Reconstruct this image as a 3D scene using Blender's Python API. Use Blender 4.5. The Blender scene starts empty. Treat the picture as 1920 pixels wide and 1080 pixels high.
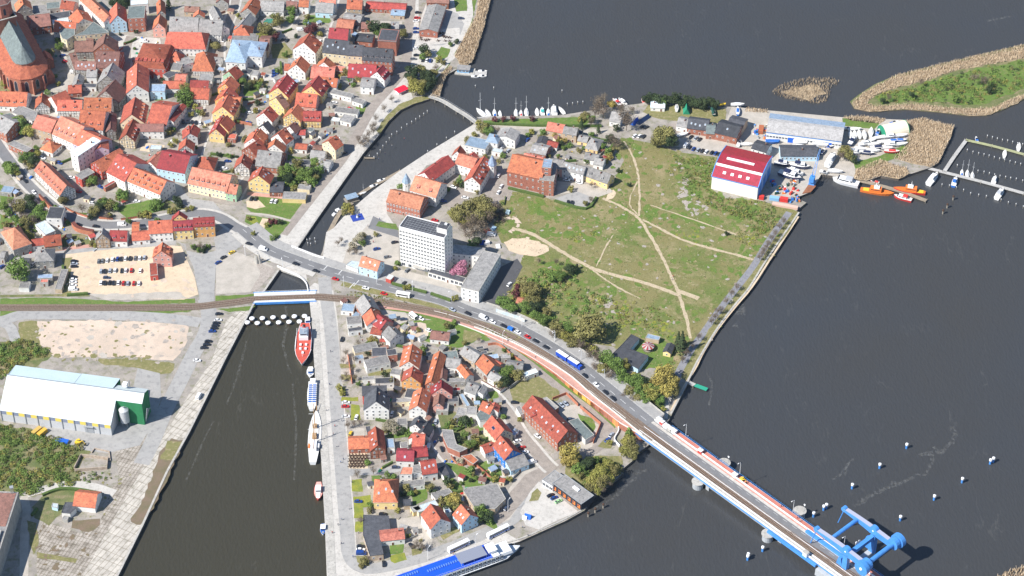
import bpy, math, random
import numpy as np
from math import sin, cos, pi, radians, atan2, hypot, floor, ceil
from mathutils import Vector, Matrix
S=bpy.context.scene
TH=radians(40.0);FPX=4200.0; DIST=1325.0
CAM=Vector((0,-DIST*cos(TH), DIST*sin(TH)))
cd=bpy.data.cameras.new("camera");cam=bpy.data.objects.new("camera", cd);S.collection.objects.link(cam)
cam.location=CAM; cam.rotation_euler=(pi/2-TH, 0,0)
cd.sensor_width=36; cd.lens=FPX/1920*36; cd.clip_start=10; cd.clip_end=9000
S.camera=cam
SUN_EL=radians(45);SH=radians(30)          # SH: shadows run along +X, this far towards +Y
w=bpy.data.worlds.new("World");S.world=w; w.use_nodes=True
nt=w.node_tree; bg=nt.nodes['Background']
sky=nt.nodes.new('ShaderNodeTexSky');sky.sky_type='NISHITA'; sky.sun_disc=False
sky.sun_elevation=SUN_EL; sky.air_density=1.1; sky.dust_density=0.3; sky.ozone_density=4.5
sdir=Vector((-cos(SH)*cos(SUN_EL),-sin(SH)*cos(SUN_EL), sin(SUN_EL)))   # towards the sun
sky.sun_rotation=atan2(sdir.x, sdir.y)
nt.links.new(sky.outputs[0], bg.inputs[0]);bg.inputs[1].default_value=0.085
ld=bpy.data.lights.new("sun", 'SUN');ld.energy=5.0; ld.angle=radians(0.53);ld.color=(1.0,0.955,0.89)
sun=bpy.data.objects.new("sun", ld);S.collection.objects.link(sun)
sun.rotation_euler=sdir.to_track_quat('Z', 'Y').to_euler();sun.location=(-300,-100,400)
S.view_settings.view_transform='Standard'; S.view_settings.look='None'
S.view_settings.exposure=0.62; S.view_settings.gamma=1.0
S.render.engine='CYCLES'
COL=S.collection
RND=random.Random(7)
def W(x, y, z=0.0):
 """world point at height z seen at photo pixel x, y (1920x1080)"""
 u=(x-960)/FPX; v=(540-y)/FPX
 d=Vector((u, cos(TH)+v*sin(TH),-sin(TH)+v*cos(TH)))
 return CAM + d*((z-CAM.z)/d.z)
def Z4(o):
 return lambda p: (o[0]+p[0]/4.0, o[1]+p[1]/4.0)
def parse(s):
 return [tuple(float(a) for a in t.split(',')) for t in s.split()]
def tag(o, label=None, cat=None, group=None, kind=None):
 if label: o['label']=label
 if cat: o['category']=cat
 if group: o['group']=group
 if kind: o['kind']=kind
 return o
def empty(name, loc, rz=0.0, label=None, cat=None, group=None):
 o=bpy.data.objects.new(name, None);COL.objects.link(o)
 o.empty_display_size=1; o.location=loc; o.rotation_euler=(0,0, rz)
 return tag(o, label, cat, group)
class MB:
 """collects faces with a material slot each, becomes one mesh object"""
 def __init__(s): s.v=[]; s.f=[]; s.m=[]; s.mats=[]
 def mi(s, mat):
  if mat not in s.mats: s.mats.append(mat)
  return s.mats.index(mat)
 def face(s, pts, mat):
  n=len(s.v);s.v += [tuple(p) for p in pts]; s.f.append(list(range(n, n+len(pts))));s.m.append(s.mi(mat))
 def box(s, c, d, mat, rz=0.0, top=None, M=None):
  x, y, z=d[0]/2, d[1]/2, d[2]/2; n=len(s.v)
  ca, sa=cos(rz), sin(rz)
  for k, (i, j, l) in enumerate([(-1,-1,-1),(1,-1,-1),(1,1,-1),(-1,1,-1),(-1,-1,1),(1,-1,1),(1,1,1),(-1,1,1)]):
   sx=sy=1.0
   if l > 0 and top: sx, sy=top
   a, b=i*x*sx, j*y*sy
   p=(c[0]+a*ca-b*sa, c[1]+a*sa+b*ca, c[2]+l*z)
   if M is not None: p=tuple(M @ Vector(p))
   s.v.append(p)
  mi=s.mi(mat)
  for f in [(0,3,2,1),(4,5,6,7),(0,1,5,4),(1,2,6,5),(2,3,7,6),(3,0,4,7)]:
   s.f.append([n+q for q in f]);s.m.append(mi)
 def tube(s, p0, p1, r0, r1, mat, n=6, cap=True):
  p0=Vector(p0);p1=Vector(p1);d=(p1-p0)
  if d.length < 1e-6: return
  d.normalize();a=d.orthogonal().normalized();b=d.cross(a)
  k=len(s.v)
  for p, r in ((p0, r0),(p1, r1)):
   for i in range(n):
    t=2*pi*i/n; s.v.append(tuple(p+a*(r*cos(t))+b*(r*sin(t))))
  mi=s.mi(mat)
  for i in range(n):
   j=(i+1) % n; s.f.append([k+i, k+j, k+n+j, k+n+i]);s.m.append(mi)
  if cap:
   s.f.append([k+n+i for i in range(n)]);s.m.append(mi)
   s.f.append([k+n-1-i for i in range(n)]);s.m.append(mi)
 def prism(s, pts, z0, z1, mside, mtop=None, bottom=False):
  """pts counter clockwise xy"""
  if area2(pts) < 0: pts=pts[::-1]
  n=len(pts)
  s.face([(p[0], p[1], z1) for p in pts], mtop or mside)
  if bottom: s.face([(p[0], p[1], z0) for p in pts[::-1]], mside)
  for i in range(n):
   a, b=pts[i], pts[(i+1) % n]
   s.face([(a[0],a[1],z0),(b[0],b[1],z0),(b[0],b[1],z1),(a[0],a[1],z1)], mside)
 def mesh(s, name):
  me=bpy.data.meshes.new(name);me.from_pydata(s.v, [], s.f)
  for m in s.mats: me.materials.append(m)
  me.polygons.foreach_set('material_index', s.m);me.update()
  return me
 def build(s, name, parent=None, loc=None, rz=None):
  o=bpy.data.objects.new(name, s.mesh(name));COL.objects.link(o)
  if parent is not None: o.parent=parent
  if loc is not None: o.location=loc
  if rz is not None: o.rotation_euler=(0,0, rz)
  return o
def area2(pts):
 return sum(pts[i][0]*pts[(i+1) % len(pts)][1]-pts[(i+1) % len(pts)][0]*pts[i][1] for i in range(len(pts)))
def inst(name, me, parent, loc, rz=0.0, sc=None, mat=None):
 o=bpy.data.objects.new(name, me);COL.objects.link(o)
 if parent is not None: o.parent=parent
 o.location=loc; o.rotation_euler=(0,0, rz) if not isinstance(rz, tuple) else rz
 if sc is not None: o.scale=sc if isinstance(sc, tuple) else (sc, sc, sc)
 if mat is not None:
  o.material_slots[0].link='OBJECT'; o.material_slots[0].material=mat
 return o
MATS={}
def N(nt, t, **k):
 n=nt.nodes.new(t)
 for a, b in k.items():
  if a.startswith('i'): n.inputs[int(a[1:])].default_value=b
  else: setattr(n, a, b)
 return n
def mat(name, c, c2=None, scale=0.5, rough=0.85, spec=0.2, metal=0.0, c3=None, scale2=None, bump=0.0, rand=0.0, det=6.0, lo=0.35, hi=0.65, fine=0.0, local=False, emit=None):
 """two or three colours mixed by noise laid out in world (or object) space"""
 if name in MATS: return MATS[name]
 m=bpy.data.materials.new(name);m.use_nodes=True; nt=m.node_tree; L=nt.links
 p=nt.nodes['Principled BSDF']; p.inputs['Roughness'].default_value=rough
 p.inputs['Specular IOR Level'].default_value=spec; p.inputs['Metallic'].default_value=metal
 col4=lambda q: (q[0], q[1], q[2], 1)
 if c2 is None and rand == 0 and fine == 0:
  p.inputs['Base Color'].default_value=col4(c);m.diffuse_color=col4(c);MATS[name]=m; return m
 if local: pos=N(nt, 'ShaderNodeTexCoord').outputs['Object']
 else: pos=N(nt, 'ShaderNodeNewGeometry').outputs['Position']
 def noise(sc, d=det):
  n=N(nt, 'ShaderNodeTexNoise');n.inputs['Scale'].default_value=sc; n.inputs['Detail'].default_value=d
  n.inputs['Roughness'].default_value=0.62
  L.new(pos, n.inputs['Vector']);return n.outputs['Fac']
 def ramp(src, a, b):
  r=N(nt, 'ShaderNodeMapRange');r.inputs[1].default_value=a; r.inputs[2].default_value=b
  L.new(src, r.inputs[0]);return r.outputs[0]
 def mix(f, a, b, bt='MIX'):
  x=N(nt, 'ShaderNodeMix', data_type='RGBA', blend_type=bt)
  if isinstance(f, (int, float)): x.inputs[0].default_value=f
  else: L.new(f, x.inputs[0])
  for sock, q in ((x.inputs[6], a),(x.inputs[7], b)):
   if isinstance(q, tuple): sock.default_value=col4(q)
   else: L.new(q, sock)
  return x.outputs[2]
 out=c
 nf=None
 if c2 is not None:
  nf=noise(scale);out=mix(ramp(nf, lo, hi), c, c2)
 if c3 is not None:
  out=mix(ramp(noise(scale2 or scale*3.1),0.5,0.68), out, c3)
 if fine > 0:
  f=noise(1.7,4.0);g=N(nt, 'ShaderNodeMapRange');g.inputs[1].default_value=0.3; g.inputs[2].default_value=0.7
  g.inputs[3].default_value=1-fine; g.inputs[4].default_value=1+fine; L.new(f, g.inputs[0])
  cb=N(nt, 'ShaderNodeCombineColor');[L.new(g.outputs[0], cb.inputs[i]) for i in range(3)]
  out=mix(1.0, out, cb.outputs[0], 'MULTIPLY')
 if rand > 0:
  oi=N(nt, 'ShaderNodeObjectInfo');g=N(nt, 'ShaderNodeMapRange')
  g.inputs[3].default_value=1-rand; g.inputs[4].default_value=1+rand; L.new(oi.outputs['Random'], g.inputs[0])
  hs=N(nt, 'ShaderNodeHueSaturation');L.new(g.outputs[0], hs.inputs['Value'])
  h2=N(nt, 'ShaderNodeMapRange');h2.inputs[3].default_value=0.5-rand*0.045; h2.inputs[4].default_value=0.5+rand*0.045
  sn=N(nt, 'ShaderNodeMath', operation='FRACT');ml=N(nt, 'ShaderNodeMath', operation='MULTIPLY');ml.inputs[1].default_value=7.31
  L.new(oi.outputs['Random'], ml.inputs[0]);L.new(ml.outputs[0], sn.inputs[0]);L.new(sn.outputs[0], h2.inputs[0]);L.new(h2.outputs[0], hs.inputs['Hue'])
  if isinstance(out, tuple): hs.inputs['Color'].default_value=col4(out)
  else: L.new(out, hs.inputs['Color'])
  out=hs.outputs[0]
 if isinstance(out, tuple): p.inputs['Base Color'].default_value=col4(out)
 else: L.new(out, p.inputs['Base Color'])
 if bump > 0:
  b=N(nt, 'ShaderNodeBump');b.inputs['Strength'].default_value=1.0; b.inputs['Distance'].default_value=bump
  L.new(noise(2.2,5.0), b.inputs['Height']);L.new(b.outputs[0], p.inputs['Normal'])
 m.diffuse_color=col4(c);MATS[name]=m
 return m
def roofmat(name, c, c2, stripe=0.10, rough=0.8, spec=0.25):
 """tile or sheet roof: rows fine as tiles, weather patches, a shade of its own per roof"""
 m=mat(name, c, c2, scale=0.35, rough=rough, spec=spec, rand=0.22, fine=0.2, bump=0.02, c3=tuple(q*.78+.01 for q in c2), scale2=0.7)
 return m
ROOF={
'O': roofmat('roof_tiles_orange', (0.52,0.165,0.09),(0.37,0.11,0.066)),
'P': roofmat('roof_tiles_salmon', (0.56,0.225,0.15),(0.42,0.15,0.10)),
'R': roofmat('roof_tiles_red', (0.40,0.095,0.065),(0.27,0.066,0.048)),
'D': roofmat('roof_tiles_maroon', (0.34,0.055,0.06),(0.25,0.042,0.048)),
'B': roofmat('roof_tiles_brown', (0.27,0.14,0.11),(0.19,0.10,0.08)),
'G': roofmat('roof_felt_grey', (0.30,0.29,0.28),(0.21,0.205,0.20)),
'K': roofmat('roof_slate_charcoal', (0.085,0.088,0.10),(0.055,0.058,0.068)),
'W': roofmat('roof_sheet_pale', (0.62,0.70,0.74),(0.55,0.64,0.69), rough=0.45, spec=0.4),
'T': roofmat('roof_sheet_green', (0.05,0.21,0.15),(0.04,0.16,0.12)),
'U': roofmat('roof_sheet_bluegrey', (0.31,0.40,0.52),(0.25,0.33,0.44), rough=0.5),
'A': roofmat('roof_cement_pale', (0.42,0.41,0.40),(0.34,0.33,0.32)),
'S': roofmat('roof_slate_green', (0.17,0.205,0.20),(0.125,0.15,0.15)),
}
WALL={
'w': mat('plaster_white', (0.80,0.79,0.76),(0.66,0.65,0.62), scale=0.25, fine=0.05, rand=0.05),
'c': mat('plaster_cream', (0.78,0.68,0.48),(0.66,0.56,0.38), scale=0.25, fine=0.05, rand=0.08),
'y': mat('plaster_yellow', (0.80,0.62,0.30),(0.68,0.50,0.22), scale=0.25, fine=0.05, rand=0.08),
'b': mat('brick_red', (0.40,0.17,0.115),(0.28,0.115,0.08), scale=0.6, fine=0.15, rand=0.10),
'g': mat('render_grey', (0.40,0.39,0.36),(0.28,0.27,0.25), scale=0.4, fine=0.08, rand=0.12),
'l': mat('plaster_lightblue', (0.52,0.70,0.82),(0.44,0.62,0.74), scale=0.25, fine=0.04),
'p': mat('plaster_pink', (0.72,0.40,0.33),(0.60,0.31,0.25), scale=0.25, fine=0.05, rand=0.08),
't': mat('plaster_tan', (0.52,0.41,0.29),(0.40,0.31,0.22), scale=0.35, fine=0.08, rand=0.10),
'n': mat('plaster_green', (0.36,0.55,0.36),(0.30,0.46,0.31), scale=0.25, fine=0.05),
'o': mat('plaster_ochre', (0.74,0.42,0.16),(0.60,0.33,0.12), scale=0.25, fine=0.05, rand=0.08),
'u': mat('plaster_blue', (0.05,0.22,0.62),(0.04,0.18,0.52), scale=0.25, fine=0.05),
'r': mat('plaster_red', (0.55,0.11,0.08),(0.44,0.085,0.065), scale=0.25, fine=0.05),
'v': mat('plaster_violet', (0.52,0.47,0.58),(0.44,0.40,0.50), scale=0.25, fine=0.05),
'k': mat('cladding_black', (0.045,0.045,0.055),(0.035,0.035,0.04), scale=0.25, fine=0.05),
'e': mat('cladding_green', (0.035,0.22,0.09),(0.03,0.18,0.075), scale=0.3, fine=0.05),
}
GLASS=mat('window_glass', (0.035,0.045,0.065), rough=0.12, spec=0.6)
SKYGL=mat('skylight_glass', (0.28,0.36,0.46), rough=0.15, spec=0.6)
FRAME=mat('window_frame_white', (0.78,0.78,0.76), rough=0.5)
WOODD=mat('timber_dark', (0.075,0.045,0.032), rough=0.9)
WOOD=mat('timber_weathered', (0.30,0.27,0.22),(0.22,0.195,0.16), scale=0.8, fine=0.15)
CHIM=mat('chimney_brick', (0.22,0.075,0.05),(0.14,0.06,0.045), scale=1.0, rand=0.3)
CONC=mat('concrete_pale', (0.48,0.46,0.42),(0.37,0.355,0.325), scale=0.22, fine=0.10, c3=(0.28,0.27,0.245), scale2=0.9)
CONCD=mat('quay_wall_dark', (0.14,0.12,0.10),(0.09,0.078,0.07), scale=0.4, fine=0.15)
STEEL=mat('steel_grey', (0.30,0.32,0.34), rough=0.5, spec=0.5)
STEELW=mat('paint_white', (0.80,0.80,0.80), rough=0.4, spec=0.5)
BLUE=mat('bridge_paint_blue', (0.075,0.28,0.68),(0.06,0.23,0.58), scale=0.4, rough=0.45, spec=0.5)
DARK=mat('rubber_dark', (0.02,0.02,0.022), rough=0.8)
GOLDP=mat('paint_yellow', (0.75,0.50,0.04), rough=0.5)
REDP=mat('paint_red', (0.62,0.045,0.035), rough=0.45, spec=0.5)
ORAP=mat('paint_orange', (0.80,0.20,0.035), rough=0.45, spec=0.5)
GRNP=mat('paint_green', (0.03,0.26,0.15), rough=0.6)
BLUP=mat('tarpaulin_blue', (0.02,0.12,0.55), rough=0.6)
GR={
'town': mat('ground_town', (0.37,0.335,0.295),(0.25,0.23,0.205), scale=0.12, c3=(0.19,0.19,0.115), scale2=0.25, fine=0.18, bump=0.03),
'asph': mat('asphalt_pale', (0.37,0.36,0.345),(0.31,0.305,0.295), scale=0.10, fine=0.08, c3=(0.255,0.25,0.245), scale2=0.33),
'asph2': mat('asphalt_mid', (0.20,0.20,0.205),(0.165,0.165,0.17), scale=0.12, fine=0.08),
'asph3': mat('asphalt_fresh', (0.095,0.095,0.10),(0.075,0.075,0.08), scale=0.12, fine=0.08),
'cobble': mat('cobbles_brown', (0.33,0.29,0.255),(0.25,0.22,0.195), scale=0.3, fine=0.16),
'plaza': mat('paving_light', (0.53,0.505,0.465),(0.45,0.43,0.395), scale=0.10, fine=0.08, c3=(0.37,0.35,0.32), scale2=0.45),
'pink': mat('paving_red', (0.53,0.30,0.245),(0.43,0.24,0.195), scale=0.3, fine=0.10),
'sand': mat('ground_sand', (0.62,0.50,0.36),(0.54,0.43,0.31), scale=0.09, fine=0.1, c3=(0.46,0.37,0.27), scale2=0.3),
'dirt': mat('ground_dirt', (0.60,0.485,0.39),(0.50,0.405,0.325), scale=0.05, fine=0.12, c3=(0.42,0.36,0.30), scale2=0.16),
'pathd': mat('path_trodden', (0.50,0.41,0.29),(0.40,0.33,0.22), scale=0.5, fine=0.14),
'gravel': mat('ground_gravel', (0.46,0.42,0.37),(0.37,0.34,0.295), scale=0.2, fine=0.12),
'lawn': mat('lawn_green', (0.125,0.195,0.04),(0.085,0.145,0.03), scale=0.25, fine=0.2, c3=(0.19,0.195,0.075), scale2=0.5),
'olive': mat('grass_dry', (0.215,0.20,0.085),(0.16,0.16,0.06), scale=0.2, fine=0.2, c3=(0.30,0.25,0.145), scale2=0.5),
'bright': mat('grass_yellowgreen', (0.26,0.26,0.04),(0.16,0.20,0.04), scale=0.25, fine=0.2),
'rough': mat('ground_rough', (0.17,0.17,0.075),(0.10,0.13,0.045), scale=0.15, fine=0.25, c3=(0.28,0.22,0.14), scale2=0.12),
'meadow': mat('meadow', (0.20,0.18,0.075),(0.12,0.155,0.04), scale=0.03, lo=0.44, hi=0.56, fine=0.30, c3=(0.30,0.24,0.135), scale2=0.06, bump=0.05),
'litter': mat('ground_ash', (0.40,0.35,0.31),(0.30,0.27,0.235), scale=0.5, fine=0.25),
'mud': mat('ground_brown', (0.20,0.145,0.105),(0.15,0.13,0.075), scale=0.18, fine=0.2),
'ballast': mat('ballast', (0.215,0.165,0.125),(0.155,0.12,0.095), scale=0.8, fine=0.25),
'reedbed': mat('reed_bed', (0.42,0.33,0.22),(0.30,0.235,0.155), scale=0.4, fine=0.25),
}
def slabmat(name, c, c2, sx, sy, rot):
 m=mat(name, c, c2, scale=0.15, fine=0.12, c3=(c2[0]*.7, c2[1]*.7, c2[2]*.66), scale2=0.3)
 nt=m.node_tree; L=nt.links; p=nt.nodes['Principled BSDF']; src=p.inputs['Base Color'].links[0].from_socket
 g=N(nt, 'ShaderNodeNewGeometry');mp=N(nt, 'ShaderNodeMapping');mp.inputs['Rotation'].default_value=(0,0, rot)
 br=N(nt, 'ShaderNodeTexBrick');br.offset=0.0; br.inputs['Scale'].default_value=1.0
 br.inputs['Mortar Size'].default_value=0.16; br.inputs['Mortar Smooth'].default_value=0.4
 br.inputs['Brick Width'].default_value=sx; br.inputs['Row Height'].default_value=sy
 br.inputs['Color1'].default_value=(1,1,1,1);br.inputs['Color2'].default_value=(0.86,0.86,0.86,1);br.inputs['Mortar'].default_value=(0.42,0.40,0.34,1)
 L.new(g.outputs['Position'], mp.inputs[0]);L.new(mp.outputs[0], br.inputs[0])
 x=N(nt, 'ShaderNodeMix', data_type='RGBA', blend_type='MULTIPLY');x.inputs[0].default_value=1
 L.new(src, x.inputs[6]);L.new(br.outputs[0], x.inputs[7]);L.new(x.outputs[2], p.inputs['Base Color'])
 return m
GR['slab']=slabmat('concrete_slabs', (0.56,0.52,0.46),(0.46,0.425,0.375),5.5,2.6, radians(-62))
GR['oldslab']=slabmat('concrete_slabs_old', (0.45,0.41,0.36),(0.30,0.265,0.225),3.0,1.8, radians(-70))
def water_mat(nm='water_dark', ca=(0.052,0.049,0.043,1), cb=(0.045,0.051,0.060,1)):
 m=bpy.data.materials.new(nm);m.use_nodes=True; nt=m.node_tree; L=nt.links; p=nt.nodes['Principled BSDF']
 p.inputs['Roughness'].default_value=0.22; p.inputs['IOR'].default_value=1.333; p.inputs['Specular IOR Level'].default_value=0.6
 pos=N(nt, 'ShaderNodeNewGeometry').outputs['Position']
 mp=N(nt, 'ShaderNodeMapping');mp.inputs['Rotation'].default_value=(0,0,radians(-35));mp.inputs['Scale'].default_value=(1.0,0.42,1)
 L.new(pos, mp.inputs[0])
 n1=N(nt, 'ShaderNodeTexNoise');n1.inputs['Scale'].default_value=0.7; n1.inputs['Detail'].default_value=4; L.new(mp.outputs[0], n1.inputs[0])
 b=N(nt, 'ShaderNodeBump');b.inputs['Distance'].default_value=0.34; b.inputs['Strength'].default_value=0.75; L.new(n1.outputs[0], b.inputs['Height']);L.new(b.outputs[0], p.inputs['Normal'])
 n2=N(nt, 'ShaderNodeTexNoise');n2.inputs['Scale'].default_value=0.009; n2.inputs['Detail'].default_value=3; L.new(pos, n2.inputs[0])
 x=N(nt, 'ShaderNodeMix', data_type='RGBA');x.inputs[6].default_value=ca; x.inputs[7].default_value=cb; L.new(n2.outputs[0], x.inputs[0])
 mp2=N(nt, 'ShaderNodeMapping');mp2.inputs['Rotation'].default_value=(0,0,radians(12));mp2.inputs['Scale'].default_value=(1,0.3,1);L.new(pos, mp2.inputs[0])
 n3=N(nt, 'ShaderNodeTexNoise');n3.inputs['Scale'].default_value=0.030; n3.inputs['Detail'].default_value=5; n3.inputs['Roughness'].default_value=0.55; L.new(mp2.outputs[0], n3.inputs[0])
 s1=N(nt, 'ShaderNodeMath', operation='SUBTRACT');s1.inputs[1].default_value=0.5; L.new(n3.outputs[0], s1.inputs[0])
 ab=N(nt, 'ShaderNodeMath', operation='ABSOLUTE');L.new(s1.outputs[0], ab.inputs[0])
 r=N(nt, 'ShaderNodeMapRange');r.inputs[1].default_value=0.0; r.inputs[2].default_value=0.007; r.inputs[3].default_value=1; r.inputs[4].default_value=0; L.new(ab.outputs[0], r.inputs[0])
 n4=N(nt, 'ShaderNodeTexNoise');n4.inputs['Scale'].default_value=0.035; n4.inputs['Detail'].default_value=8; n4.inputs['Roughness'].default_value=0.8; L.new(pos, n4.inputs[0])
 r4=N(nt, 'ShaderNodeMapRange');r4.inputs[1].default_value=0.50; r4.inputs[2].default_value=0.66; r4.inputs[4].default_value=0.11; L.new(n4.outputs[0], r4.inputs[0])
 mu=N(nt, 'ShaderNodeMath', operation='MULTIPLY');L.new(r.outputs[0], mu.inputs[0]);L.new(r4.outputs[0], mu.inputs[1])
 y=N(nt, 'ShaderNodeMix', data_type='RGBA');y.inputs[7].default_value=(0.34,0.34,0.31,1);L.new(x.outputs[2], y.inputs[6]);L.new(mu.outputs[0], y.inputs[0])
 L.new(y.outputs[2], p.inputs['Base Color']);return m
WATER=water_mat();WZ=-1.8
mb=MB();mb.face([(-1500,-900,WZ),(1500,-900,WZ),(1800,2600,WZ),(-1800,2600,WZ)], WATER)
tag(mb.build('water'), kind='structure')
mb=MB();mb.face([(-1500,-900,-6),(1500,-900,-6),(1800,2600,-6),(-1800,2600,-6)], GR['mud'])
tag(mb.build('river_bed'), kind='structure')
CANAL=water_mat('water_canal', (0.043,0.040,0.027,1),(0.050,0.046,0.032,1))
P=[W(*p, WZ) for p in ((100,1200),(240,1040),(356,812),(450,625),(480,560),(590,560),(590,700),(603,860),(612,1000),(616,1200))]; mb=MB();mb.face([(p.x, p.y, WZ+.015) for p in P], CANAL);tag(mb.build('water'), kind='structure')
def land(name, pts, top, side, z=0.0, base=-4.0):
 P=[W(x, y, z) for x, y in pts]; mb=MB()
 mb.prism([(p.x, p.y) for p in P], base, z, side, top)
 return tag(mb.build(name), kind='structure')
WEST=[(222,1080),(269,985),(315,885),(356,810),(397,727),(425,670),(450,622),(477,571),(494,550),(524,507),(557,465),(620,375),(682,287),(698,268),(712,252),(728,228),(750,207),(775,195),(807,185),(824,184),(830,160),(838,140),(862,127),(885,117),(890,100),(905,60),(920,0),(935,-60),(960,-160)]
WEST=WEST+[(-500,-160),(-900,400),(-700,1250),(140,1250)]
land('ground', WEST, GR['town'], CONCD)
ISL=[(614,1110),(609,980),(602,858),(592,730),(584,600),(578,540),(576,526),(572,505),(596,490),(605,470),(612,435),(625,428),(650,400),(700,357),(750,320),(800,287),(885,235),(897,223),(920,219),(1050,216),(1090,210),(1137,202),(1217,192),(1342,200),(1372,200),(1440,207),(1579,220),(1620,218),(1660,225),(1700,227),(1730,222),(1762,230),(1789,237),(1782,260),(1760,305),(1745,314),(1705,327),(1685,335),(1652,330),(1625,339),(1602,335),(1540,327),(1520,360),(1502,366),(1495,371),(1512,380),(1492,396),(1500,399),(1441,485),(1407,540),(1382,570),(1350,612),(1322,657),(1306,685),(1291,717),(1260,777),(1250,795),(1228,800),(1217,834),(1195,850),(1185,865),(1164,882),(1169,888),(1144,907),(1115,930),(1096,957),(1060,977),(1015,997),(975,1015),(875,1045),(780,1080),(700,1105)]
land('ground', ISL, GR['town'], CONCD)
PEN=[(1594,190),(1612,176),(1640,158),(1680,141),(1760,121),(1840,102),(1920,83),(2100,50),(2300,80),(2200,140),(2050,150),(1920,186),(1880,206),(1850,216),(1820,217),(1760,210),(1700,205),(1630,209),(1602,203)]
land('ground', PEN, GR['rough'], GR['mud'], z=-1.2)
LAY={}
def sheet(name, pts, mt, layer, jag=0.0, z=0.0, seg=3.0):
 """a flush sheet of ground, layer 1..n above the land; jag roughens its edge by that many metres"""
 P=[W(x, y, z) for x, y in pts]; P=[(p.x, p.y) for p in P]
 if area2(P) < 0: P=P[::-1]
 if jag > 0:
  seg=max(seg, jag*2.6);jag=min(jag, 2.2);Q=[]; r=random.Random(int(P[0][0]*10))
  for i in range(len(P)):
   a, b=P[i], P[(i+1) % len(P)]; d=hypot(b[0]-a[0], b[1]-a[1]);k=max(1, int(d/seg))
   for j in range(k):
    t=j/k; Q.append((a[0]+(b[0]-a[0])*t+r.uniform(-jag, jag), a[1]+(b[1]-a[1])*t+r.uniform(-jag, jag)))
  P=Q
 if area2(P) < 0: P=P[::-1]
 LAY[layer]=LAY.get(layer, 0)+1
 zz=z+0.012*layer+0.0006*LAY[layer]
 from mathutils.geometry import tessellate_polygon
 me=bpy.data.meshes.new(name);tri=tessellate_polygon([[Vector((a, b, 0)) for a, b in P]])
 fc=[]
 for t in tri:
  a, b, c=[P[i] for i in t]; fc.append(t if (b[0]-a[0])*(c[1]-a[1])-(b[1]-a[1])*(c[0]-a[0]) > 0 else t[::-1])
 me.from_pydata([(a, b, zz) for a, b in P], [], fc);me.materials.append(GR[mt] if isinstance(mt, str) else mt)
 o=bpy.data.objects.new(name, me);COL.objects.link(o);return tag(o, kind='structure')
def smooth(P, k=4):
 """Catmull-Rom through world points"""
 if len(P) < 3: return P
 Q=[P[0]*2-P[1]]+P+[P[-1]*2-P[-2]]; out=[]
 for i in range(1, len(Q)-2):
  for j in range(k):
   t=j/k; a, b, c, d=Q[i-1], Q[i], Q[i+1], Q[i+2]
   out.append(0.5*((2*b)+(c-a)*t+(2*a-5*b+4*c-d)*t*t+(3*b-a-3*c+d)*t*t*t))
 out.append(P[-1]);return out
def path_pts(pts, zf=None, k=4):
 """pixels on the ground (height zf(x, y)) to smooth world points"""
 return smooth([W(x, y, zf(x, y) if zf else 0.0) for x, y in pts], k)
def offset(P, d):
 """shift a world polyline sideways, + is to the left of travel"""
 out=[]
 for i, p in enumerate(P):
  a=P[max(0, i-1)]; b=P[min(len(P)-1, i+1)]; t=Vector((b.x-a.x, b.y-a.y, 0)).normalized()
  out.append(p+Vector((-t.y, t.x, 0))*d)
 return out
def strip(mb, P, d0, d1, mt, dz=0.0, jag=0.0, r=RND):
 A=offset(P, d0);B=offset(P, d1)
 for i in range(len(P)):
  if jag: A[i]=A[i]+Vector((r.uniform(-jag, jag), r.uniform(-jag, jag),0));B[i]=B[i]+Vector((r.uniform(-jag, jag), r.uniform(-jag, jag),0))
 for i in range(len(P)-1):
  mb.face([A[i]+Vector((0,0,dz)), A[i+1]+Vector((0,0,dz)), B[i+1]+Vector((0,0,dz)), B[i]+Vector((0,0,dz))][::(1 if d0 > d1 else -1)][::-1], mt)
def ribbon(name, pts, width, mt, layer, zf=None, jag=0.0, k=4, P=None):
 P=P or path_pts(pts, zf, k);mb=MB();LAY[layer]=LAY.get(layer, 0)+1
 strip(mb, P, -width/2, width/2, GR[mt] if isinstance(mt, str) else mt, 0.012*layer+0.0006*LAY[layer], jag)
 return tag(mb.build(name), kind='structure')
def wall_along(mb, P, d, t, h, mt, dz=0.0):
 """a wall t thick, h high along polyline P, offset d"""
 A=offset(P, d-t/2);B=offset(P, d+t/2)
 u=Vector((0,0,dz));v=Vector((0,0,dz+h))
 for i in range(len(P)-1):
  mb.face([A[i]+v, A[i+1]+v, B[i+1]+v, B[i]+v], mt)
  mb.face([A[i]+u, A[i+1]+u, A[i+1]+v, A[i]+v], mt)
  mb.face([B[i+1]+u, B[i]+u, B[i]+v, B[i+1]+v], mt)
 for i in (0, len(P)-1):
  mb.face([A[i]+u, B[i]+u, B[i]+v, A[i]+v], mt)
BZ=4.2
def dz_at(x):
 """deck height by photo column along the corridor"""
 t=min(1.0, max(0.0,(x-930)/270.0));return BZ*t*t*(3-2*t)
def zc(x, y): return dz_at(x)
ROAD=parse("455,430 500,466 555,488 600,504 650,519 725,537 775,549 830,563 880,583 950,607 1000,632 1050,662 1100,697 1150,738 1205,783 1260,826 1335,880 1435,949 1540,1024 1640,1093 1740,1160")
RAIL=parse("-60,577 0,577 100,577 215,577 300,577 370,575 405,571 440,567 485,561 585,557 625,559 700,565 775,577 830,588 880,602 940,624 985,644 1035,672 1080,701 1120,736 1160,767 1200,799 1260,846 1310,882 1360,919 1440,974 1560,1052 1640,1104 1740,1168")
ROADP=path_pts(ROAD, zc);RAILP=path_pts(RAIL, zc)
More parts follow.
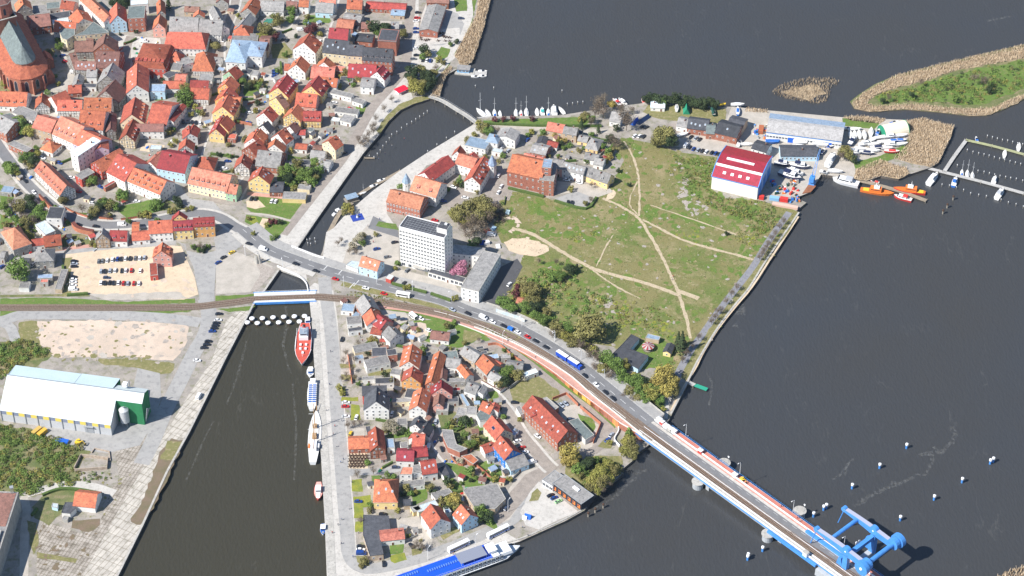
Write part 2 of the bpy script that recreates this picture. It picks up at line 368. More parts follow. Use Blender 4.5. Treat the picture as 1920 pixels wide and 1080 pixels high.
sheet('quay', parse("222,1080 269,985 315,885 356,810 397,727 425,670 450,622 472,582 440,585 425,600 395,680 360,730 330,780 290,835 255,900 220,960 150,1090"), 'slab', 1)
sheet('quay', parse("62,1090 150,1090 220,960 255,900 290,835 300,820 260,820 235,835 215,850 225,900 205,918 200,945 185,985 150,1000 80,975 68,1020 70,1090"), 'oldslab', 2)
sheet('verge', parse("346,826 322,880 292,945 266,985 243,980 262,945 282,900 300,850 320,822"), 'mud', 3, jag=0.8)
sheet('verge', parse("340,830 325,865 300,860 315,828"), 'olive', 4, jag=0.8)
ribbon('road', parse("385,560 392,590 385,625 365,660 340,710 310,770 285,830 265,870"),9, 'asph', 5)
ribbon('road', parse("-60,606 0,602 40,591 100,590 200,591 290,595 340,600 375,605"),8.5, 'asph', 6)
ribbon('road', parse("5,606 20,615 30,640"),6, 'asph', 7)
sheet('dirt_lot', parse("72,603 150,600 260,603 335,606 352,612 350,640 335,670 322,678 290,674 255,668 175,670 118,672 85,660 75,640"), 'dirt', 4, jag=0.9)
sheet('verge', parse("35,603 72,602 80,655 100,668 60,675 32,670 33,625"), 'olive', 3, jag=0.9)
sheet('verge', parse("175,672 300,676 330,680 320,700 280,705 262,690 200,684"), 'olive', 4, jag=0.9)
sheet('lawn', parse("0,560 95,558 170,562 240,566 365,560 366,568 250,572 100,573 0,572"), 'lawn', 3, jag=0.4)
sheet('lawn', parse("0,582 365,580 350,586 290,588 60,588 20,590 0,596"), 'lawn', 3, jag=0.5)
sheet('verge', parse("405,580 480,573 470,582 430,585"), 'lawn', 4, jag=0.5)
sheet('verge', parse("405,555 490,551 480,560 405,567"), 'lawn', 4, jag=0.5)
LOT="60,598 355,600 362,612 352,650 325,685 175,680 110,680 75,662"
sheet('car_park', parse("118,474 285,458 340,462 365,520 372,552 345,562 200,560 165,548 118,548"), 'sand', 4)
sheet('verge', parse("118,484 135,482 132,555 116,556"), 'olive', 5, jag=0.5)
sheet('verge', parse("168,552 340,548 350,560 200,563"), 'gravel', 5, jag=0.8)
sheet('verge', parse("0,558 95,556 168,556 168,551 0,553"), 'rough', 4)
ribbon('road', parse("-40,488 0,484 60,477 120,471 200,462 290,456 330,452"),6.5, 'asph', 6)
ribbon('pavement', parse("100,469 180,460 285,450 330,445 405,440"),3.2, 'pink', 7)
sheet('road', parse("330,452 345,462 362,500 373,550 378,600 402,600 402,545 405,500 430,478 460,455 430,420 400,440 405,470 380,476 350,470 348,458"), 'asph', 7)
sheet('plaza', parse("405,500 415,485 440,472 480,485 512,500 495,525 470,548 405,552"), 'gravel', 8)
sheet('verge', parse("480,490 518,505 496,530 478,548 470,545 488,515"), 'litter', 9, jag=0.4)
OLDR=path_pts(parse("-60,215 -20,250 5,285 32,320 50,343 82,373 125,404 175,420 225,422 275,417 325,407 370,400 410,407 440,425 470,440"))
ribbon('road', None, 7.2, 'asph2', 8, P=OLDR)
mb=MB();strip(mb, OLDR, -5.4,-3.6, GR['plaza'], 0.11);strip(mb, OLDR, 3.6,5.4, GR['plaza'], 0.11)
for d in (-3.6,-5.4,3.6,5.4): wall_along(mb, OLDR, d, 0.12,0.115, CONC)
tag(mb.build('pavement'), kind='structure')
def street(pts, wd=6.0, m='cobble', side=True, nm='street'):
 P=path_pts(parse(pts));ribbon(nm, None, wd, m, 5, P=P)
 if side:
  mb=MB()
  for s in (-1,1):
   strip(mb, P, s*wd/2, s*(wd/2+1.5), GR['plaza'], 0.10);wall_along(mb, P, s*wd/2,0.12,0.105, CONC)
  tag(mb.build('pavement'), kind='structure')
sheet('square', parse("205,68 232,66 300,72 305,95 265,102 235,120 225,108 218,90"), 'plaza', 4)
street("245,68 238,90 236,125 228,165 220,195 212,225 205,262")
street("445,-30 440,10 425,50 412,78 410,125 400,180 386,225 378,258 368,290 355,320")
street("650,-30 642,15 628,55 605,95 585,130 566,160 548,195 528,230 508,262 490,300 470,330 452,352 440,375")
street("560,0 548,30 530,52 500,60")
street("20,215 45,245 60,262 78,240 60,290 70,320", 4.5, side=False)
street("395,372 430,378 452,380", 7, 'cobble', False)
street("100,95 130,110 135,140 118,165 90,172 95,200 108,225", 6, 'gravel', False)
sheet('street', parse("300,330 335,345 355,372 400,378 415,395 440,410 455,430 440,440 400,405 350,392 310,372 290,350"), 'asph', 6)
sheet('quay', parse("785,-20 765,40 762,85 760,130 740,150 700,200 672,250 640,300 600,350 560,405 520,448 548,468 558,465 620,375 682,287 699,262 712,240 742,205 775,188 770,170 800,150 850,112 885,70 880,0 890,-20 810,-20 790,30 785,75"), 'plaza', 3)
ribbon('road', parse("772,-30 770,10 764,75 760,125 735,160 700,200 672,248 642,298 602,348 565,395 530,440"),6.5, 'cobble', 5)
sheet('verge', parse("712,252 728,228 750,207 775,195 807,185 800,178 778,183 748,196 722,220 706,245"), 'olive', 6, jag=0.5)
sheet('reed_bed', parse("808,183 824,184 830,160 838,140 850,128 842,126 826,140 815,162"), 'reedbed', 6, jag=0.5)
sheet('reed_bed', parse("866,126 885,117 890,105 905,60 920,0 925,-30 900,-30 893,30 870,70 852,105"), 'reedbed', 6, jag=0.5)
sheet('lawn', parse("800,172 815,165 826,142 838,130 850,105 868,75 885,45 893,0 880,0 882,40 868,65 848,95 838,112 815,135 800,150"), 'lawn', 6, jag=0.4)
ribbon('path', parse("882,-30 880,0 882,30 868,65 850,95 838,118 812,148 795,160 775,172"),3.6, 'plaza', 8)
sheet('car_park', parse("818,15 858,25 870,45 862,70 830,85 800,85 790,60 805,50"), 'asph', 5)
sheet('lawn', parse("828,88 845,92 842,105 828,112 818,100"), 'lawn', 7, jag=0.3)
sheet('lawn', parse("775,155 795,148 808,150 800,165 780,172"), 'olive', 7, jag=0.3)
sheet('lawn', parse("850,-10 880,-10 876,20 855,22"), 'lawn', 7, jag=0.3)
sheet('lawn', parse("468,372 480,368 520,372 568,378 545,412 520,410 470,398 462,390"), 'lawn', 5, jag=0.4)
sheet('lawn', parse("462,402 545,416 520,446 505,446 480,428 458,416"), 'lawn', 5, jag=0.4)
sheet('dirt_lot', parse("462,376 485,374 498,388 478,392 462,388"), 'sand', 6, jag=0.4)
sheet('flower_bed', parse("463,407 478,406 485,415 476,420 466,414"), 'bright', 6, jag=0.3)
ribbon('path', parse("460,400 500,403 545,414"),1.8, 'gravel', 7)
ribbon('path', parse("498,410 492,422 488,432"),4, 'sand', 7)
sheet('verge', parse("462,366 570,377 572,372 465,360"), 'pink', 7)
G1="508,84 533,80 548,96 546,111 511,109|576,28 622,32 618,44 578,42|360,70 400,72 398,92 372,92|455,165 495,162 500,178 458,180|540,290 570,296 560,305 540,300|545,318 600,325 610,340 590,352 520,350 520,330|0,134 25,150 28,172 0,172|290,175 312,170 315,185 290,190|60,285 75,300 60,312 40,300|110,395 165,400 150,420 115,412|215,390 265,378 300,372 330,370 345,378 360,388 330,392 290,398 240,412|290,372 320,366 365,380 368,388 330,398 300,388|110,440 150,438 178,448 175,468 118,470|0,345 30,360 22,380 0,385|0,400 25,415 20,428 0,430|0,210 30,225 25,250 0,245|480,140 505,150 500,172 482,165|668,190 690,195 680,215 665,210|20,440 50,420 70,450 50,455"
for g in G1.split('|'): sheet('garden', parse(g), RND.choice(['lawn','lawn','olive','rough']),4, jag=0.5)
G2="330,205 375,208 372,232 335,230|500,50 545,40 565,55 550,72 508,75|585,10 600,5 618,18 600,25|585,90 605,92 602,112 590,110|480,140 520,138 515,150 490,152|655,40 755,40 750,60 670,62|690,10 760,12 758,20 690,20|270,268 310,272 300,288 262,282|440,295 478,298 475,318 445,315|395,230 420,235 415,262 392,258"
for g in G2.split('|'): sheet('yard', parse(g), RND.choice(['gravel','plaza','sand','gravel']),4, jag=0.3)
sheet('scrub', parse("-80,640 35,640 82,655 95,668 50,700 -80,720"), 'rough', 2, jag=1)
sheet('scrub', parse("-80,790 0,795 55,805 80,815 160,830 170,850 150,870 148,905 200,915 130,920 60,930 -80,935"), 'rough', 3, jag=1)
sheet('yard', parse("85,800 200,815 215,790 240,770 258,690 300,700 302,745 290,790 262,835 200,850 130,840 85,818"), 'asph', 4)
sheet('verge', parse("78,930 100,922 140,918 190,922 180,945 130,950 90,985 66,970 62,950"), 'rough', 4, jag=0.6)
ribbon('road', parse("0,940 40,930 90,915 130,908 175,912 215,925"),5, 'plaza', 5)
ribbon('road', parse("44,930 50,960 46,1000 45,1090"),4.5, 'gravel', 5)
sheet('verge', parse("52,975 68,980 72,1020 65,1040 55,1020"), 'olive', 5, jag=0.5)
sheet('verge', parse("70,1035 145,1048 140,1055 70,1046"), 'olive', 5, jag=0.5)
sheet('yard', parse("135,975 185,972 190,985 165,1000 135,990"), 'mud', 5, jag=0.8)
sheet('quay', parse("614,1110 609,980 602,858 592,730 584,600 578,540 590,530 625,545 633,600 640,700 655,850 664,960 668,1020 690,1055 760,1060 850,1030 935,990 975,1015 875,1045 780,1080 700,1105"), 'plaza', 2)
ribbon('road', parse("608,520 612,560 618,600 624,660 629,733 640,867 651,1000 654,1035 668,1058 700,1066 775,1050 850,1025 920,995 962,972 990,935 1012,895 1030,872"),7.5, 'asph', 4)
mb=MB()
QP=path_pts(parse("583,600 591,730 601,858 608,980 613,1085"))
strip(mb, QP, 0.4,4.6, CONC, 0.10);wall_along(mb, QP, 4.6,0.3,0.11, CONC)
tag(mb.build('pavement'), kind='structure')
mb=MB();wall_along(mb, path_pts(parse("612,1100 690,1100 780,1077 875,1042 975,1012 1015,995 1060,975 1096,955")),0.6,0.9,0.35, CONC);tag(mb.build('quay_kerb'), kind='structure')
mb=MB();wall_along(mb, [W(x, y) for x, y in WEST[:10]], 0.6,1.2,0.25, CONC);tag(mb.build('quay_kerb'), kind='structure')
mb=MB();wall_along(mb, [W(x, y) for x, y in WEST[10:15]], 0.6,1.2,0.25, CONC);tag(mb.build('quay_kerb'), kind='structure')
EAST=path_pts(parse("1500,399 1441,485 1407,540 1382,570 1350,612 1322,657 1306,685 1291,717 1260,777"), k=3)
mb=MB();wall_along(mb, EAST, -0.7,1.1,0.3, CONC);tag(mb.build('quay_kerb'), kind='structure')
for s, m in (("637,640 664,645 662,690 640,690", 'gravel'),("638,692 668,694 664,712 640,710", 'gravel'),("636,682 666,684 666,690 638,690",'olive'),("640,702 668,704 668,712 641,712",'olive'),
 ("636,728 647,726 648,742 638,742",'bright'),("658,758 674,760 676,788 658,788",'bright'),("640,745 672,745 672,752 640,752",'bright'),("659,900 678,898 680,922 660,922",'bright'),
 ("662,932 694,928 697,950 680,952 682,972 664,972",'bright'),("666,978 682,976 683,998 666,998",'bright'),("668,1042 690,1044 693,1062 678,1060 670,1054",'olive'),
 ("731,1042 758,1036 762,1050 740,1056 732,1052",'bright'),("730,1022 758,1020 756,1036 732,1040",'lawn'),("771,1030 795,1026 790,1038 774,1042",'olive'),("653,878 690,880 688,848 655,846",'sand'),
 ("712,868 740,868 742,885 720,890 700,905 692,900",'cobble'),("661,803 684,803 685,822 661,822",'gravel')):
 sheet('verge' if m != 'sand' else 'terrace', parse(s), m, 5, jag=0.25 if m not in ('sand','cobble') else 0)
street("632,888 660,886 700,884 740,880 760,872", 5, 'asph', False)
street("778,640 790,668 796,700 799,735 804,765 812,800 820,828 832,850 842,862", 5.2)
street("858,660 880,690 912,728 934,752 955,778 975,812 1000,842 1022,868 1035,880", 7.0)
sheet('street', parse("770,636 800,648 850,655 872,650 920,638 912,630 935,634 1000,680 1052,722 1105,760 1150,800 1160,815 1120,850 1045,878 1015,900 985,935 955,970 935,985 915,975 955,925 985,890 1030,868 1110,838 1130,805 1095,768 1045,735 990,692 935,652 880,672 850,668 800,665"), 'cobble', 5)
sheet('plaza', parse("980,885 1030,868 1010,905 975,945 955,975 930,985 940,955 955,915"), 'gravel', 6)
sheet('yard', parse("1010,903 1035,920 1085,960 1052,973 1010,993 985,985 975,960 992,925"), 'plaza', 7)
sheet('verge', parse("1008,915 1016,925 1010,938 992,940 998,925"), 'olive', 8, jag=0.3)
sheet('lawn', parse("835,868 865,872 905,900 912,912 890,925 868,910 862,895 845,880"), 'lawn', 5, jag=0.3)
sheet('lawn', parse("895,868 920,862 940,882 942,892 925,895 905,882"), 'lawn', 5, jag=0.3)
sheet('lawn', parse("955,715 1005,703 1050,735 1045,752 1000,758 960,752"), 'olive', 5, jag=0.6)
sheet('lawn', parse("742,606 790,600 835,600 858,612 905,632 868,652 840,650 800,640 770,622"), 'lawn', 4, jag=0.6)
sheet('dirt_lot', parse("750,612 778,604 800,606 805,630 790,640 765,628"), 'dirt', 5, jag=0.7)
sheet('dirt_lot', parse("868,618 890,622 905,632 880,645 868,640"), 'olive', 5, jag=0.7)
sheet('yard', parse("712,582 760,586 770,600 745,610 735,600 720,592"), 'gravel', 5)
sheet('yard', parse("732,975 785,968 812,1010 808,1025 770,1022 735,1010 730,995"), 'gravel', 5)
sheet('yard', parse("920,885 950,868 960,882 965,895 950,905 935,890"), 'plaza', 6)
sheet('yard', parse("1045,762 1085,758 1100,785 1130,800 1120,845 1090,850 1060,800"), 'gravel', 6)
for g, m in (("720,795 742,792 745,808 722,812",'lawn'),("745,802 770,800 770,818 740,822 722,820",'lawn'),("770,912 800,908 802,935 775,948 772,925",'lawn'),("830,900 850,895 868,915 862,925 845,920",'lawn'),("695,892 715,892 712,905 700,908",'lawn'),
   ("808,775 850,772 870,780 885,800 870,810 840,808 825,800",'rough'),("850,800 895,800 920,835 900,845 870,845 850,825",'rough'),("895,795 915,792 910,805 898,808",'lawn'),("915,735 930,732 935,745 920,750",'lawn'),("700,560 722,560 722,575 705,580",'lawn'),("685,690 745,692 745,702 690,705",'olive'),("940,665 960,662 975,680 960,690",'lawn'),("940,1000 925,975 905,972 908,982",'lawn'),("822,998 860,985 868,992 830,1012",'olive'),("1082,775 1110,785 1118,800 1110,815 1095,810",'lawn'),
   ("1060,872 1110,855 1165,855 1168,870 1160,882 1140,905 1115,925 1095,915 1060,895",'olive'),("1120,838 1135,820 1150,830 1145,842",'olive')):
 sheet('garden', parse(g), m, 6, jag=0.4)
sheet('quay', parse("605,485 612,435 625,428 650,400 700,357 750,320 800,287 885,235 915,232 905,255 860,290 800,310 768,350 735,362 725,400 745,430 748,450 700,470 650,490 640,502"), 'plaza', 2)
sheet('yard', parse("690,420 748,440 748,505 850,530 870,560 780,545 700,520 640,500 650,470"), 'gravel', 3)
sheet('yard', parse("700,405 745,428 748,446 690,428"), 'asph2', 4)
sheet('lawn', parse("710,415 742,420 748,432 705,424"), 'lawn', 5, jag=0.2)
sheet('yard', parse("820,330 870,300 905,320 950,330 945,370 925,390 890,360 850,390 830,385"), 'cobble', 3)
street("920,260 1010,262 1000,285 985,310 960,340 945,375", 6.5, 'cobble', False)
ribbon('road', parse("895,238 940,237 1010,240 1060,243 1140,246 1180,225 1210,215 1280,218 1370,228"),5, 'gravel', 5)
sheet('lawn', parse("905,226 1000,222 1080,220 1115,225 1090,238 1010,236 910,234"), 'lawn', 4, jag=0.3)
sheet('yard', parse("940,500 970,485 980,500 960,540 935,575 900,572"), 'asph3', 4)
MEAD="944,358 1000,362 1028,372 1045,380 1100,392 1118,372 1150,340 1170,300 1150,275 1165,258 1230,270 1270,285 1345,295 1335,355 1360,372 1420,375 1480,390 1500,399 1441,485 1407,540 1382,570 1350,612 1322,657 1306,685 1291,717 1270,705 1250,690 1200,690 1150,650 1080,640 1010,610 960,580 930,565 950,545 975,495 985,470 940,455 925,420 935,385"
sheet('meadow', parse(MEAD), 'meadow', 2)
PATCH=[("1165,262 1200,275 1190,350 1215,400 1260,440 1330,470 1400,480 1430,470 1450,420 1400,385 1335,360 1340,300 1270,290 1250,300 1260,340 1300,370 1290,400 1220,380 1200,330",'lawn'),("1270,295 1340,300 1330,355 1400,380 1440,400 1400,430 1330,390 1290,340",'lawn'),("1120,300 1160,290 1175,340 1190,370 1150,370 1120,345",'lawn'),
("975,365 1030,378 1060,395 1040,412 1000,400",'lawn'),("1020,420 1080,415 1100,440 1060,465 1020,450",'lawn'),("1150,375 1220,400 1240,440 1200,450 1170,420",'lawn'),("1330,480 1390,500 1370,530 1330,520",'lawn'),("1010,480 1080,500 1150,540 1180,590 1120,600 1050,570 1000,540",'lawn'),("1250,310 1275,300 1300,350 1320,400 1290,400 1265,350",'litter'),("1280,370 1330,385 1325,400 1290,395",'litter'),("1170,575 1220,560 1230,590 1190,600",'olive'),("1130,560 1160,570 1150,590 1120,585",'litter'),("1350,400 1440,420 1420,450 1370,440",'olive'),("1240,540 1330,560 1300,620 1250,600",'olive'),
("950,405 985,420 1000,445 970,450 945,430",'dirt'),("1150,440 1240,450 1250,500 1180,500",'olive'),("1080,455 1150,470 1180,500 1120,495 1080,475",'olive'),("1255,480 1320,490 1330,520 1280,540 1260,515",'olive'),("960,365 1060,400 1120,400 1150,450 1060,470 1000,440",'lawn'),("1100,430 1130,425 1140,450 1110,455",'olive')]
GR['fresh']=mat('grass_fresh', (0.095,0.165,0.03),(0.145,0.18,0.045), scale=0.2, fine=0.3)
def blobs(nm, poly, mt, cover, r0, r1, layer, seed, z=0.0):
 """ragged patches of one ground cover, strewn inside an outline"""
 P=[W(x, y, z) for x, y in parse(poly)]; P=[(p.x, p.y) for p in P]; A=abs(area2(P))/2; r_=random.Random(seed);mb=MB();n=int(A*cover/(pi*((r0+r1)/2)**2));k=0; g=0
 x0, x1, y0, y1=min(p[0] for p in P), max(p[0] for p in P), min(p[1] for p in P), max(p[1] for p in P)
 LAY[layer]=LAY.get(layer, 0)+2
 while k < n and g < n*20:
  g += 1; x, y=r_.uniform(x0,x1), r_.uniform(y0,y1);c=False; j=len(P)-1
  for i in range(len(P)):
   if (P[i][1] > y) != (P[j][1] > y) and x < (P[j][0]-P[i][0])*(y-P[i][1])/(P[j][1]-P[i][1])+P[i][0]: c=not c
   j=i
  if not c: continue
  k += 1; R=r_.uniform(r0, r1)*(1 if r_.random() < .7 else .45);an=r_.uniform(0,3);el=r_.uniform(.4,.9);m_=13; ff=GR[mt]
  q=[(R*cos(2*pi*i/m_)*r_.uniform(.6,1.25), R*el*sin(2*pi*i/m_)*r_.uniform(.6,1.25)) for i in range(m_)]
  mb.face([(x+a*cos(an)-b*sin(an), y+a*sin(an)+b*cos(an), z+.012*layer+.0006*LAY[layer]+(k % 97)*.00011) for a, b in q], ff)
 return tag(mb.build(nm), 'ragged patches in the meadow', 'meadow', kind='stuff') if z else tag(mb.build(nm), kind='structure')
for i, (s, m) in enumerate(PATCH):
 blobs('meadow', s, 'fresh' if m == 'lawn' else m, .75 if m != 'litter' else .85,1.0,4.6 if m != 'litter' else 3.0,3,50+i)
for i in range(3): blobs('meadow', MEAD, ('fresh','olive','litter')[i], (.22,.20,.035)[i], .6,(3.2,3.4,1.6)[i], 4,90+i)
for i, s in enumerate(("1065,445 1090,435 1095,445 1075,455","1105,435 1118,430 1120,442 1108,445","1265,440 1310,430 1312,462 1275,466","1375,435 1420,445 1415,460 1385,455","1150,560 1178,560 1185,605 1160,620","1190,600 1260,600 1265,635 1210,628","1010,508 1050,505 1060,520 1030,525")): blobs('meadow', s, 'bright', .45,.5,1.8,5,70+i)
blobs('dirt_lot', LOT, 'gravel', .10,.8,3.2,7,201);blobs('dirt_lot', LOT, 'litter', .09,.5,2.4,8,202);blobs('verge', LOT, 'olive', .05,.4,1.6,9,203)
blobs('verge', "35,600 78,600 85,660 120,676 320,682 318,668 120,664 90,655 82,605 60,600", 'olive', .5,.7,2.4,9,204);blobs('yard', "60,980 150,1000 185,1000 150,1080 70,1080", 'mud', .25,.5,2.2,5,205);blobs('verge', "185,905 255,880 230,930 190,980 160,970", 'olive', .12,.4,1.4,5,206)
blobs('car_park', "118,474 340,462 372,552 200,560 118,548", 'dirt', .10,.8,3.0,6,207)
PTH=[("960,428 1000,440 1050,470 1100,498 1140,513 1200,528 1250,545 1275,555",2.6),("1130,372 1160,385 1195,407 1215,435 1235,470 1255,510 1270,545 1285,590 1295,635",2.0),("1205,412 1240,430 1280,450 1330,465 1380,478 1412,487",1.8),("1170,265 1185,290 1195,320 1199,360 1198,405",1.3),("1100,498 1130,520 1160,540 1200,560",1.1),("1198,405 1180,380 1195,340",0.8),("1220,385 1300,412 1380,440",0.8),("1118,500 1135,465 1150,440",0.7),("1270,545 1310,560",3.5)]
for s, wd in PTH: ribbon('path', parse(s), wd, 'pathd', 9, jag=0.35, k=8)
ribbon('path', parse("1480,398 1460,425 1435,462 1412,500 1385,535 1350,580 1322,620 1300,650 1285,675 1272,700 1268,715"),4.2, mat('path_blue_grey', (0.20,0.20,0.23),(0.25,0.25,0.26), scale=0.3, fine=0.1),6)
ribbon('verge', parse("1492,405 1440,478 1405,530 1372,573 1340,613 1312,655 1296,690"),3.4, 'olive', 5, jag=0.5, k=6)
ribbon('verge', parse("1497,406 1446,483 1410,538 1380,574 1346,617 1320,658 1304,690 1284,722 1258,770"),1.2, 'sand', 6, jag=0.05, k=6)
sheet('sand_heap', parse("942,455 960,448 985,447 1010,452 1030,465 1028,472 1005,480 975,478 955,470"), 'sand', 8, jag=0.8)
sheet('yard', parse("1190,645 1230,630 1265,650 1260,690 1225,690 1205,680 1190,665"), 'lawn', 6, jag=0.3)
ribbon('path', parse("1268,715 1258,735 1248,760 1245,785"),4, 'plaza', 7)
sheet('yard', parse("1262,275 1345,285 1420,290 1440,330 1450,370 1495,370 1520,360 1540,327 1602,335 1660,300 1700,225 1579,220 1440,207 1372,200 1360,230 1370,260 1300,250 1262,262"), 'gravel', 4)
sheet('yard', parse("1230,222 1290,230 1360,232 1362,205 1340,202 1217,196 1205,210"), 'olive', 5, jag=0.4)
sheet('yard', parse("1250,232 1360,228 1370,240 1300,246 1262,262 1245,255"), 'cobble', 6)
sheet('lawn', parse("1580,222 1620,224 1650,232 1640,242 1600,238 1580,236"), 'lawn', 6, jag=0.3)
sheet('lawn', parse("1600,305 1650,292 1690,275 1705,258 1700,290 1670,300 1640,312 1605,318"), 'lawn', 6, jag=0.3)
sheet('reed_bed', parse("1700,227 1730,222 1762,230 1789,237 1782,260 1760,305 1745,314 1720,308 1675,298 1695,280 1705,250"), 'reedbed', 7, jag=0.6)
sheet('reed_bed', parse("1605,318 1650,300 1700,316 1705,327 1685,335 1652,330 1625,338 1602,335"), 'reedbed', 7, jag=0.6)
sheet('reed_bed', parse("1579,220 1620,218 1660,225 1650,232 1600,227"), 'reedbed', 7, jag=0.4)
sheet('reed_bed', parse("1600,196 1620,174 1680,145 1760,125 1920,90 2050,68 2050,85 1920,110 1800,130 1740,150 1680,165 1640,180 1625,192 1640,200 1720,196 1800,205 1860,203 1900,185 1960,160 2040,140 2040,155 1920,186 1880,206 1850,216 1820,217 1760,210 1700,205 1630,209 1602,203"), 'reedbed', 2, jag=0.8, z=-1.2)
sheet('lawn', parse("1640,182 1700,165 1780,142 1900,115 2000,120 1960,150 1900,175 1850,195 1790,195 1720,190 1650,195"), 'lawn', 3, jag=2.0, z=-1.2)
sheet('sand_heap', parse("1138,365 1150,355 1156,362 1148,373 1136,376"), 'sand', 6, jag=0.3)
sheet('car_park', parse("1040,373 1080,358 1110,368 1100,390 1060,385"), 'asph', 6)
sheet('yard', parse("1045,340 1140,350 1150,360 1115,372 1085,360 1045,365"), 'gravel', 5)
def cut(P, x0, x1):
 """the part of a world polyline seen between two photo columns"""
 out=[]
 for p in P:
  d=p-CAM; f=d.y*cos(TH)-d.z*sin(TH);u=960+FPX*d.x/f
  if x0 <= u <= x1: out.append(p)
 return out
emb=MB()
EP=[p for p in ROADP]
def offs_at(P, d): return offset(P, d)
def resamp(P, n):
 d=[0]
 for i in range(1, len(P)): d.append(d[-1]+(P[i]-P[i-1]).length)
 out=[]
 for k in range(n):
  t=d[-1]*k/(n-1);i=0
  while i < len(d)-2 and d[i+1] < t: i += 1
  out.append(P[i].lerp(P[i+1], (t-d[i])/max(1e-6, d[i+1]-d[i])))
 return out
FW=path_pts(parse("690,573 760,580 810,590 850,601 900,619 950,642 995,665 1040,694 1084,728 1137,768 1165,790"), lambda x, y: dz_at(x))
EA=resamp(offset(cut(ROADP, 880,1228),11.0),40);EB=resamp(offset(cut(RAILP, 880,1216),-3.3),40);EC=resamp(offset(cut(FW, 860,1200),-2.0)+[W(1205,818, BZ)], 40)
dn=Vector((0,0,-.06))
for P_, Q_, mt in ((EA, EB, GR['asph']),(EB, EC, GR['pink'])):
 for i in range(39): emb.face([Q_[i]+dn, Q_[i+1]+dn, P_[i+1]+dn, P_[i]+dn], mt)
for i in range(39):
 a, b=EA[i]+dn, EA[i+1]+dn; emb.face([(a.x,a.y,-.2), a, b, (b.x,b.y,-.2)], CONC)
 a, b=EC[i]+dn, EC[i+1]+dn; emb.face([(a.x,a.y,-.2),(b.x,b.y,-.2), b, a], WALL['b'])
a, b, d=EA[-1], EB[-1], EC[-1]
for p, q in ((a, b),(b, d)): emb.face([(q.x,q.y,-4),(p.x,p.y,-4), p+dn, q+dn], CONC)
tag(emb.build('embankment'), kind='structure')
mb=MB();RL=cut(ROADP, 440,1230)
strip(mb, RL, -4.6,4.6, GR['asph2'], 0.13)
tag(mb.build('road'), kind='structure')
mb=MB();strip(mb, RL, 4.6,10.6, GR['asph'], 0.25);wall_along(mb, RL, 4.6,0.2,0.26, CONC)
wall_along(mb, cut(ROADP, 880,1230),10.7,0.25,1.1, CONC);tag(mb.build('pavement'), kind='structure')
mb=MB();strip(mb, cut(ROADP, 440,600),-4.6,-8.5, GR['plaza'], 0.25);wall_along(mb, cut(ROADP, 440,600),-4.6,0.2,0.26, CONC);tag(mb.build('pavement'), kind='structure')
mb=MB();PM=mat('road_paint_white', (0.72,0.72,0.70),(0.5,0.5,0.49), scale=0.8)
acc=0
for i in range(len(RL)-1):
 seg=(RL[i+1]-RL[i]);t=seg.normalized();n=Vector((-t.y, t.x, 0));Ls=seg.length; s=0
 while s < Ls:
  if (acc+s) % 9 < 4.5:
   p=RL[i]+t*s; q=RL[i]+t*min(s+1.5, Ls)
   for o_ in (0.0,):
    mb.face([p+n*(o_+.11)+Vector((0,0,.14)), p+n*(o_-.11)+Vector((0,0,.14)), q+n*(o_-.11)+Vector((0,0,.14)), q+n*(o_+.11)+Vector((0,0,.14))], PM)
  s += 1.5
 acc += Ls
for d in (-4.2,4.2): strip(mb, RL, d-.09, d+.09, PM, 0.142)
for (x, y) in ((640,508),(585,483),(612,500),(660,535),(668,531)):
 p=W(x, y, 0.155);t=(ROADP[12]-ROADP[8]).normalized();n=Vector((-t.y, t.x, 0))
 mb.face([p-n*3-t*.25, p-n*3+t*.25, p+n*3+t*.25, p+n*3-t*.25], PM)
tag(mb.build('road_markings'), kind='structure')
mb=MB();strip(mb, cut(ROADP, 640,1000),-4.8,-9.0, GR['olive'], 0.10, jag=0.25);tag(mb.build('verge'), kind='structure')
mb=MB();strip(mb, cut(RAILP, -100,1232),-2.3,2.3, GR['ballast'], 0.30)
strip(mb, cut(RAILP, -100,1232),2.3,3.1, GR['ballast'], 0.16);strip(mb, cut(RAILP, -100,1232),-3.1,-2.3, GR['ballast'], 0.16)
tag(mb.build('track_bed'), kind='structure')
RAILM=mat('rail_rusty', (0.16,0.085,0.055), rough=0.6);SLP=mat('sleeper_concrete', (0.33,0.28,0.23),(0.22,0.185,0.15), scale=0.7)
tr=empty('railway_track', RAILP[len(RAILP)//2], 0, 'single railway track with rusty rails curving from the left edge onto the blue bridge', 'railway track')
mb=MB()
o0=tr.location
def loc(P): return [p-o0 for p in P]
RLc=loc(RAILP)
for d in (-0.75,0.75):
 m2=MB();wall_along(m2, RLc, d, 0.16,0.18, RAILM, 0.44);m2.build('rail', tr)
s=0; sl=MB()
for i in range(len(RLc)-1):
 seg=RLc[i+1]-RLc[i]; t=seg.normalized();Ls=seg.length; u=s
 while u < Ls:
  p=RLc[i]+t*u; sl.box((p.x, p.y, p.z+0.38),(0.28,2.5,0.14), SLP, rz=atan2(t.y, t.x));u += 0.9
 s=u-Ls
tag(sl.build('sleepers', tr), kind='stuff')
mb=MB();strip(mb, FW, -1.7,1.7, GR['pink'], 0.13);strip(mb, FW, 1.7,2.6, mat('kerb_white', (0.66,0.64,0.60)),0.16)
wall_along(mb, cut(FW, 800,1300),3.2,0.3,0.5, mat('kerb_white', (0.66,0.64,0.60)));tag(mb.build('path'), kind='structure')
FW2=offset(FW, -2.0);mb=MB()
MUR=mat('retaining_wall_ochre', (0.66,0.24,0.10),(0.62,0.42,0.08), scale=0.09, lo=0.45, hi=0.55)
A=cut(FW2,900,1200)
for i in range(len(A)-1):
 a, b=A[i], A[i+1]; mb.face([(a.x,a.y,0),(b.x,b.y,0),(b.x,b.y,b.z+.15),(a.x,a.y,a.z+.15)], MUR)
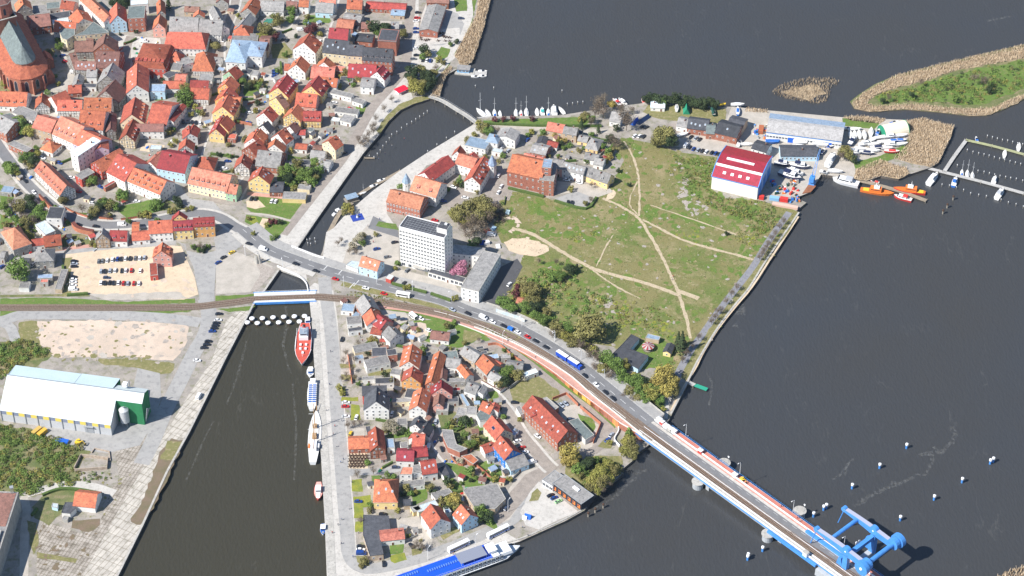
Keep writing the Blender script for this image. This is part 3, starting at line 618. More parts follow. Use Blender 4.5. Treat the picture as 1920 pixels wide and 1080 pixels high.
wall_along(mb, A, 0,0.3,0.35, mat('brick_kerb', (0.55,0.22,0.15)),0.1)
tag(mb.build('embankment'), kind='structure')
sheet('verge', parse("700,578 760,586 850,612 950,658 1020,700 1095,765 1110,772 1150,806 1155,800 1140,785 1100,750 1060,715 950,645 850,600 760,578"), 'lawn', 3, jag=0.3)
hm=bpy.data.materials.new('haze');hm.use_nodes=True; hn=hm.node_tree; hn.nodes.remove(hn.nodes['Principled BSDF']);pv=hn.nodes.new('ShaderNodeVolumePrincipled')
pv.inputs['Color'].default_value=(0.62,0.78,1.0,1);pv.inputs['Density'].default_value=0.000022; pv.inputs['Anisotropy'].default_value=0.2; hn.links.new(pv.outputs[0], hn.nodes['Material Output'].inputs['Volume'])
mb=MB();mb.box((0,850,430),(3900,4100,876), hm);hz=mb.build('haze');tag(hz, 'thin pale air over the whole town', kind='stuff')
m_=MB();wall_along(m_, offset(EB, -.3),0,.4,.7, MATS['kerb_white']);wall_along(m_, offset(EC, .3),0,.3,.6, MATS['kerb_white']);tag(m_.build('kerb'), kind='structure')
def foam_mat():
 m=bpy.data.materials.new('foam');m.use_nodes=True; nt=m.node_tree; p=nt.nodes['Principled BSDF']; p.inputs['Base Color'].default_value=(.30,.30,.28,1);p.inputs['Roughness'].default_value=.6
 n=N(nt, 'ShaderNodeTexNoise');n.inputs['Scale'].default_value=.55; n.inputs['Detail'].default_value=8; nt.links.new(N(nt, 'ShaderNodeNewGeometry').outputs['Position'], n.inputs['Vector'])
 r=N(nt, 'ShaderNodeMapRange');r.inputs[1].default_value=.40; r.inputs[2].default_value=.72; r.inputs[4].default_value=.30; nt.links.new(n.outputs[0], r.inputs[0]);nt.links.new(r.outputs[0], p.inputs['Alpha']);return m
FO=foam_mat()
for s, wd in (("1600,950 1620,938 1640,925 1665,915 1690,905 1715,895",2.4),("1660,915 1680,908 1672,903",2.0),("1715,890 1735,888 1745,872 1748,855 1725,852 1750,848",1.8),("1750,838 1765,848 1790,820 1785,800",2.4),("1560,900 1575,890 1590,870",1.2),("1583,892 1590,870 1602,860",1.2),("1020,985 1080,965 1120,950 1150,935 1175,910 1195,895",1.6),("990,1000 960,1030 940,1055",1.4),("1190,890 1200,885 1215,882",2.0),("462,640 452,680 440,720 425,760",1.2),("535,575 537,610 532,650 545,700",1.4),("548,720 555,800 552,900",1.0),("505,530 515,522 520,512",1.5),("400,790 380,830 350,900",.9),("1370,590 1385,575 1392,590",5),("1375,610 1385,615",3.5),("1325,700 1335,720 1330,760",1),("1850,40 1900,30",2)):
 P=path_pts(parse(s), lambda x, y: WZ+.03, k=6);mb=MB();strip(mb, P, -wd/2, wd/2, FO, 0, wd*.3, random.Random(5));tag(mb.build('foam'), kind='structure')
def window_mesh(wd=1.05, ht=1.45):
 mb=MB();x=wd/2; z=ht/2                       # faces -Y, wall plane at y=0
 mb.box((0,-0.03,0),(wd, 0.10, ht), FRAME)
 mb.face([(-x+.13,-.085,-z+.13),(x-.13,-.085,-z+.13),(x-.13,-.085,z-.13),(-x+.13,-.085,z-.13)], GLASS)
 mb.box((0,-0.10,0),(0.09,0.04,ht-.2), FRAME)
 return mb.mesh('window')
WIN=window_mesh();WIDE=window_mesh(2.0,1.3);BIGW=window_mesh(2.2,2.3)
def door_mesh(c, wd=1.1, ht=2.2):
 mb=MB();mb.box((0,-.03,ht/2),(wd+.2,.1,ht+.1), FRAME);mb.box((0,-.07,ht/2-.03),(wd-.05,.08,ht-.06), c);mb.box((wd*.33,-.14,1.0),(.08,.06,.2), STEEL);return mb.mesh('door')
DOOR=door_mesh(mat('door_brown', (0.16,0.07,0.04)));GATE=door_mesh(mat('gate_dark', (0.07,0.08,0.10)),2.6,2.6)
GATEB=door_mesh(BLUP, 4.2,4.0)
mb=MB();mb.box((0,0,0.06),(0.95,1.3,0.14), FRAME);mb.face([(-.37,-.55,.135),(.37,-.55,.135),(.37,.55,.135),(-.37,.55,.135)], SKYGL);SKYL=mb.mesh('skylight')
mb=MB();mb.box((0,0,0.2),(0.62,0.62,2.4), CHIM);mb.box((0,0,1.42),(0.76,0.76,0.14), CONC);mb.box((0,0,1.53),(0.36,0.36,0.12), DARK);CHIMM=mb.mesh('chimney')
mb=MB()
for i in range(5): mb.box((0,-.0+0,.05),(.01,.01,.01), DARK)
SOLAR=mat('solar_panel', (0.012,0.02,0.06), rough=0.15, spec=0.7)
mb=MB();mb.box((0,0,0.08),(2.4,1.6,0.08), STEEL);mb.face([(-1.15,-.75,.125),(1.15,-.75,.125),(1.15,.75,.125),(-1.15,.75,.125)], SOLAR);SOLM=mb.mesh('solar_panel')
def dormer_mesh(roof, front, wd=1.7, ht=1.5, dp=2.6):
 """small shed or gable dormer; faces -Y, sill at origin, runs back to +Y"""
 mb=MB();x=wd/2
 mb.box((0, dp/2, ht/2-.4),(wd, dp, ht+.8), front)
 mb.face([(-x-.2,-.25,ht-.02),(x+.2,-.25,ht-.02),(x+.2,dp,ht+.55),(-x-.2,dp,ht+.55)], roof)
 mb.face([(-x-.2,-.25,ht-.14),(-x-.2,dp,ht+.43),(x+.2,dp,ht+.43),(x+.2,-.25,ht-.14)], roof)
 for s in (-1,1): mb.face([(s*(x+.2),-.25,ht-.14),(s*(x+.2),dp,ht+.43),(s*(x+.2),dp,ht+.55),(s*(x+.2),-.25,ht-.02)], roof)
 mb.face([(-x-.2,-.25,ht-.14),(x+.2,-.25,ht-.14),(x+.2,-.25,ht-.02),(-x-.2,-.25,ht-.02)], roof)
 mb.face([(-x+.25,-.012,.25),(x-.25,-.012,.25),(x-.25,-.012,ht-.3),(-x+.25,-.012,ht-.3)], GLASS)
 for q in (-x+.2,0, x-.2): mb.box((q,-.03,ht/2-.02),(.1,.07,ht-.45), FRAME)
 return mb.mesh('dormer')
_D={}
def dormer(rc, wc):
 if (rc, wc) not in _D: _D[(rc, wc)]=dormer_mesh(ROOF[rc], WALL[wc])
 return _D[(rc, wc)]
BUILT=[]
OCC=[]
def facade(root, side, L, Wd, h, opts, rz, wm, storeys=None, z0=0.0):
 """windows on one side of an L x Wd box; side 0:-Y 1:+X 2:+Y 3:-X"""
 a=(rz+(-pi/2,0, pi/2, pi)[side])                 # world heading of the outward normal
 if sin(a) > 0.45: return
 ln=L if side in (0,2) else Wd
 off=(Wd if side in (0,2) else L)/2+.004
 n=max(1, int((ln-1.0)/opts.get('bay', 2.9)));st=storeys or max(1, int((h-.3)/2.75))
 me=opts.get('win', WIN);dr=opts.get('door', DOOR)
 for s in range(st):
  zz=z0+h*(s+0.56)/st+opts.get('dz', 0)
  for i in range(n):
   x=-ln/2+ln*(i+.5)/n
   lp={0:(x,-off),1:(off,x),2:(-x,off),3:(-off,-x)}[side]
   r=(0, pi/2, pi, -pi/2)[side]
   if s == 0 and side == 0 and i == n//2 and not opts.get('nodoor') and z0 == 0:
    inst('door', dr, root, (lp[0], lp[1], 0.0), r);continue
   o=inst('window', me, root, (lp[0], lp[1], zz), r)
   if h/st < 2.2: o.scale=(1,1,.7)
def timber(root, L, Wd, h, r, rz, gable):
 mb=MB();t=0.16
 for side in range(4):
  a=rz+(-pi/2,0, pi/2, pi)[side]
  if sin(a) > 0.45: continue
  ln=L if side in (0,2) else Wd; off=(Wd if side in (0,2) else L)/2+.03; rr=(0, pi/2, pi, -pi/2)[side]
  T=Matrix.Rotation(rr, 4, 'Z')
  def bx(x, z, dx, dzz, sk=0): mb.box((0,0,0),(dx, .08, dzz), WOODD, M=T @ Matrix.Translation((x, -off, z)) @ Matrix.Rotation(sk, 4, 'Y'))
  n=max(2, int(ln/1.7))
  for i in range(n+1): bx(-ln/2+.1+(ln-.2)*i/n, h/2, t, h)
  for z in (h-.1, h*.5+.2, h*.5-1.0,.3): bx(0, z, ln, t)
  if side in (1,3) and gable:
   for k in (1,2,3):
    zz=h+r*k/4; bx(0, zz, ln*(1-k/4)-.3, t)
   for q in (-.3,-.15,0,.15,.3): bx(q*ln, h+r*(1-abs(q)*2)/2, t, r*(1-abs(q)*2)-.2)
 mb.build('timber_frame', root)
def house_at(cx, cy, L, Wd, h, k, rz, typ, rc, wc, opts, label, name='house', cat='house', group=None, z0=0.0):
 """ridge along local X. k: rise / half width"""
 root=empty(name, (cx, cy, z0), rz, label, cat, group)
 BUILT.append((root, cx, cy, L, Wd, label));OCC.append((cx, cy, max(L, Wd)/2))
 wm=WALL[wc]; rm=ROOF[rc]; r=k*Wd/2; x=L/2; y=Wd/2
 jit=RND.uniform(-.04,.04);h=h+jit
 mb=MB()
 if typ in ('f',):
  pw=.35; mb.prism([(-x,-y),(x,-y),(x,y),(-x,y)], 0, h, wm, wm);mb.build('walls', root)
  m2=MB();m2.prism([(-x+.02,-y+.02),(x-.02,-y+.02),(x-.02,y-.02),(-x+.02,y-.02)], h+.005, h+.10, rm, rm)
  trim=opts.get('trim', CONC)
  for c, d in (((0,-y+.1,h+.14),(L+.16,.24,.3)),((0,y-.1,h+.14),(L+.16,.24,.3)),((-x+.1,0,h+.14),(.24,Wd-.3,.3)),((x-.1,0,h+.14),(.24,Wd-.3,.3))): m2.box(c, d, trim)
  m2.build('roof', root)
 elif typ in ('g','G'):
  for s in (-1,1): mb.face([(-x,s*y,0),(x,s*y,0),(x,s*y,h),(-x,s*y,h)][::(1 if s < 0 else -1)], wm)
  for s in (-1,1): mb.face([(s*x,-y,0),(s*x,y,0),(s*x,y,h),(s*x,0,h+r),(s*x,-y,h)][::(1 if s > 0 else -1)], wm)
  mb.build('walls', root)
  m2=MB();ov=.35; e=opts.get('ov', .22);t=.22; zl=h-ov*k
  for s in (-1,1):
   up=[(-x-e,s*(y+ov),zl+t),(x+e,s*(y+ov),zl+t),(x+e,0,h+r+t),(-x-e,0,h+r+t)]
   lo=[(p[0],p[1],p[2]-t+.01) for p in up]
   m2.face(up[::(1 if s < 0 else -1)], rm);m2.face(lo[::(-1 if s < 0 else 1)], rm)
   m2.face([lo[0],lo[1],up[1],up[0]], rm);m2.face([lo[1],lo[2],up[2],up[1]], rm);m2.face([lo[3],lo[0],up[0],up[3]], rm)
  m2.box((0,0,h+r+t+.02),(L+2*e+.02,.28,.12), rm)
  m2.build('roof', root)
 elif typ in ('h','H','m'):
  mb.prism([(-x,-y),(x,-y),(x,y),(-x,y)], 0, h, wm, wm);mb.build('walls', root)
  m2=MB();ov=.4; X=x+ov; Y=y+ov; hp=opts.get('hip', 1.0)
  rr=max(.2, x-y*hp);zl=h-.05
  if typ == 'm':
   in_=min(y*.3,1.6);z1=h+in_*1.9; a=X-in_; b=Y-in_
   q=[(-X,-Y,zl),(X,-Y,zl),(X,Y,zl),(-X,Y,zl)]; p=[(-a,-b,z1),(a,-b,z1),(a,b,z1),(-a,b,z1)]
   for i in range(4): j=(i+1) % 4; m2.face([q[i],q[j],p[j],p[i]], rm)
   z2=z1+.25*b; rr2=max(.2, a-b);R=[(-rr2,0,z2),(rr2,0,z2)]
   m2.face([p[0],p[1],R[1],R[0]], rm);m2.face([p[2],p[3],R[0],R[1]], rm);m2.face([p[1],p[2],R[1]], rm);m2.face([p[3],p[0],R[0]], rm)
  else:
   R=[(-rr,0,h+r),(rr,0,h+r)]; q=[(-X,-Y,zl),(X,-Y,zl),(X,Y,zl),(-X,Y,zl)]
   m2.face([q[0],q[1],R[1],R[0]], rm);m2.face([q[2],q[3],R[0],R[1]], rm);m2.face([q[1],q[2],R[1]], rm);m2.face([q[3],q[0],R[0]], rm)
  m2.prism([(-X,-Y),(X,-Y),(X,Y),(-X,Y)], zl-.15, zl-.002, FRAME, FRAME, bottom=True)
  m2.build('roof', root)
 if not opts.get('nowin'):
  for sd in range(4): facade(root, sd, L, Wd, h, opts, rz, wm, opts.get('st'))
  if typ in ('g','G') and Wd > 5:
   for sd in (1,3):
    a=rz+(0,0,0, pi)[sd]
    if sin(a) > .45: continue
    rr=(0, pi/2, pi, -pi/2)[sd]; sx=1 if sd == 1 else -1
    nn=3 if Wd > 9 else 2
    for i in range(nn):
     yy=(i-(nn-1)/2)*min(2.2, Wd*.22);zz=h+r*.28
     if r > 2.4: inst('window', WIN, root, (sx*(x+.004), yy, zz), rr, (.8,1,.8))
    if r > 4.5: inst('window', WIN, root, (sx*(x+.004),0, h+r*.6), rr, (.7,1,.7))
 if opts.get('t'): timber(root, L, Wd, h, r, rz, typ in ('g','G'))
 if typ != 'f':
  for key, s in (('d', -1),('e', 1)):
   n=int(opts.get(key, 0));rows=opts.get('rows', 1)
   for row in range(rows):
    for i in range(n):
     xx=-x+L*(i+.5+.25*(row % 2))/n*.94+L*.02; f=(.22 if rows == 1 else .14)+row*.36; yy=s*y*(1-f)
     o=inst('dormer', dormer(rc, opts.get('dw', 'w' if wc in 'wlcy' else wc)), root, (xx, yy, h+r*f-.1+(.35 if typ == 'm' else 0)),0 if s < 0 else pi)
     if r < 3.5: o.scale=(.8,.8,.7)
  for key, s in (('k', -1),('j', 1)):
   n=int(opts.get(key, 0))
   for i in range(n):
    f=.35+.3*RND.random();xx=-x+L*(i+.5)/n+RND.uniform(-.4,.4);th=math.atan(k)
    inst('skylight', SKYL, root, (xx*.9, s*y*(1-f)-s*0.0, h+r*f+.22),(th*(1 if s < 0 else -1),0,0))
  for i in range(int(opts.get('s', 0))):
   th=math.atan(k);f=.45
   inst('solar_panel', SOLM, root, (-x+L*(i+.5)/opts['s'], -y*(1-f), h+r*f+.24),(th, 0,0))
 nc=int(opts.get('c', 1 if typ != 'f' and L*Wd > 45 and not opts.get('nowin') else 0))
 for i in range(nc):
  yy=RND.choice((-1,1))*.12*Wd; inst('chimney', CHIMM, root, (RND.uniform(-.32,.32)*L, yy, h+(r-abs(yy)*k if typ != 'f' else .2)+.2))
 return root
def popts(s):
 o={}
 for t in s.split():
  if t == 't': o['t']=1
  elif t == 'nw': o['nowin']=1
  elif t[0] in 'dekjsc' and t[1:].isdigit(): o[t[0]]=int(t[1:])
  elif t.startswith('rows'): o['rows']=int(t[4:])
  elif t.startswith('st'): o['st']=int(t[2:])
  elif t.startswith('hip'): o['hip']=float(t[3:])
  elif t.startswith('bay'): o['bay']=float(t[3:])
 return o
def place(o, s, grp=None):
 """one line of a table: A B C (zoomed photo pixels) height slope type roof walls options | label"""
 geo, label=s.split('|');tk=geo.split()
 z4=Z4(o);A, B, C=[z4(tuple(float(q) for q in t.split(','))) for t in tk[:3]]
 h=float(tk[3]);k=float(tk[4]);typ, rc, wc=tk[5], tk[6], tk[7]; op=popts(' '.join(tk[8:]))
 a=W(*A, h);b=W(*B, h);u=Vector((b.x-a.x, b.y-a.y));Lab=u.length; u.normalize();n=Vector((-u.y, u.x))
 if n.y < 0 and abs(n.y) > .2: n=-n; 
 if typ in ('g','h','m'):
  dep=6.0
  for _ in range(12):
   zr=h+k*dep/2
   if typ == 'm': zr=h+2.6
   c=W(*C, zr);dd=abs((c.x-a.x)*n.x+(c.y-a.y)*n.y);dep=.5*dep+.5*(2*dd if typ != 'm' else 2*dd)
  dep=max(3, min(dep, 26));L, Wd=Lab, dep; rz=atan2(u.y, u.x)
 elif typ in ('G','H'):
  zr=h+k*Lab/2; c=W(*C, zr);dep=max(3.5, abs((c.x-a.x)*n.x+(c.y-a.y)*n.y));L, Wd=dep, Lab; rz=atan2(n.y, n.x)+pi
 else:
  c=W(*C, h);dep=max(2.2, abs((c.x-a.x)*n.x+(c.y-a.y)*n.y));L, Wd=Lab, dep; rz=atan2(u.y, u.x)
 cx=a.x+u.x*Lab/2+n.x*dep/2; cy=a.y+u.y*Lab/2+n.y*dep/2
 lab=label.strip();w0=lab.split(';');nm='house'; cat='house'
 if len(w0) > 1: cat=w0[0].strip();nm=cat.replace(' ', '_');lab=w0[1].strip()
 if typ in ('H',): typ='h'
 return house_at(cx, cy, L, Wd, h, k, rz, typ, rc, wc, op, lab, nm, cat, grp)
def table(o, txt, grp=None):
 for ln in txt.strip().splitlines():
  if ln.strip() and not ln.startswith('#'): place(o, ln, grp)
def block(o, s):
 """extruded flat-roofed outline: pts | h roof wall opts | label"""
 pp, sp, label=s.split('|');z4=Z4(o);h, rc, wc, *op=sp.split();h=float(h);op=popts(' '.join(op))
 P=[W(*z4(p), h) for p in parse(pp)]; cx=sum(p.x for p in P)/len(P);cy=sum(p.y for p in P)/len(P)
 Q=[(p.x-cx, p.y-cy) for p in P]
 if area2(Q) < 0: Q=Q[::-1]
 lab=label.strip();cat='building'
 if ';' in lab: cat, lab=[q.strip() for q in lab.split(';')]
 root=empty(cat.replace(' ', '_'),(cx, cy, 0),0, lab, cat);OCC.append((cx, cy, 8))
 mb=MB();mb.prism(Q, 0, h, WALL[wc], WALL[wc]);mb.build('walls', root)
 m2=MB();Qi=[(a*.985, b*.985) for a, b in Q]; m2.prism(Qi, h+.005, h+.12, ROOF[rc], ROOF[rc])
 for i in range(len(Q)):
  a, b=Q[i], Q[(i+1) % len(Q)]; d=hypot(b[0]-a[0], b[1]-a[1]);m2.box(((a[0]+b[0])/2,(a[1]+b[1])/2, h+.16+.003*i),(d+.1,.28,.3), CONC if rc != 'K' else ROOF['K'], rz=atan2(b[1]-a[1], b[0]-a[0]))
 m2.build('roof', root)
 if not op.get('nowin'):
  for i in range(len(Q)):
   a, b=Q[i], Q[(i+1) % len(Q)]; d=hypot(b[0]-a[0], b[1]-a[1]);ang=atan2(b[1]-a[1], b[0]-a[0])
   if cos(ang) < -.3 or d < 3: continue
   n=max(1, int(d/2.9));st=op.get('st') or max(1, int(h/2.8));nx, ny=sin(ang),-cos(ang)
   for s_ in range(st):
    for j in range(n):
     t=(j+.5)/n; inst('door' if (s_ == 0 and j == n//2) else 'window', DOOR if (s_ == 0 and j == n//2) else WIN, root, (a[0]+(b[0]-a[0])*t+nx*.004, a[1]+(b[1]-a[1])*t+ny*.004,0 if (s_ == 0 and j == n//2) else h*(s_+.56)/st), ang)
 return root
table((0,0), """
125,85 240,65 160,-20 8 .9 G O g | orange roofed grey house behind the church tower
450,62 548,75 505,8 6 .8 g R p | small red roofed house above the dark glazed flat roof
400,235 560,250 520,165 7 .9 g O w k2 | orange roofed white house with two pale skylights behind the big green roofed block
560,200 700,165 620,60 7 .7 G O w | orange gable running up behind the green roofed block
213,212 383,190 280,112 6 .7 g B b c2 | dark brown roofed house with a brick right gable next to the church
150,222 212,230 180,150 5 .7 g R b | red roofed brick house squeezed between church and brown roof
590,-10 780,165 668,-15 8 .8 g P w bay2.6 | long white street house with salmon roof at the top edge left of the square
826,175 948,165 842,22 8 1.1 G O l st3 | blue and white gable front with orange roof facing the square
880,118 940,112 905,40 7 .8 G O g | dark orange roof between the blue gable and the flat brick house
1145,215 1238,215 1198,108 7 1.1 G O p c0 | pink corner house with orange roof and round oriel on the square
1180,110 1240,105 1210,-10 6 1.2 G O g | narrow orange gable above the pink corner house
1268,238 1482,245 1380,130 6 .9 g G g | wide grey roofed barn house above the white museum
1488,250 1660,262 1580,150 6 .9 g G w t | half-timbered white house with grey roof right of the barn house
1650,230 1720,215 1690,22 7 .9 G G w | long grey roof running up the street beside the half-timbered house
1382,85 1490,90 1430,50 4 .7 g B t | low brown shed roof in the yards above the museum
1450,130 1530,130 1485,75 4 .8 G O g | small orange and brown gable in the yards above the museum
1228,362 1540,368 1390,240 6 .75 h O w k0 st2 bay2.6 hip.35 | white museum with a broad orange roof on the square
1000,505 1238,520 1120,402 8 .8 m R r d7 st2 | red mansard building with many white dormers on the square
1443,532 1600,535 1525,385 4 .9 h O w t | orange hipped house with a dark band of windows in its roof
1268,468 1355,475 1312,385 5 1.2 h O g | small pointed orange roof below the museum
948,700 1112,690 1062,472 8 .85 G O w k4 | tall white gable with orange roof facing down the shady street
903,925 1085,925 1030,728 7 .9 G O c e5 | long orange roof with dormers below the tall white gable
1100,925 1245,945 1175,758 7 .5 g O w | orange hipped wing with the glass roofed passage
893,1050 1010,1060 960,890 6 .95 G R c t e4 | half-timbered gable with red dormered roof at the end of the shady street
1010,985 1225,985 1120,930 6 .8 g B w | brown roofed cross wing behind the half-timbered gable
1222,662 1388,665 1305,610 4 .7 g O w | low orange roofed white house in the courtyard
1425,668 1560,672 1498,605 6 .8 g R w | red roofed rear house above the half-timbered one by the yard
1425,738 1562,745 1492,662 5 .8 g R w t | half-timbered white house with red roof by the parking yard
728,628 892,640 805,468 7 .95 G G g t c2 | grey gabled house on the bend of the shady street
718,738 888,775 802,585 7 .95 G B g t | brown half-timbered gable below the grey gabled house
430,828 612,830 520,752 5 .85 g O w t d2 | orange roofed half-timbered house with two dark dormers
348,745 440,822 445,640 5 .8 G O w | orange gabled house with its roof turned to the church square
628,830 832,832 730,735 7 .85 g O w d3 | orange roofed house with three long dormers, upper of two
586,958 772,975 690,830 8 .85 g O w t d3 | half-timbered house with three long dormers, lower of two
264,812 372,805 270,700 5 1.0 G O w t | little half-timbered gable with orange roof below the church
-80,790 195,800 90,690 4 .8 g O w d5 | long low orange roof with five narrow dormers below the church
540,650 612,650 585,552 4 .8 G G g | little grey gable in the green yard by the brown court
512,700 610,695 565,640 3.5 .6 g R b | small dark red roof in the green yard
500,420 560,520 530,335 7 .8 G B g t | left wing of the brown half-timbered court
560,520 715,528 640,460 7 .7 g B g t k5 | lower left range of the brown court with square skylights
712,505 885,512 800,385 8 .7 g B b k4 | brown brick range of the court on the shady street
700,385 868,385 742,255 8 .85 G B b | brown gable at the top of the court facing the bend
560,390 700,385 620,308 6 .8 g B g t | upper range of the brown half-timbered court
648,578 722,578 690,520 5 .4 g G w | small white house with a row of blue skylights
1005,590 1010,590 1007,560 3 .5 f G g nw | grey box roof between the shady street and the courtyard
""")
table((0,0), """
378,150 530,128 520,82 5 0 f K g k0 | shed; flat dark bitumen roof between the churchyard and the orange roofs
395,185 520,165 500,132 5.5 0 f W w | shed; pale flat roof below the dark bitumen roof
250,112 378,98 355,35 3 0 f G c | shed; beige courtyard shed with grey flat roof
350,70 450,60 430,15 4 0 f S g | shed; green grey flat roof near the top left edge
955,140 1082,135 1080,45 11 0 f S b st3 bay3.2 | building; tall brick house with grey green flat roof on the square
978,40 1110,30 1100,-5 8 0 f W w | building; white flat roof at the top edge above the brick house
1220,560 1262,590 1260,470 6 0 f K g | shed; narrow charcoal flat roof below the little pointed roof
1280,525 1350,530 1350,475 7 0 f G c st2 | building; cream rear building with grey flat roof below the pointed roof
1350,500 1450,470 1445,415 6 0 f G w | building; white stepped annex with grey flat roof below the museum
1490,605 1590,608 1585,555 5 0 f G w | building; white low annex with grey flat roof below the banded orange roof
620,655 720,658 718,630 3 0 f K w | shed; dark glazed flat roof with white edge in the green yard
1125,690 1235,690 1230,632 6 0 f U l | conservatory; blue glass roofed passage between the orange wings
""")
table((400,0), """
205,95 315,112 265,-30 6 .9 G O g | orange row house at the top edge on the street bend
155,222 240,240 215,85 6 .9 G G g | grey roofed row house above the orange pointed roof
142,282 282,285 212,185 5 .9 h O w | orange pointed roof house above the blue roofed school
92,462 238,470 160,340 9 .25 h U w st2 bay2.6 | blue grey hipped school wing at the street corner
238,415 362,425 300,345 9 .25 h U w st2 bay2.6 | blue grey hipped school wing with its shaded inner corner
335,375 410,378 370,290 6 .4 g B t | narrow brown roofed tan building beside the school
350,78 525,85 435,10 4.5 .7 g G w | white house with grey roof in the top yards
765,90 895,98 832,22 4.5 .8 g G l | pale blue house with grey roof above the green lawn
795,28 915,30 860,-20 7 .8 g P w | salmon roofed house at the top edge behind the pale blue house
1000,65 1112,70 1058,2 6 .8 g O t | orange roofed tan house standing at the top of the lane
598,368 764,398 690,240 9 .85 G O w bay2.6 e1 | big white gable with orange roof left of the dark mansard block
562,525 688,545 650,420 6 .95 G O w | white gable with orange roof and side wing below the big white gable
530,525 565,528 550,480 4 .8 g O w | small orange side wing left of the white gable
770,505 892,522 838,425 5 .9 G O w | small orange gable beside the salmon shed roof
728,585 902,592 818,508 4 .4 g P t | wide salmon roofed low hall between the gables
818,392 1000,412 920,298 9 .7 g K c k4 st2 | long cream house with charcoal skylit roof, left of the pair
1002,414 1114,420 1065,338 9 .8 g K c st2 | short cream house with charcoal roof, right of the pair
862,292 1005,302 950,215 9 .8 g D c | dark red roof behind the long cream house
1116,448 1340,465 1230,362 11 1.3 g K b d5 st3 bay2.4 | large brick house with charcoal mansard and five dormers
1062,305 1190,318 1130,270 5 .3 g K b | low brick yard building with dark roof
1008,578 1215,588 1115,484 3.5 .85 g D y k4 | maroon roofed low yellow house with skylights
1178,572 1282,600 1250,482 6.5 1.0 G D w e3 | white gable with steep maroon roof by the promenade
1102,648 1200,655 1150,597 6 .4 g G w | white house with pale grey roof behind the maroon gable
1232,300 1370,310 1300,258 12 .05 h K b nw | flat black roof of the brick block at the back
1330,112 1432,118 1390,85 3 .2 g U t | low blue roofed shed near the quay street
1545,228 1680,240 1640,28 5 .3 G G b k0 | long grey roofed brick restaurant by the beach terrace
1600,18 1765,25 1680,-25 5 .6 g B b t | half-timbered brick house at the top edge above the restaurant
922,202 1045,215 985,150 4 .5 g P b | salmon roofed brick shed above the dark red roof
970,150 1100,170 1040,112 3.5 .4 g G g | low grey shed in the yard above the salmon roof
1110,215 1175,215 1145,172 3 .5 g B b | small brick shed among the yard trees
1330,215 1390,215 1365,178 3.5 .3 g G g | small grey shed at the end of the tree yard
415,700 560,730 540,555 7 .9 G D y e5 k2 | yellow gable with maroon dormered roof, upper of the row
418,760 530,815 480,690 7 .9 G B y k3 | brown red row house below the yellow gable
322,882 440,915 402,790 6 .95 G R w k3 | white gable with bright red roof in the sloping row
328,965 425,1000 375,895 5 .9 G K w | dark roof covered in panels in the sloping row
232,1075 365,1095 320,962 5 .9 G O w | orange gable at the bottom of the sloping row
662,690 812,722 762,562 6 .9 G R y e2 | yellow gable with red roof and orange side wing
790,640 922,655 850,582 4.5 .75 g O w k2 | orange side wing with pale skylights
612,790 766,805 695,702 4.5 .85 g O p d2 | orange roofed pink house with two dormers
522,885 655,915 618,780 6 .9 G O y t | yellow half-timbered gable with orange roof
672,905 806,908 738,835 5.5 .85 g R y t d3 | yellow half-timbered house with red roof and three dormers
535,970 615,1000 582,900 5 .9 G B w | dark brown roof between two orange gables in the lane
432,1035 545,1082 508,945 5.5 .95 G O w e1 | white gable with orange roof in the dark lane
620,1010 688,1012 655,978 3 .5 g R w | small red shed roof beside the white garages
72,565 170,600 132,475 5.5 .95 G R n | green gable with red roof across from the school
32,665 152,690 102,565 6.5 .9 G O o k2 | orange roofed ochre house, first below the green gable
12,755 140,780 85,645 6.5 .9 G O o d3 | orange roofed house with slit dormers, second below the green gable
-8,850 150,870 62,705 7 .9 G O y e3 | yellow gable with orange roof, third below the green gable
95,775 196,782 145,732 6 .5 g O y | yellow side wing with orange roof by the parking yard
0,955 112,985 60,855 6 .9 G R y k2 | red roofed house below the yellow gable
1235,380 1390,395 1320,345 3 .3 f K b nw | shed; low dark yard roof tucked against the brick block
""".replace("1235,380 1390,395 1320,345 3 .3 f K b nw | shed; low dark yard roof tucked against the brick block\n", ""))
table((400,0), """
128,328 325,332 320,255 6 0 f G w st2 | building; white flat roofed link above the blue roofed school
372,178 445,180 440,140 3 0 f T g | shed; teal flat roof in the yards above the school
360,160 372,165 375,135 3 0 f B g | shed; narrow brown lean-to beside the teal roof
840,690 1032,735 1035,700 3.5 0 f G w | shed; long white walled yard building with grey flat roof
1040,760 1118,785 1100,740 3 0 f G w | shed; small white annex at the end of the long yard building
905,838 1080,860 1095,822 3 0 f G w | garage; white garage row with grey roof, upper of two
945,905 1030,925 1050,872 3 0 f G w | garage; white garage row with grey roof, lower of two
880,905 940,915 938,885 2.5 0 f W g | caravan; pale camper shell between the garages
200,545 275,560 280,520 3.5 0 f K w | shed; dark flat roof left of the blue cars
282,565 330,570 330,530 3.5 0 f G w | shed; grey cube annex right of the dark flat roof
950,610 1045,612 1045,575 3 0 f K g | shed; black flat roof beside the yellow house
900,530 972,540 972,498 4 0 f P b | shed; salmon flat roof left of the maroon house
705,985 745,990 745,960 3 0 f S w | shed; little green grey roof in the yard of the lane
""")
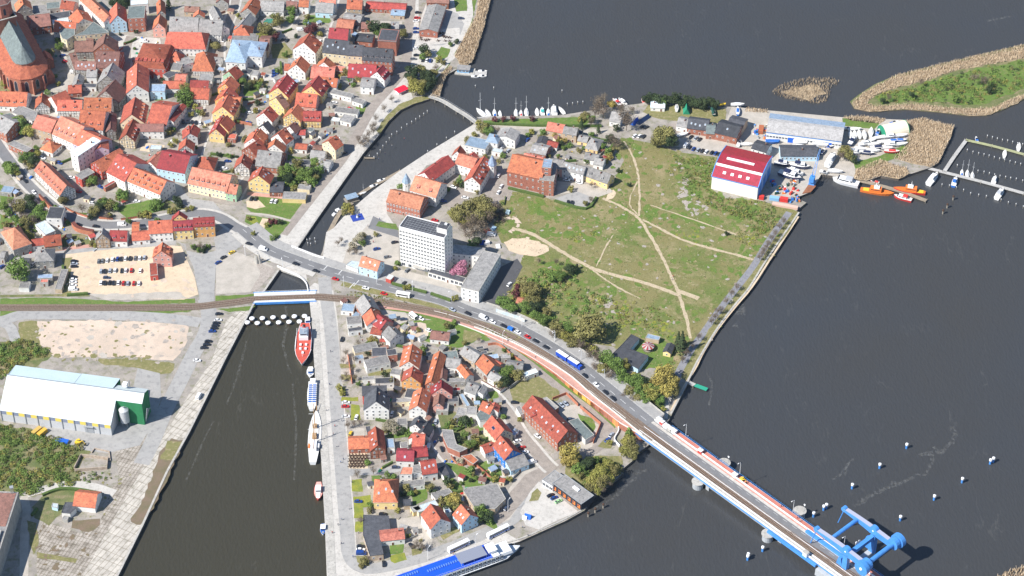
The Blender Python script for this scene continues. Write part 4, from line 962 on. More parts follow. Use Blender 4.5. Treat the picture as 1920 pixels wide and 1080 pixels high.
table((0,200), """
-60,150 45,205 30,75 7 .5 g G b | grey roofed brick house at the left edge below the green roof
240,155 380,195 320,75 8 .6 g P t st2 | tan stone house with salmon roof in the row
385,200 560,280 495,90 7 .7 g P w d5 k3 bay2.6 | long white house with salmon roof and five little dormers
548,275 700,345 640,185 8 .7 g O v k3 | orange roofed violet house leaning on the white block
702,330 815,318 725,235 9 .5 G O v | violet rear gable dotted with small windows
678,432 765,490 898,315 6.5 .8 G O r t | long red house with a rusty roof pointing up to the square
798,490 935,562 965,395 7.5 .65 g R w k4 | red hipped house with pale walls above the terraced white house
952,555 1200,658 1095,495 7.5 .8 g O w d5 rows2 bay2.6 | white house with rows of dormers facing the town road
1084,430 1172,460 1195,325 7 .7 G P w | white gable with salmon roof joined to the shiny red roof
1175,460 1385,500 1290,345 8 .6 g D l bay2.6 | pale blue house with shiny crimson roof
1407,572 1700,635 1560,480 7 .75 g P c d7 bay2.4 | long cream courthouse with salmon roof and seven round dormers
1692,645 1770,658 1735,580 6 .8 g P n | green fronted end house with salmon roof
258,478 450,665 390,485 7 .95 g P w d9 bay2.4 t | long white half-timbered house along the curving town road
302,318 392,348 365,260 3.5 .8 h O w | small orange hipped house above the parked cars
1470,470 1600,478 1535,375 5 .8 h O g | orange hipped house behind the courthouse
1372,240 1480,230 1440,140 6 .8 G R w | red row house at the back of the yard by street
1338,330 1450,330 1420,235 6 .9 G R w t | red row house with dark side above the crimson roof
1350,395 1450,380 1410,320 6 .9 G D w | maroon row house end above the crimson roof
42,180 42,180 42,180 3 .5 f G g nw | x
""".replace("42,180 42,180 42,180 3 .5 f G g nw | x\n", ""))
table((0,200), """
62,285 200,345 235,310 4 0 f G b | building; low grey flat roofed brick building by the bend of the road
528,345 582,375 735,290 13 .12 G W w st4 | tall narrow white tower block with pale metal roof
563,515 612,548 705,490 6 0 f G r | building; small red cube with grey flat roof below the white tower block
790,610 905,545 895,535 3.2 0 f R b nw | shed; brick garden wall shed with thin red coping
345,838 460,842 440,755 7 0 f K w st2 | building; white cube house with dark flat roof beside the town wall
262,885 340,965 410,925 4 0 f W w | building; white flat roofed bungalow among the garden trees
0,640 85,650 95,600 3 0 f U g | shed; blue grey flat roof by the left edge road
1120,320 1205,325 1205,292 3 0 f W g | pavilion; pale canopy box at the foot of the timbered gable
""".replace("528,345 582,375 735,290 13 .12 G W w st4 | tall narrow white tower block with pale metal roof\n", ""))
place((0,200), "528,345 582,372 712,235 13 .12 G W w st4 | tall narrow white block with pale metal roof")
table((0,400), """
100,272 235,225 112,105 6.5 .8 h P g | grey walled house with salmon hipped roof at the left road
242,245 340,232 300,190 4 .8 g R w | small red roofed house beside the playground
335,250 462,235 395,165 4.5 .9 g R t d1 | red brown roofed house with a white dormer gable beside the playground
718,200 822,198 770,110 6.5 1.1 G G t t | narrow tan gable with dark roof right of the town wall
822,205 950,208 885,130 4.5 .9 g D w d2 | maroon roofed white house with a pointed dormer
992,205 1122,195 1060,140 3.5 .6 g O w | low orange house front beside the row
1118,152 1294,142 1205,55 6.5 .8 g O w bay2.4 | orange roofed white house at the left end of the row of three
1298,130 1448,122 1375,55 7 .8 g D y d4 bay2.4 | maroon roofed yellow house in the middle of the row of three
1452,100 1608,92 1530,32 8.5 .8 g D o d5 bay2.4 | maroon roofed ochre house at the right end of the row of three
1290,50 1400,48 1345,5 7 .9 G D y | small maroon gable behind the row of three
1145,330 1284,330 1212,218 7.5 .9 G O p e2 d2 | old orange roofed station building standing in the car park
262,358 398,352 330,268 6 .8 h G g | grey hipped house behind the leafy chestnut
990,140 1040,138 1020,85 3 .4 g O c nw | small tan and orange lean-to above the low orange house
""")
table((0,400), """
1126,468 1184,462 1180,370 4 0 f R r | building; red annex with a roof terrace on the station building
278,490 392,486 390,455 3 0 f U g | shed; blue grey lean-to behind the grey hipped house
412,570 462,572 460,420 3 0 f G t nw | shed; long low brown shed left of the car park
300,520 358,520 356,495 3 0 f P g | shed; salmon box roof in the cluttered yard
215,30 225,30 222,20 3 0 f G g | shed; tiny grey hut among the allotment trees
140,560 215,562 210,515 3 0 f G w nw | shed; white framed carport in the walled yard
""")
table((360,200), """
475,442 655,462 585,335 4.5 .75 g G b c1 | broad dark grey roof on a brick house in the lane
422,562 582,582 545,450 7 .85 G R y k2 j3 st2 | large yellow gable with red roof facing the park lawn
582,640 680,642 640,588 3.5 .3 g K b t | small half-timbered annex with blue grey roof
315,462 430,470 395,355 6 1.0 G O w t | half-timbered gable with vivid orange roof
372,330 490,385 460,225 6.5 .9 G R b t | brick half-timbered gable with red roof in the sloping row
435,240 540,262 500,165 6 .9 G O b k2 | orange roofed row house above the brick half-timbered gable
545,330 690,342 640,240 5 .9 G O w c0 | orange gable in front of the broad grey roof
772,315 858,322 815,283 3.2 .5 g R w | little red roofed white garden house
975,275 1075,325 1050,200 7.5 .8 G O c | cream gable house with orange roof beside the quay street
905,325 970,330 940,297 3 .4 g B b | small brown shed roof beside the cream gable
885,372 990,385 950,335 3.5 .6 g G w | grey roofed low house left of the cream gable
940,445 1025,462 985,408 3.5 .4 g G w | grey shed at the garden wall by the quay street
152,45 300,72 245,-60 6.5 .9 G O o k2 | ochre gable with orange roof on the straight street
128,208 238,222 205,58 5.5 1.0 G R y k3 | pale yellow gable with red roof on the straight street
""")
table((360,200), """
676,690 850,697 848,645 3.2 0 f G y nw | building; long yellow garden building with flat grey roof
728,432 885,440 880,400 3 0 f K g | shed; row of dark panel covered sheds in the garden
790,615 880,625 885,590 3 0 f G c nw | shed; cream flat roofed garage by the quay wall
185,195 330,200 325,188 2.2 0 f G b nw | wall; brick boundary wall behind the parking yard
265,240 325,245 325,205 3 0 f O b | shed; small brick outhouse behind the yellow gable
""")
table((700,220), """
435,482 612,352 500,330 7.5 .8 g R w k0 bay2.6 e0 | long quay wing of the courtyard complex with red roof
612,345 745,385 690,285 7.5 .6 g P w bay2.6 | rear wing of the courtyard complex with salmon roof
682,480 800,505 835,292 7.5 .9 G R w j6 e3 | street wing of the courtyard complex with balcony gable
275,545 468,602 385,460 7.5 .75 g P w d2 bay2.6 | salmon roofed corner house with two dormers in front of the complex
98,632 348,692 250,572 7.5 .65 g P b bay1.9 | old brick granary with sagging salmon roof on the promenade
1004,405 1262,462 1155,302 11 .65 g O b bay3.4 st2 | orange roofed brick warehouse with tall windows
1125,295 1265,330 1190,285 9 .5 g P b | rear salmon roof behind the orange roofed warehouse
800,185 905,255 760,150 1 .5 f G w nw | x
1315,375 1415,388 1370,318 6.5 .6 g G p | pale pink row house behind the warehouse tower
1415,388 1572,430 1490,350 6.5 .7 g G w k5 st2 | white row house with five skylights
1572,432 1755,498 1670,390 4.5 .9 g G y d2 | pale yellow row house with two dark dormers at the end of the row
1580,310 1680,330 1640,275 3.5 .6 g G w | small grey roofed garden house above the row
1650,350 1720,365 1690,310 3.5 .6 g G w | second grey garden house nearer the meadow
1300,210 1375,228 1340,185 3 .5 g R w | small red garage roof in the garden
1295,95 1420,118 1370,45 4.5 .7 g P t | salmon grey roofed house by the shore path
1420,118 1520,135 1470,75 6 .7 g G t | tan house with grey roof joined to the salmon grey one
1590,228 1680,248 1640,165 3 .55 h G y | grey hipped bungalow beside the meadow
1530,175 1600,190 1570,140 3 .5 g G y | side wing of the grey hipped bungalow
1225,190 1290,200 1280,140 3 .3 G K g | dark garage roof beside the red one
1175,260 1290,285 1240,215 4 .4 g G b k2 | grey and brown stepped sheds by the cobbled street
""".replace("800,185 905,255 760,150 1 .5 f G w nw | x\n", ""))
table((780,90), """
362,730 520,765 535,690 5 0 f U w st2 | building; white flat roofed pavilion house with blue grey eaves
525,700 610,715 590,650 6 .7 h U w | small white house with pointed blue grey roof
600,665 742,695 790,615 6.5 .3 G G w | white walled house with a low grey roof by the cobbled street
566,775 640,790 640,760 3 0 f W w | garage; small white garage below the blue grey pointed roof
""")
place((400,440), "1092,232 1228,272 1185,182 6.5 .8 g P l k3 st2 | pale blue house with salmon roof beside the main road")
block((400,440), "1292,325 1330,340 1356,312 1318,298 | 3 W r nw | kiosk; red and white kiosk beside the pale blue house")
block((400,440), "995,228 1085,262 1100,205 1035,195 | 2.6 W w nw | canopy; white terrace canopy left of the pale blue house")
table((600,540), """
262,115 318,205 355,95 5 .9 g G b | pointed dark slate house at the upper tip of the block
320,212 352,285 400,198 5 .8 g O w | orange roofed house second from the tip of the block
388,262 452,312 470,225 5.5 .8 g D p k2 | maroon roofed pink house third from the tip of the block
465,345 525,405 545,315 5.5 .8 g G w | grey roofed house fourth from the tip of the block
378,340 455,352 415,305 3.5 .5 g R w | small red roofed rear wing below the maroon roof
598,590 738,600 636,418 6.5 .85 G O w k4 j3 | long orange roof at the start of the shady lane
612,700 754,714 688,588 6.5 .85 G O o k1 | ochre gable with orange roof in the shady lane
668,915 795,928 722,742 6 .85 G O w k2 j2 | bright orange roof pointing down the shady lane
790,725 880,735 852,468 6 .95 G O b k3 | long orange and rust roof on the right side of the lane
885,690 948,692 908,600 5 .8 G B g | brown roof attached to the long rust roof
832,800 990,800 895,690 6 .95 G D p k2 | maroon gabled house on the right of the lane
848,888 925,892 878,790 5 1.0 G B p | small brown roof below the maroon gable
942,588 1045,598 998,530 4.5 .8 g G w | white house with grey roof behind the lane
1028,602 1092,680 1085,605 4.5 .7 g O w | orange strip roof pointing at the brick lane
1048,492 1160,560 1140,468 4 .7 g G t | large grey roof at the sharp street corner
1168,568 1250,648 1262,535 5 .85 g O g | broad orange roof with dark gable by the brick lane
1262,545 1345,590 1320,548 3.5 .6 g O g | small orange lean-to behind the broad orange roof
1255,670 1330,712 1340,660 4 .6 g G w | grey roofed low white house below the broad orange roof
1080,770 1165,800 1130,715 5 .6 g G w d1 | grey roofed house with a dormer by the brick lane
1165,785 1222,800 1195,715 5 .6 G G w | grey gable joined at the brick lane side
1390,605 1515,620 1455,560 3.5 .5 g G g | grey garden house behind the white walled plot
825,380 965,395 895,330 3.5 .7 g B w | lone white cottage with brown roof by the railway path
318,805 500,800 408,735 7 .9 g K r | slate roofed cross range of the big white apartment house
328,915 515,915 405,745 7.5 .95 G K w st3 j2 | big white apartment house with slate roof and gable to the south
""")
table((600,540), """
155,172 250,180 250,122 3 0 f U w | shed; blue flat roofed shed below the railway
205,275 315,265 300,210 4 0 f G w | building; white stepped terrace house with grey flat roof
215,330 320,315 315,290 3.5 0 f K w | shed; dark lower terrace below the white stepped house
265,540 330,530 325,500 3 0 f U w | shed; pale blue canopy on the quay side yard
262,490 440,455 430,400 3.5 0 f G c nw | building; wide beige flat roof with an orange wall
352,600 528,560 515,500 4.5 0 f G w | building; pale grey flat roofed house with white walls
525,645 600,655 600,610 4.5 0 f G w | building; white cube with grey roof in the inner yard
632,820 715,830 712,760 4 0 f K w | shed; charcoal flat roof left of the orange roof in the lane
415,720 555,715 545,672 3.5 0 f K w | shed; dark long flat roof behind the slate roofed house
320,690 410,685 400,662 3 0 f G w | shed; pale grey low roof above the slate roofed house
545,860 700,850 700,822 3.5 0 f G c | shed; long grey roof with beige wall right of the apartment house
390,515 500,510 490,445 4 0 f K p | building; dark red brown flat roof by the brick wall
508,510 580,500 575,455 5 0 f K b | building; brick fronted dark flat roof next to the orange roof
865,545 1040,525 1010,472 5 0 f S w | building; green grey flat roof at the top of the middle block
1175,465 1230,455 1222,435 3 0 f K g | shed; charcoal shed roof beside the corner barn
1215,500 1260,490 1255,468 3 0 f K g | shed; second charcoal shed roof in the small yard
1265,540 1345,525 1340,490 3 0 f U g | shed; blue grey shed roof in the small yard
1360,530 1430,525 1425,492 3 0 f G g | shed; pale grey shed by the red garden fence
1535,670 1640,632 1620,600 3 0 f W w | shed; white flat roofed box in the white walled plot
1045,800 1100,890 1120,880 3.5 0 f U g | shed; long blue grey roof running beside the inner gardens
955,650 1010,640 1005,618 3.5 0 f G g | shed; small grey roof between two houses of the middle block
950,710 1090,705 1085,675 3.5 0 f G g | shed; wide grey roof above the maroon gable
1000,775 1055,770 1050,745 3 0 f D g | shed; small maroon roof in the inner yard
930,860 1040,855 1040,815 3 0 f K g | shed; black mono roof right of the maroon gable
870,920 960,925 955,868 3 0 f G g | shed; grey ruinous shed among rubble
1020,950 1090,960 1085,900 3 0 f G g | shed; brown grey shed among rubble
1095,945 1170,950 1160,890 4 0 f G w | building; white walled grey box beside the orange junction roof
750,385 800,360 795,348 2.4 0 f G w nw | shed; thin white garden shed near the lone cottage
965,340 1025,325 1020,308 2.4 0 f G w nw | wall; white garden wall behind the lone cottage
""")
table((600,740), """
672,240 758,262 712,150 6 .9 G K w | charcoal roof narrow house on the lane
728,297 815,318 765,195 5 .9 G K w | white gable with charcoal roof at the lane corner
215,408 372,402 295,328 3.5 .6 g O b | low orange restaurant wing above the terrace
378,425 492,415 418,240 6 .95 G R b t k3 | half-timbered brick restaurant with steep red roof
572,495 702,498 638,422 4.5 .6 g D w k1 | purple red roofed white house by the side street
704,470 810,458 755,405 4.5 .5 g D g | purple red roofed grey house by the side street
690,390 780,395 740,300 4.5 .7 g O t | orange roofed house above the purple red roofs
665,330 715,345 700,285 4.5 .8 G O w | small orange gable beside the lane
768,600 882,582 820,498 5.5 .8 g R w k3 | red roofed white house with terrace by the side street
403,805 580,805 490,648 5.5 .85 h O y k3 hip.6 | cream house with orange half-hipped roof near the quay
832,1008 978,955 830,820 7.5 .9 G O w j0 st2 | white gable school with big orange roof near the coaches
1062,975 1186,918 1068,820 6.5 .9 G O l k3 st2 | pale blue gable with orange roof near the coaches
1318,338 1444,285 1315,148 6 .9 G O c s1 k1 | orange roofed cream gable with one solar panel
1385,488 1505,438 1382,298 6.5 .95 G O u k2 | bright blue gable with orange roof
1432,572 1568,522 1490,462 3.5 .35 g G l | low pale blue house with grey roof at the plaza
1240,440 1328,408 1270,375 4 .6 g R w | low white outbuilding with red roof by the curved drive
1190,110 1270,150 1250,62 5 .8 g O w k1 | orange roofed house at the junction of yard and lane
1262,120 1335,130 1290,55 5 .8 G O w | orange gable above the cream one on the paved street
1518,98 1782,362 1712,125 6.5 .85 g R b d2 k6 bay2.6 st2 | long brick school with red roof and two gabled dormers
1580,170 1655,178 1660,120 6.5 .8 G R b | cross gable in the middle of the long brick school
455,1098 635,1080 540,1036 4 .35 g P w | salmon roofed white garage wing at the quay end
""")
for s in """1470,95 1505,155 1535,140 1500,85 | 3.5 G w nw | shed; white walled grey shed at the upper end of the brick school
1650,35 1700,20 1790,95 1738,130 | 4 G b nw | building; square grey flat roofed hall behind the brick school
915,262 995,268 1010,330 1025,375 1105,405 1048,432 960,395 925,320 | 4 G b nw | building; bent brick building with grey roof on the lane
1075,722 1100,700 1330,672 1392,782 1312,858 1160,848 | 4.5 G t | hall; angular grey roofed hall with a patched corner near the plaza
1172,150 1210,115 1290,125 1270,190 1200,200 | 5 S w nw | building; green grey flat roof left of the solar panel house
1060,462 1135,448 1188,492 1150,522 | 3.2 O b nw | canopy; vivid orange flat canopy by the brick wall
690,850 860,790 890,830 740,885 | 3 W c nw | canopy; white awning roof behind the white gable school
675,845 740,832 760,860 700,885 | 3 G y | shed; small grey roofed yellow shed beside the awning
832,742 965,705 992,735 870,790 | 3.2 G w | shed; grey flat roofed shed between the gardens
595,600 690,600 700,545 620,545 | 6 P w | building; white terrace house with a red tent roof piece
700,590 780,575 765,520 695,535 | 6 G w | building; white terrace house with grey roof beside the red one
605,655 780,635 785,675 640,690 | 3.5 G w | shed; long dark grey roof below the white terrace houses
885,560 935,535 970,600 930,615 | 3.5 K w nw | shed; charcoal roof right of the red terrace house
500,335 550,330 560,400 505,400 | 4 U w | building; small white house with blue grey roof right of the restaurant
600,360 655,355 660,395 610,400 | 4 G w | building; white cube with terrace in the inner block
580,180 650,180 655,225 585,230 | 3.5 G w | shed; grey roofed white shed above the little garden
345,245 375,240 372,275 355,290 | 3 K g nw | shed; dark lean-to behind the restaurant
325,905 515,912 528,1025 440,1040 475,1198 375,1210 325,1055 | 4 K t | building; L shaped charcoal roof building near the quay bend
625,790 680,785 680,830 630,835 | 3 K t nw | shed; dark green hut behind the cream house
925,850 960,845 985,880 950,890 | 3 U w nw | shed; blue grey shed between the two gabled school houses
1310,365 1350,335 1370,370 1330,400 | 4.5 S w nw | building; flat green grey terrace between the cream and blue gables
0,0 0,0 0,0 | 3 G w nw | x""".splitlines():
 if not s.endswith('| x'): block((600,740), s)
for s in """550,342 615,302 495,178 425,200 | 3.6 S w nw | garage; long white garage with pale grey flat roof behind the brick school""".splitlines(): block((960,740), s)
for s in """90,845 150,790 280,840 260,905 240,910 | 4 G w | building; grey roofed white building left of the tan stone house
-20,880 30,860 85,850 60,900 | 4 T g nw | shed; dark green sheet roof at the left edge
560,270 630,235 700,165 805,232 815,245 660,262 | 9 S c st3 | building; long grey green roofed block above the brown court
445,240 500,190 560,200 560,262 500,300 470,290 | 9 S c st3 | building; left corner of the grey green roofed block""".splitlines(): block((0,0), s)
table((1080,120), """
752,462 835,480 800,408 4 .5 g G w | grey end of the boatyard office row
832,480 985,500 930,418 4.5 .5 g K b k4 c0 | charcoal roofed brick office with four roof lights in the boatyard
1040,515 1205,553 1140,452 5.5 .4 g K b k1 c0 | charcoal roofed brick workshop in the boatyard
1130,455 1245,485 1195,415 5.5 .3 g K t c0 nw | rear charcoal roof behind the brick workshop
1315,632 1425,665 1385,600 6 .3 g K w st2 | two storey white house with charcoal roof beside the red hall
250,425 330,440 300,362 4 .6 g G w | weathered white house under the shore trees
560,325 665,330 660,288 3 .1 g W w | white caravan like cabin on the grass at the shore
975,520 1040,525 1010,460 4.5 .5 g S b | green grey link between the two brick boatyard houses
""")
place((1440,130), "95,650 372,652 235,590 4 .35 g K l bay2.4 | long low dark roofed shed with blue and white front in the boatyard")
table((0,810), """
548,550 712,568 640,458 4 .7 g O w nw | lone white shed with orange roof on the old quay
""")
for s in """462,605 525,612 570,570 565,530 490,530 | 3.5 K w nw | shed; small shed with dark roof beside the lone orange roof
388,560 430,570 436,540 395,535 | 2.5 W l nw | container; small pale blue container hut on the dry grass
468,655 505,660 515,635 480,630 | 2.2 G g nw | shed; tiny grey hut below the dark roofed shed""".splitlines(): block((0,810), s)
table((960,540), """
1133,478 1188,492 1190,412 3 .5 G K y | small charcoal gabled hut with yellow front by the bank path
""")
for s in """1002,375 1100,392 1112,368 1020,345 | 3 U t nw | shelter; open shelter with blue grey roof on the club lawn
750,500 820,432 895,350 955,378 885,460 1022,510 945,608 | 3.5 K l nw | clubhouse; L shaped clubhouse with black flat roof on the lawn""".splitlines(): block((960,540), s)
table((700,400), """
1070,670 1135,685 1105,640 3 .5 g P w nw | derelict hut with torn pinkish roof in the thicket
""")
table((400,0), """
545,58 625,62 590,12 5 .8 g B w | brown roofed white house behind the teal shed
640,48 712,52 675,2 6 .8 g O w | narrow orange roofed house near the top edge beside the pale blue one
1140,62 1440,80 1290,28 3 .4 g R b | long low red workshop roof at the top edge beside the quay street
455,70 540,75 500,35 4 .7 g G w | small grey roofed rear house in the top yards
20,20 110,25 75,-25 7 .8 G B g | brown roofed street house at the top edge
1255,215 1320,218 1290,185 3 .5 g R g | small red garden house among the yard trees
560,470 600,472 590,440 3.5 .7 g G w | tiny grey house behind the side wing gable
""")
table((0,0), """
795,990 868,985 845,835 7 .8 G B g t | dark half-timbered wing along the shady street behind the long dormers
1255,905 1300,915 1290,760 7 .6 G R w | shaded red roofed rear range by the parking yard
1395,1000 1480,1010 1440,930 6 .9 G R g t | red half-timbered gable behind the parking yard
820,470 880,475 850,420 6 .7 g G g | grey roof joining the brown court to the bend
1310,600 1390,605 1350,560 5 .5 g P c | cream rear house with faded salmon roof in the museum block
640,330 690,335 668,290 6 .7 g B g | small brown link roof behind the brown court
1600,470 1650,475 1625,430 4 .7 g G w | small grey roofed house on the street corner below the half-timbered one
""")
table((0,400), """
20,150 95,160 60,110 4 .7 g B g | brown roofed shed house at the left edge below the allotments
0,330 30,335 20,290 4 .6 g G g | grey roofed hut cut by the left edge
150,380 215,385 185,340 4 .7 g K g | dark roofed rear house beside the chestnut
""")
def axes(A, B, h):
 a=W(*A, h);b=W(*B, h);u=Vector((b.x-a.x, b.y-a.y));L=u.length; u.normalize();n=Vector((-u.y, u.x))
 return a, b, u, n, L
def church():
 H=12.5; fr=W(59,147, H);ctr=fr-Vector((cos(radians(-65)), sin(radians(-65)),0))*18.5; root=empty('church', (ctr.x, ctr.y, 0), radians(-65), 'large brick church with slate choir roof and orange tiled ambulatory by the left edge', 'church')
 R=14.5; n=8; out=[(-60,-R),(4,-R)]+[(4+R*sin(pi*i/6),-R*cos(pi*i/6)) for i in range(1,6)]+[(4,R),(-60,R)]
 q=7.3; inn=[(-60,-q),(4,-q)]+[(4+q*sin(pi*i/6),-q*cos(pi*i/6)) for i in range(1,6)]+[(4,q),(-60,q)]
 mb=MB();mb.prism(out, 0, H, WALL['b'], WALL['b'])
 mb.prism(inn, H, H+7, WALL['b'], WALL['b']);mb.build('walls', root)
 mb=MB();N_=len(out)
 for i in range(N_-1):
  a, b, c, d=out[i], out[i+1], inn[i+1], inn[i]
  ext=lambda p: (p[0]+(0 if p[0] < 4.1 else (p[0]-4)*.03), p[1]*1.03)
  a, b=ext(a), ext(b);mb.face([(a[0],a[1],H-.2),(b[0],b[1],H-.2),(c[0],c[1],H+5.2),(d[0],d[1],H+5.2)], ROOF['O'])
 mb.build('aisle_roof', root)
 mb=MB();Z0=H+7; Z1=H+17.5; ap=(4.0,0,Z1);st=(-60,0,Z1)
 E=[(p[0]*1.0+(0.4 if p[0] > 4 else 0), p[1]*1.05) for p in inn]
 mb.face([(E[0][0],E[0][1],Z0),(E[1][0],E[1][1],Z0),ap,st], ROOF['S']);mb.face([(E[-2][0],E[-2][1],Z0),(E[-1][0],E[-1][1],Z0),st,ap], ROOF['S'])
 for i in range(1, N_-2): mb.face([(E[i][0],E[i][1],Z0),(E[i+1][0],E[i+1][1],Z0),ap], ROOF['S'])
 mb.build('choir_roof', root)
 for i in range(N_-1):
  a, b=out[i], out[i+1]; d=hypot(b[0]-a[0], b[1]-a[1]);k=max(1, int(d/6.4));an=atan2(b[1]-a[1], b[0]-a[0]);nx, ny=sin(an),-cos(an)
  if ny > .3 and a[1] > 0 and False: continue
  for j in range(k+1):
   t=j/k; x=a[0]+(b[0]-a[0])*t; y=a[1]+(b[1]-a[1])*t
   if j < k or i == N_-2:
    m2=MB();m2.box((0,-.9,(H-1.5)/2),(1.0,1.9,H-1.5), WALL['b'], top=(.9,.6));m2.build('buttress', root, (x, y, 0), an)
  for j in range(k):
   t=(j+.5)/k; x=a[0]+(b[0]-a[0])*t; y=a[1]+(b[1]-a[1])*t
   m2=MB();pts=[(-1.1,2.5),(1.1,2.5),(1.1,8.2),(.75,9.4),(0,10.2),(-.75,9.4),(-1.1,8.2)]
   m2.face([(p[0]*1.2,-.02,p[1] if p[1] < 3 else p[1]+.3) for p in pts], CONC);m2.face([(p[0],-.05,p[1]) for p in pts], GLASS);m2.build('lancet_window', root, (x, y, 0), an)
 m2=MB()
 m2.tube((ap[0],0,Z1-1),(ap[0],0,Z1+2.2),.2,.05,STEEL)
 m2.build('finial', root)
 for x, y, L, Wd, hh in ((-10,R+3,9,7,6),(8,R-1,8,6,5)):
  m2=MB();m2.prism([(x-L/2,y-Wd/2),(x+L/2,y-Wd/2),(x+L/2,y+Wd/2),(x-L/2,y+Wd/2)], 0, hh, WALL['b'], WALL['b'])
  for s in (-1,1): m2.face([(x-L/2-.3,y+s*(Wd/2+.3),hh-.2),(x+L/2+.3,y+s*(Wd/2+.3),hh-.2),(x+L/2+.3,y,hh+3.5),(x-L/2-.3,y,hh+3.5)], ROOF['O'])
  for s in (-1,1): m2.face([(x+s*L/2,y-Wd/2,hh),(x+s*L/2,y+Wd/2,hh),(x+s*L/2,y,hh+3.2)], WALL['b'])
  m2.build('sacristy', root)
 c=W(6,30,30);t=empty('church_tower', (c.x, c.y, 0), radians(-62), 'square brick church tower with an octagonal upper storey at the top left corner', 'tower')
 m=MB();m.box((0,0,16),(13,13,32), WALL['b']);m.build('shaft', t)
 m=MB();m.prism([(6.6*cos(pi*(i+.5)/4),6.6*sin(pi*(i+.5)/4)) for i in range(8)], 32,42, WALL['b'], WALL['b']);m.build('octagon', t)
 m=MB();P=[(7.2*cos(pi*(i+.5)/4),7.2*sin(pi*(i+.5)/4)) for i in range(8)]
 m.prism(P, 42,42.5, CONC, CONC)
 for i in range(8): m.face([(P[i][0]*.97,P[i][1]*.97,42.5),(P[(i+1)%8][0]*.97,P[(i+1)%8][1]*.97,42.5),(0,0,47)], ROOF['B'])
 m.prism([(7.4,7.4),(-7.4,7.4),(-7.4,-7.4),(7.4,-7.4)], 31.6,32.0, CONC, CONC);m.build('cap', t)
 for i in range(8):
  an=pi*i/4; m=MB();m.face([(-.8,0,34),(.8,0,34),(.8,0,38),(0,0,39.4),(-.8,0,38)], GLASS);m.build('belfry_opening', t, (6.13*cos(an),6.13*sin(an),0), an+pi/2)
church()
def tower_block():
 H=29.0; a, b, u, n, L=axes((748,426),(833,448), H);rz=atan2(u.y, u.x);D=12.0
 cx=(a.x+b.x)/2+n.x*D/2; cy=(a.y+b.y)/2+n.y*D/2
 r=empty('office_tower', (cx, cy, 0), rz, 'white ten storey office tower with ribbon windows beside the main road', 'office tower')
 m=MB();m.box((0,0,H/2),(L,D,H), WALL['w']);m.build('walls', r)
 m=MB();m.prism([(-L/2+.4,-D/2+.4),(L/2-.4,-D/2+.4),(L/2-.4,D/2-.4),(-L/2+.4,D/2-.4)], H+.01, H+.12, ROOF['K'], ROOF['K'])
 for c, d in (((0,-D/2+.15,H+.3),(L+.06,.34,.6)),((0,D/2-.15,H+.3),(L+.06,.34,.6)),((-L/2+.15,0,H+.31),(.34,D-.4,.6)),((L/2-.15,0,H+.31),(.34,D-.4,.6))): m.box(c, d, STEELW)
 for i in range(12):
  m.box((-L/2+2+i*1.9,0,H+.2),(.12,D-2,.1), STEEL)
 for i in range(5): m.box((-2.5,-D/2+2+i*2,H+.21),(L-8,.12,.1), STEEL)
 m.build('roof', r)
 m=MB();m.box((L/2-3.4,1.2,H+1.9),(6.4,6.4,3.6), WALL['w']);m.box((L/2-3.4,1.2,H+3.78),(6.0,6.0,.14), ROOF['K'])
 for i in range(6): m.tube((L/2-5.4+i*.8,0+.3*i,H+3.8),(L/2-5.4+i*.8,0+.3*i,H+5.0+.5*(i%2)),.12,.1,STEEL)
 m.box((L/2-2.4,2.4,H+4.3),(1.5,1.2,.9), STEELW);m.build('lift_house', r)
 win=window_mesh(1.5,1.35);SILL=mat('spandrel_grey', (0.55,0.57,0.60), rough=.6)
 nb=15
 for s in range(9):
  z=4.6+s*2.72
  for i in range(nb): inst('window', win, r, (-L/2+L*(i+.5)/nb, -D/2-.004, z),0)
  for i in range(3): inst('window', win, r, (L/2+.004,-D/2+D*(i+.5)/3, z), pi/2,(.7,1,1))
 for i in range(7): inst('window', BIGW, r, (-L/2+L*(i+.5)/7,-D/2-.004,1.6),0)
 m=MB();m.box((-2,-D/2-1.2,3.1),(8,2.4,.25), CONC);m.build('entrance_canopy', r)
 H2=9.2
 def rect_pts(A, B, C, h):
  a, b, u, n, L=axes(A, B, h);c=W(*C, h);d=(c.x-a.x)*n.x+(c.y-a.y)*n.y; return a, u, n, L, d
 a, u, n, L, d=rect_pts((864,539),(897.5,547),(938,477), H2)
 house_at(a.x+u.x*L/2+n.x*d/2, a.y+u.y*L/2+n.y*d/2, L, abs(d), H2,.3, atan2(u.y,u.x), 'f', 'G', 'w', {'st':3,'bay':2.7}, 'long white three storey office wing with flat grey roof', 'office_wing', 'office wing')
 a, u, n, L, d=rect_pts((846,475),(905,482),(880,462), H2-.3)
 house_at(a.x+u.x*L/2+n.x*d/2, a.y+u.y*L/2+n.y*d/2, L, abs(d), H2-.4,.3, atan2(u.y,u.x), 'f', 'G', 'w', {'st':3,'bay':2.7}, 'white cross wing between the office tower and the long wing', 'office_wing', 'office wing')
 a, u, n, L, d=rect_pts((803,511),(868,530),(822,506),3.4)
 house_at(a.x+u.x*L/2+n.x*d/2, a.y+u.y*L/2+n.y*d/2, L, abs(d),3.4,.3, atan2(u.y,u.x), 'f', 'K', 'w', {'st':1,'win':BIGW,'bay':2.6}, 'low glazed link with dark roof in front of the pink cherry tree', 'office_link', 'office link')
tower_block()
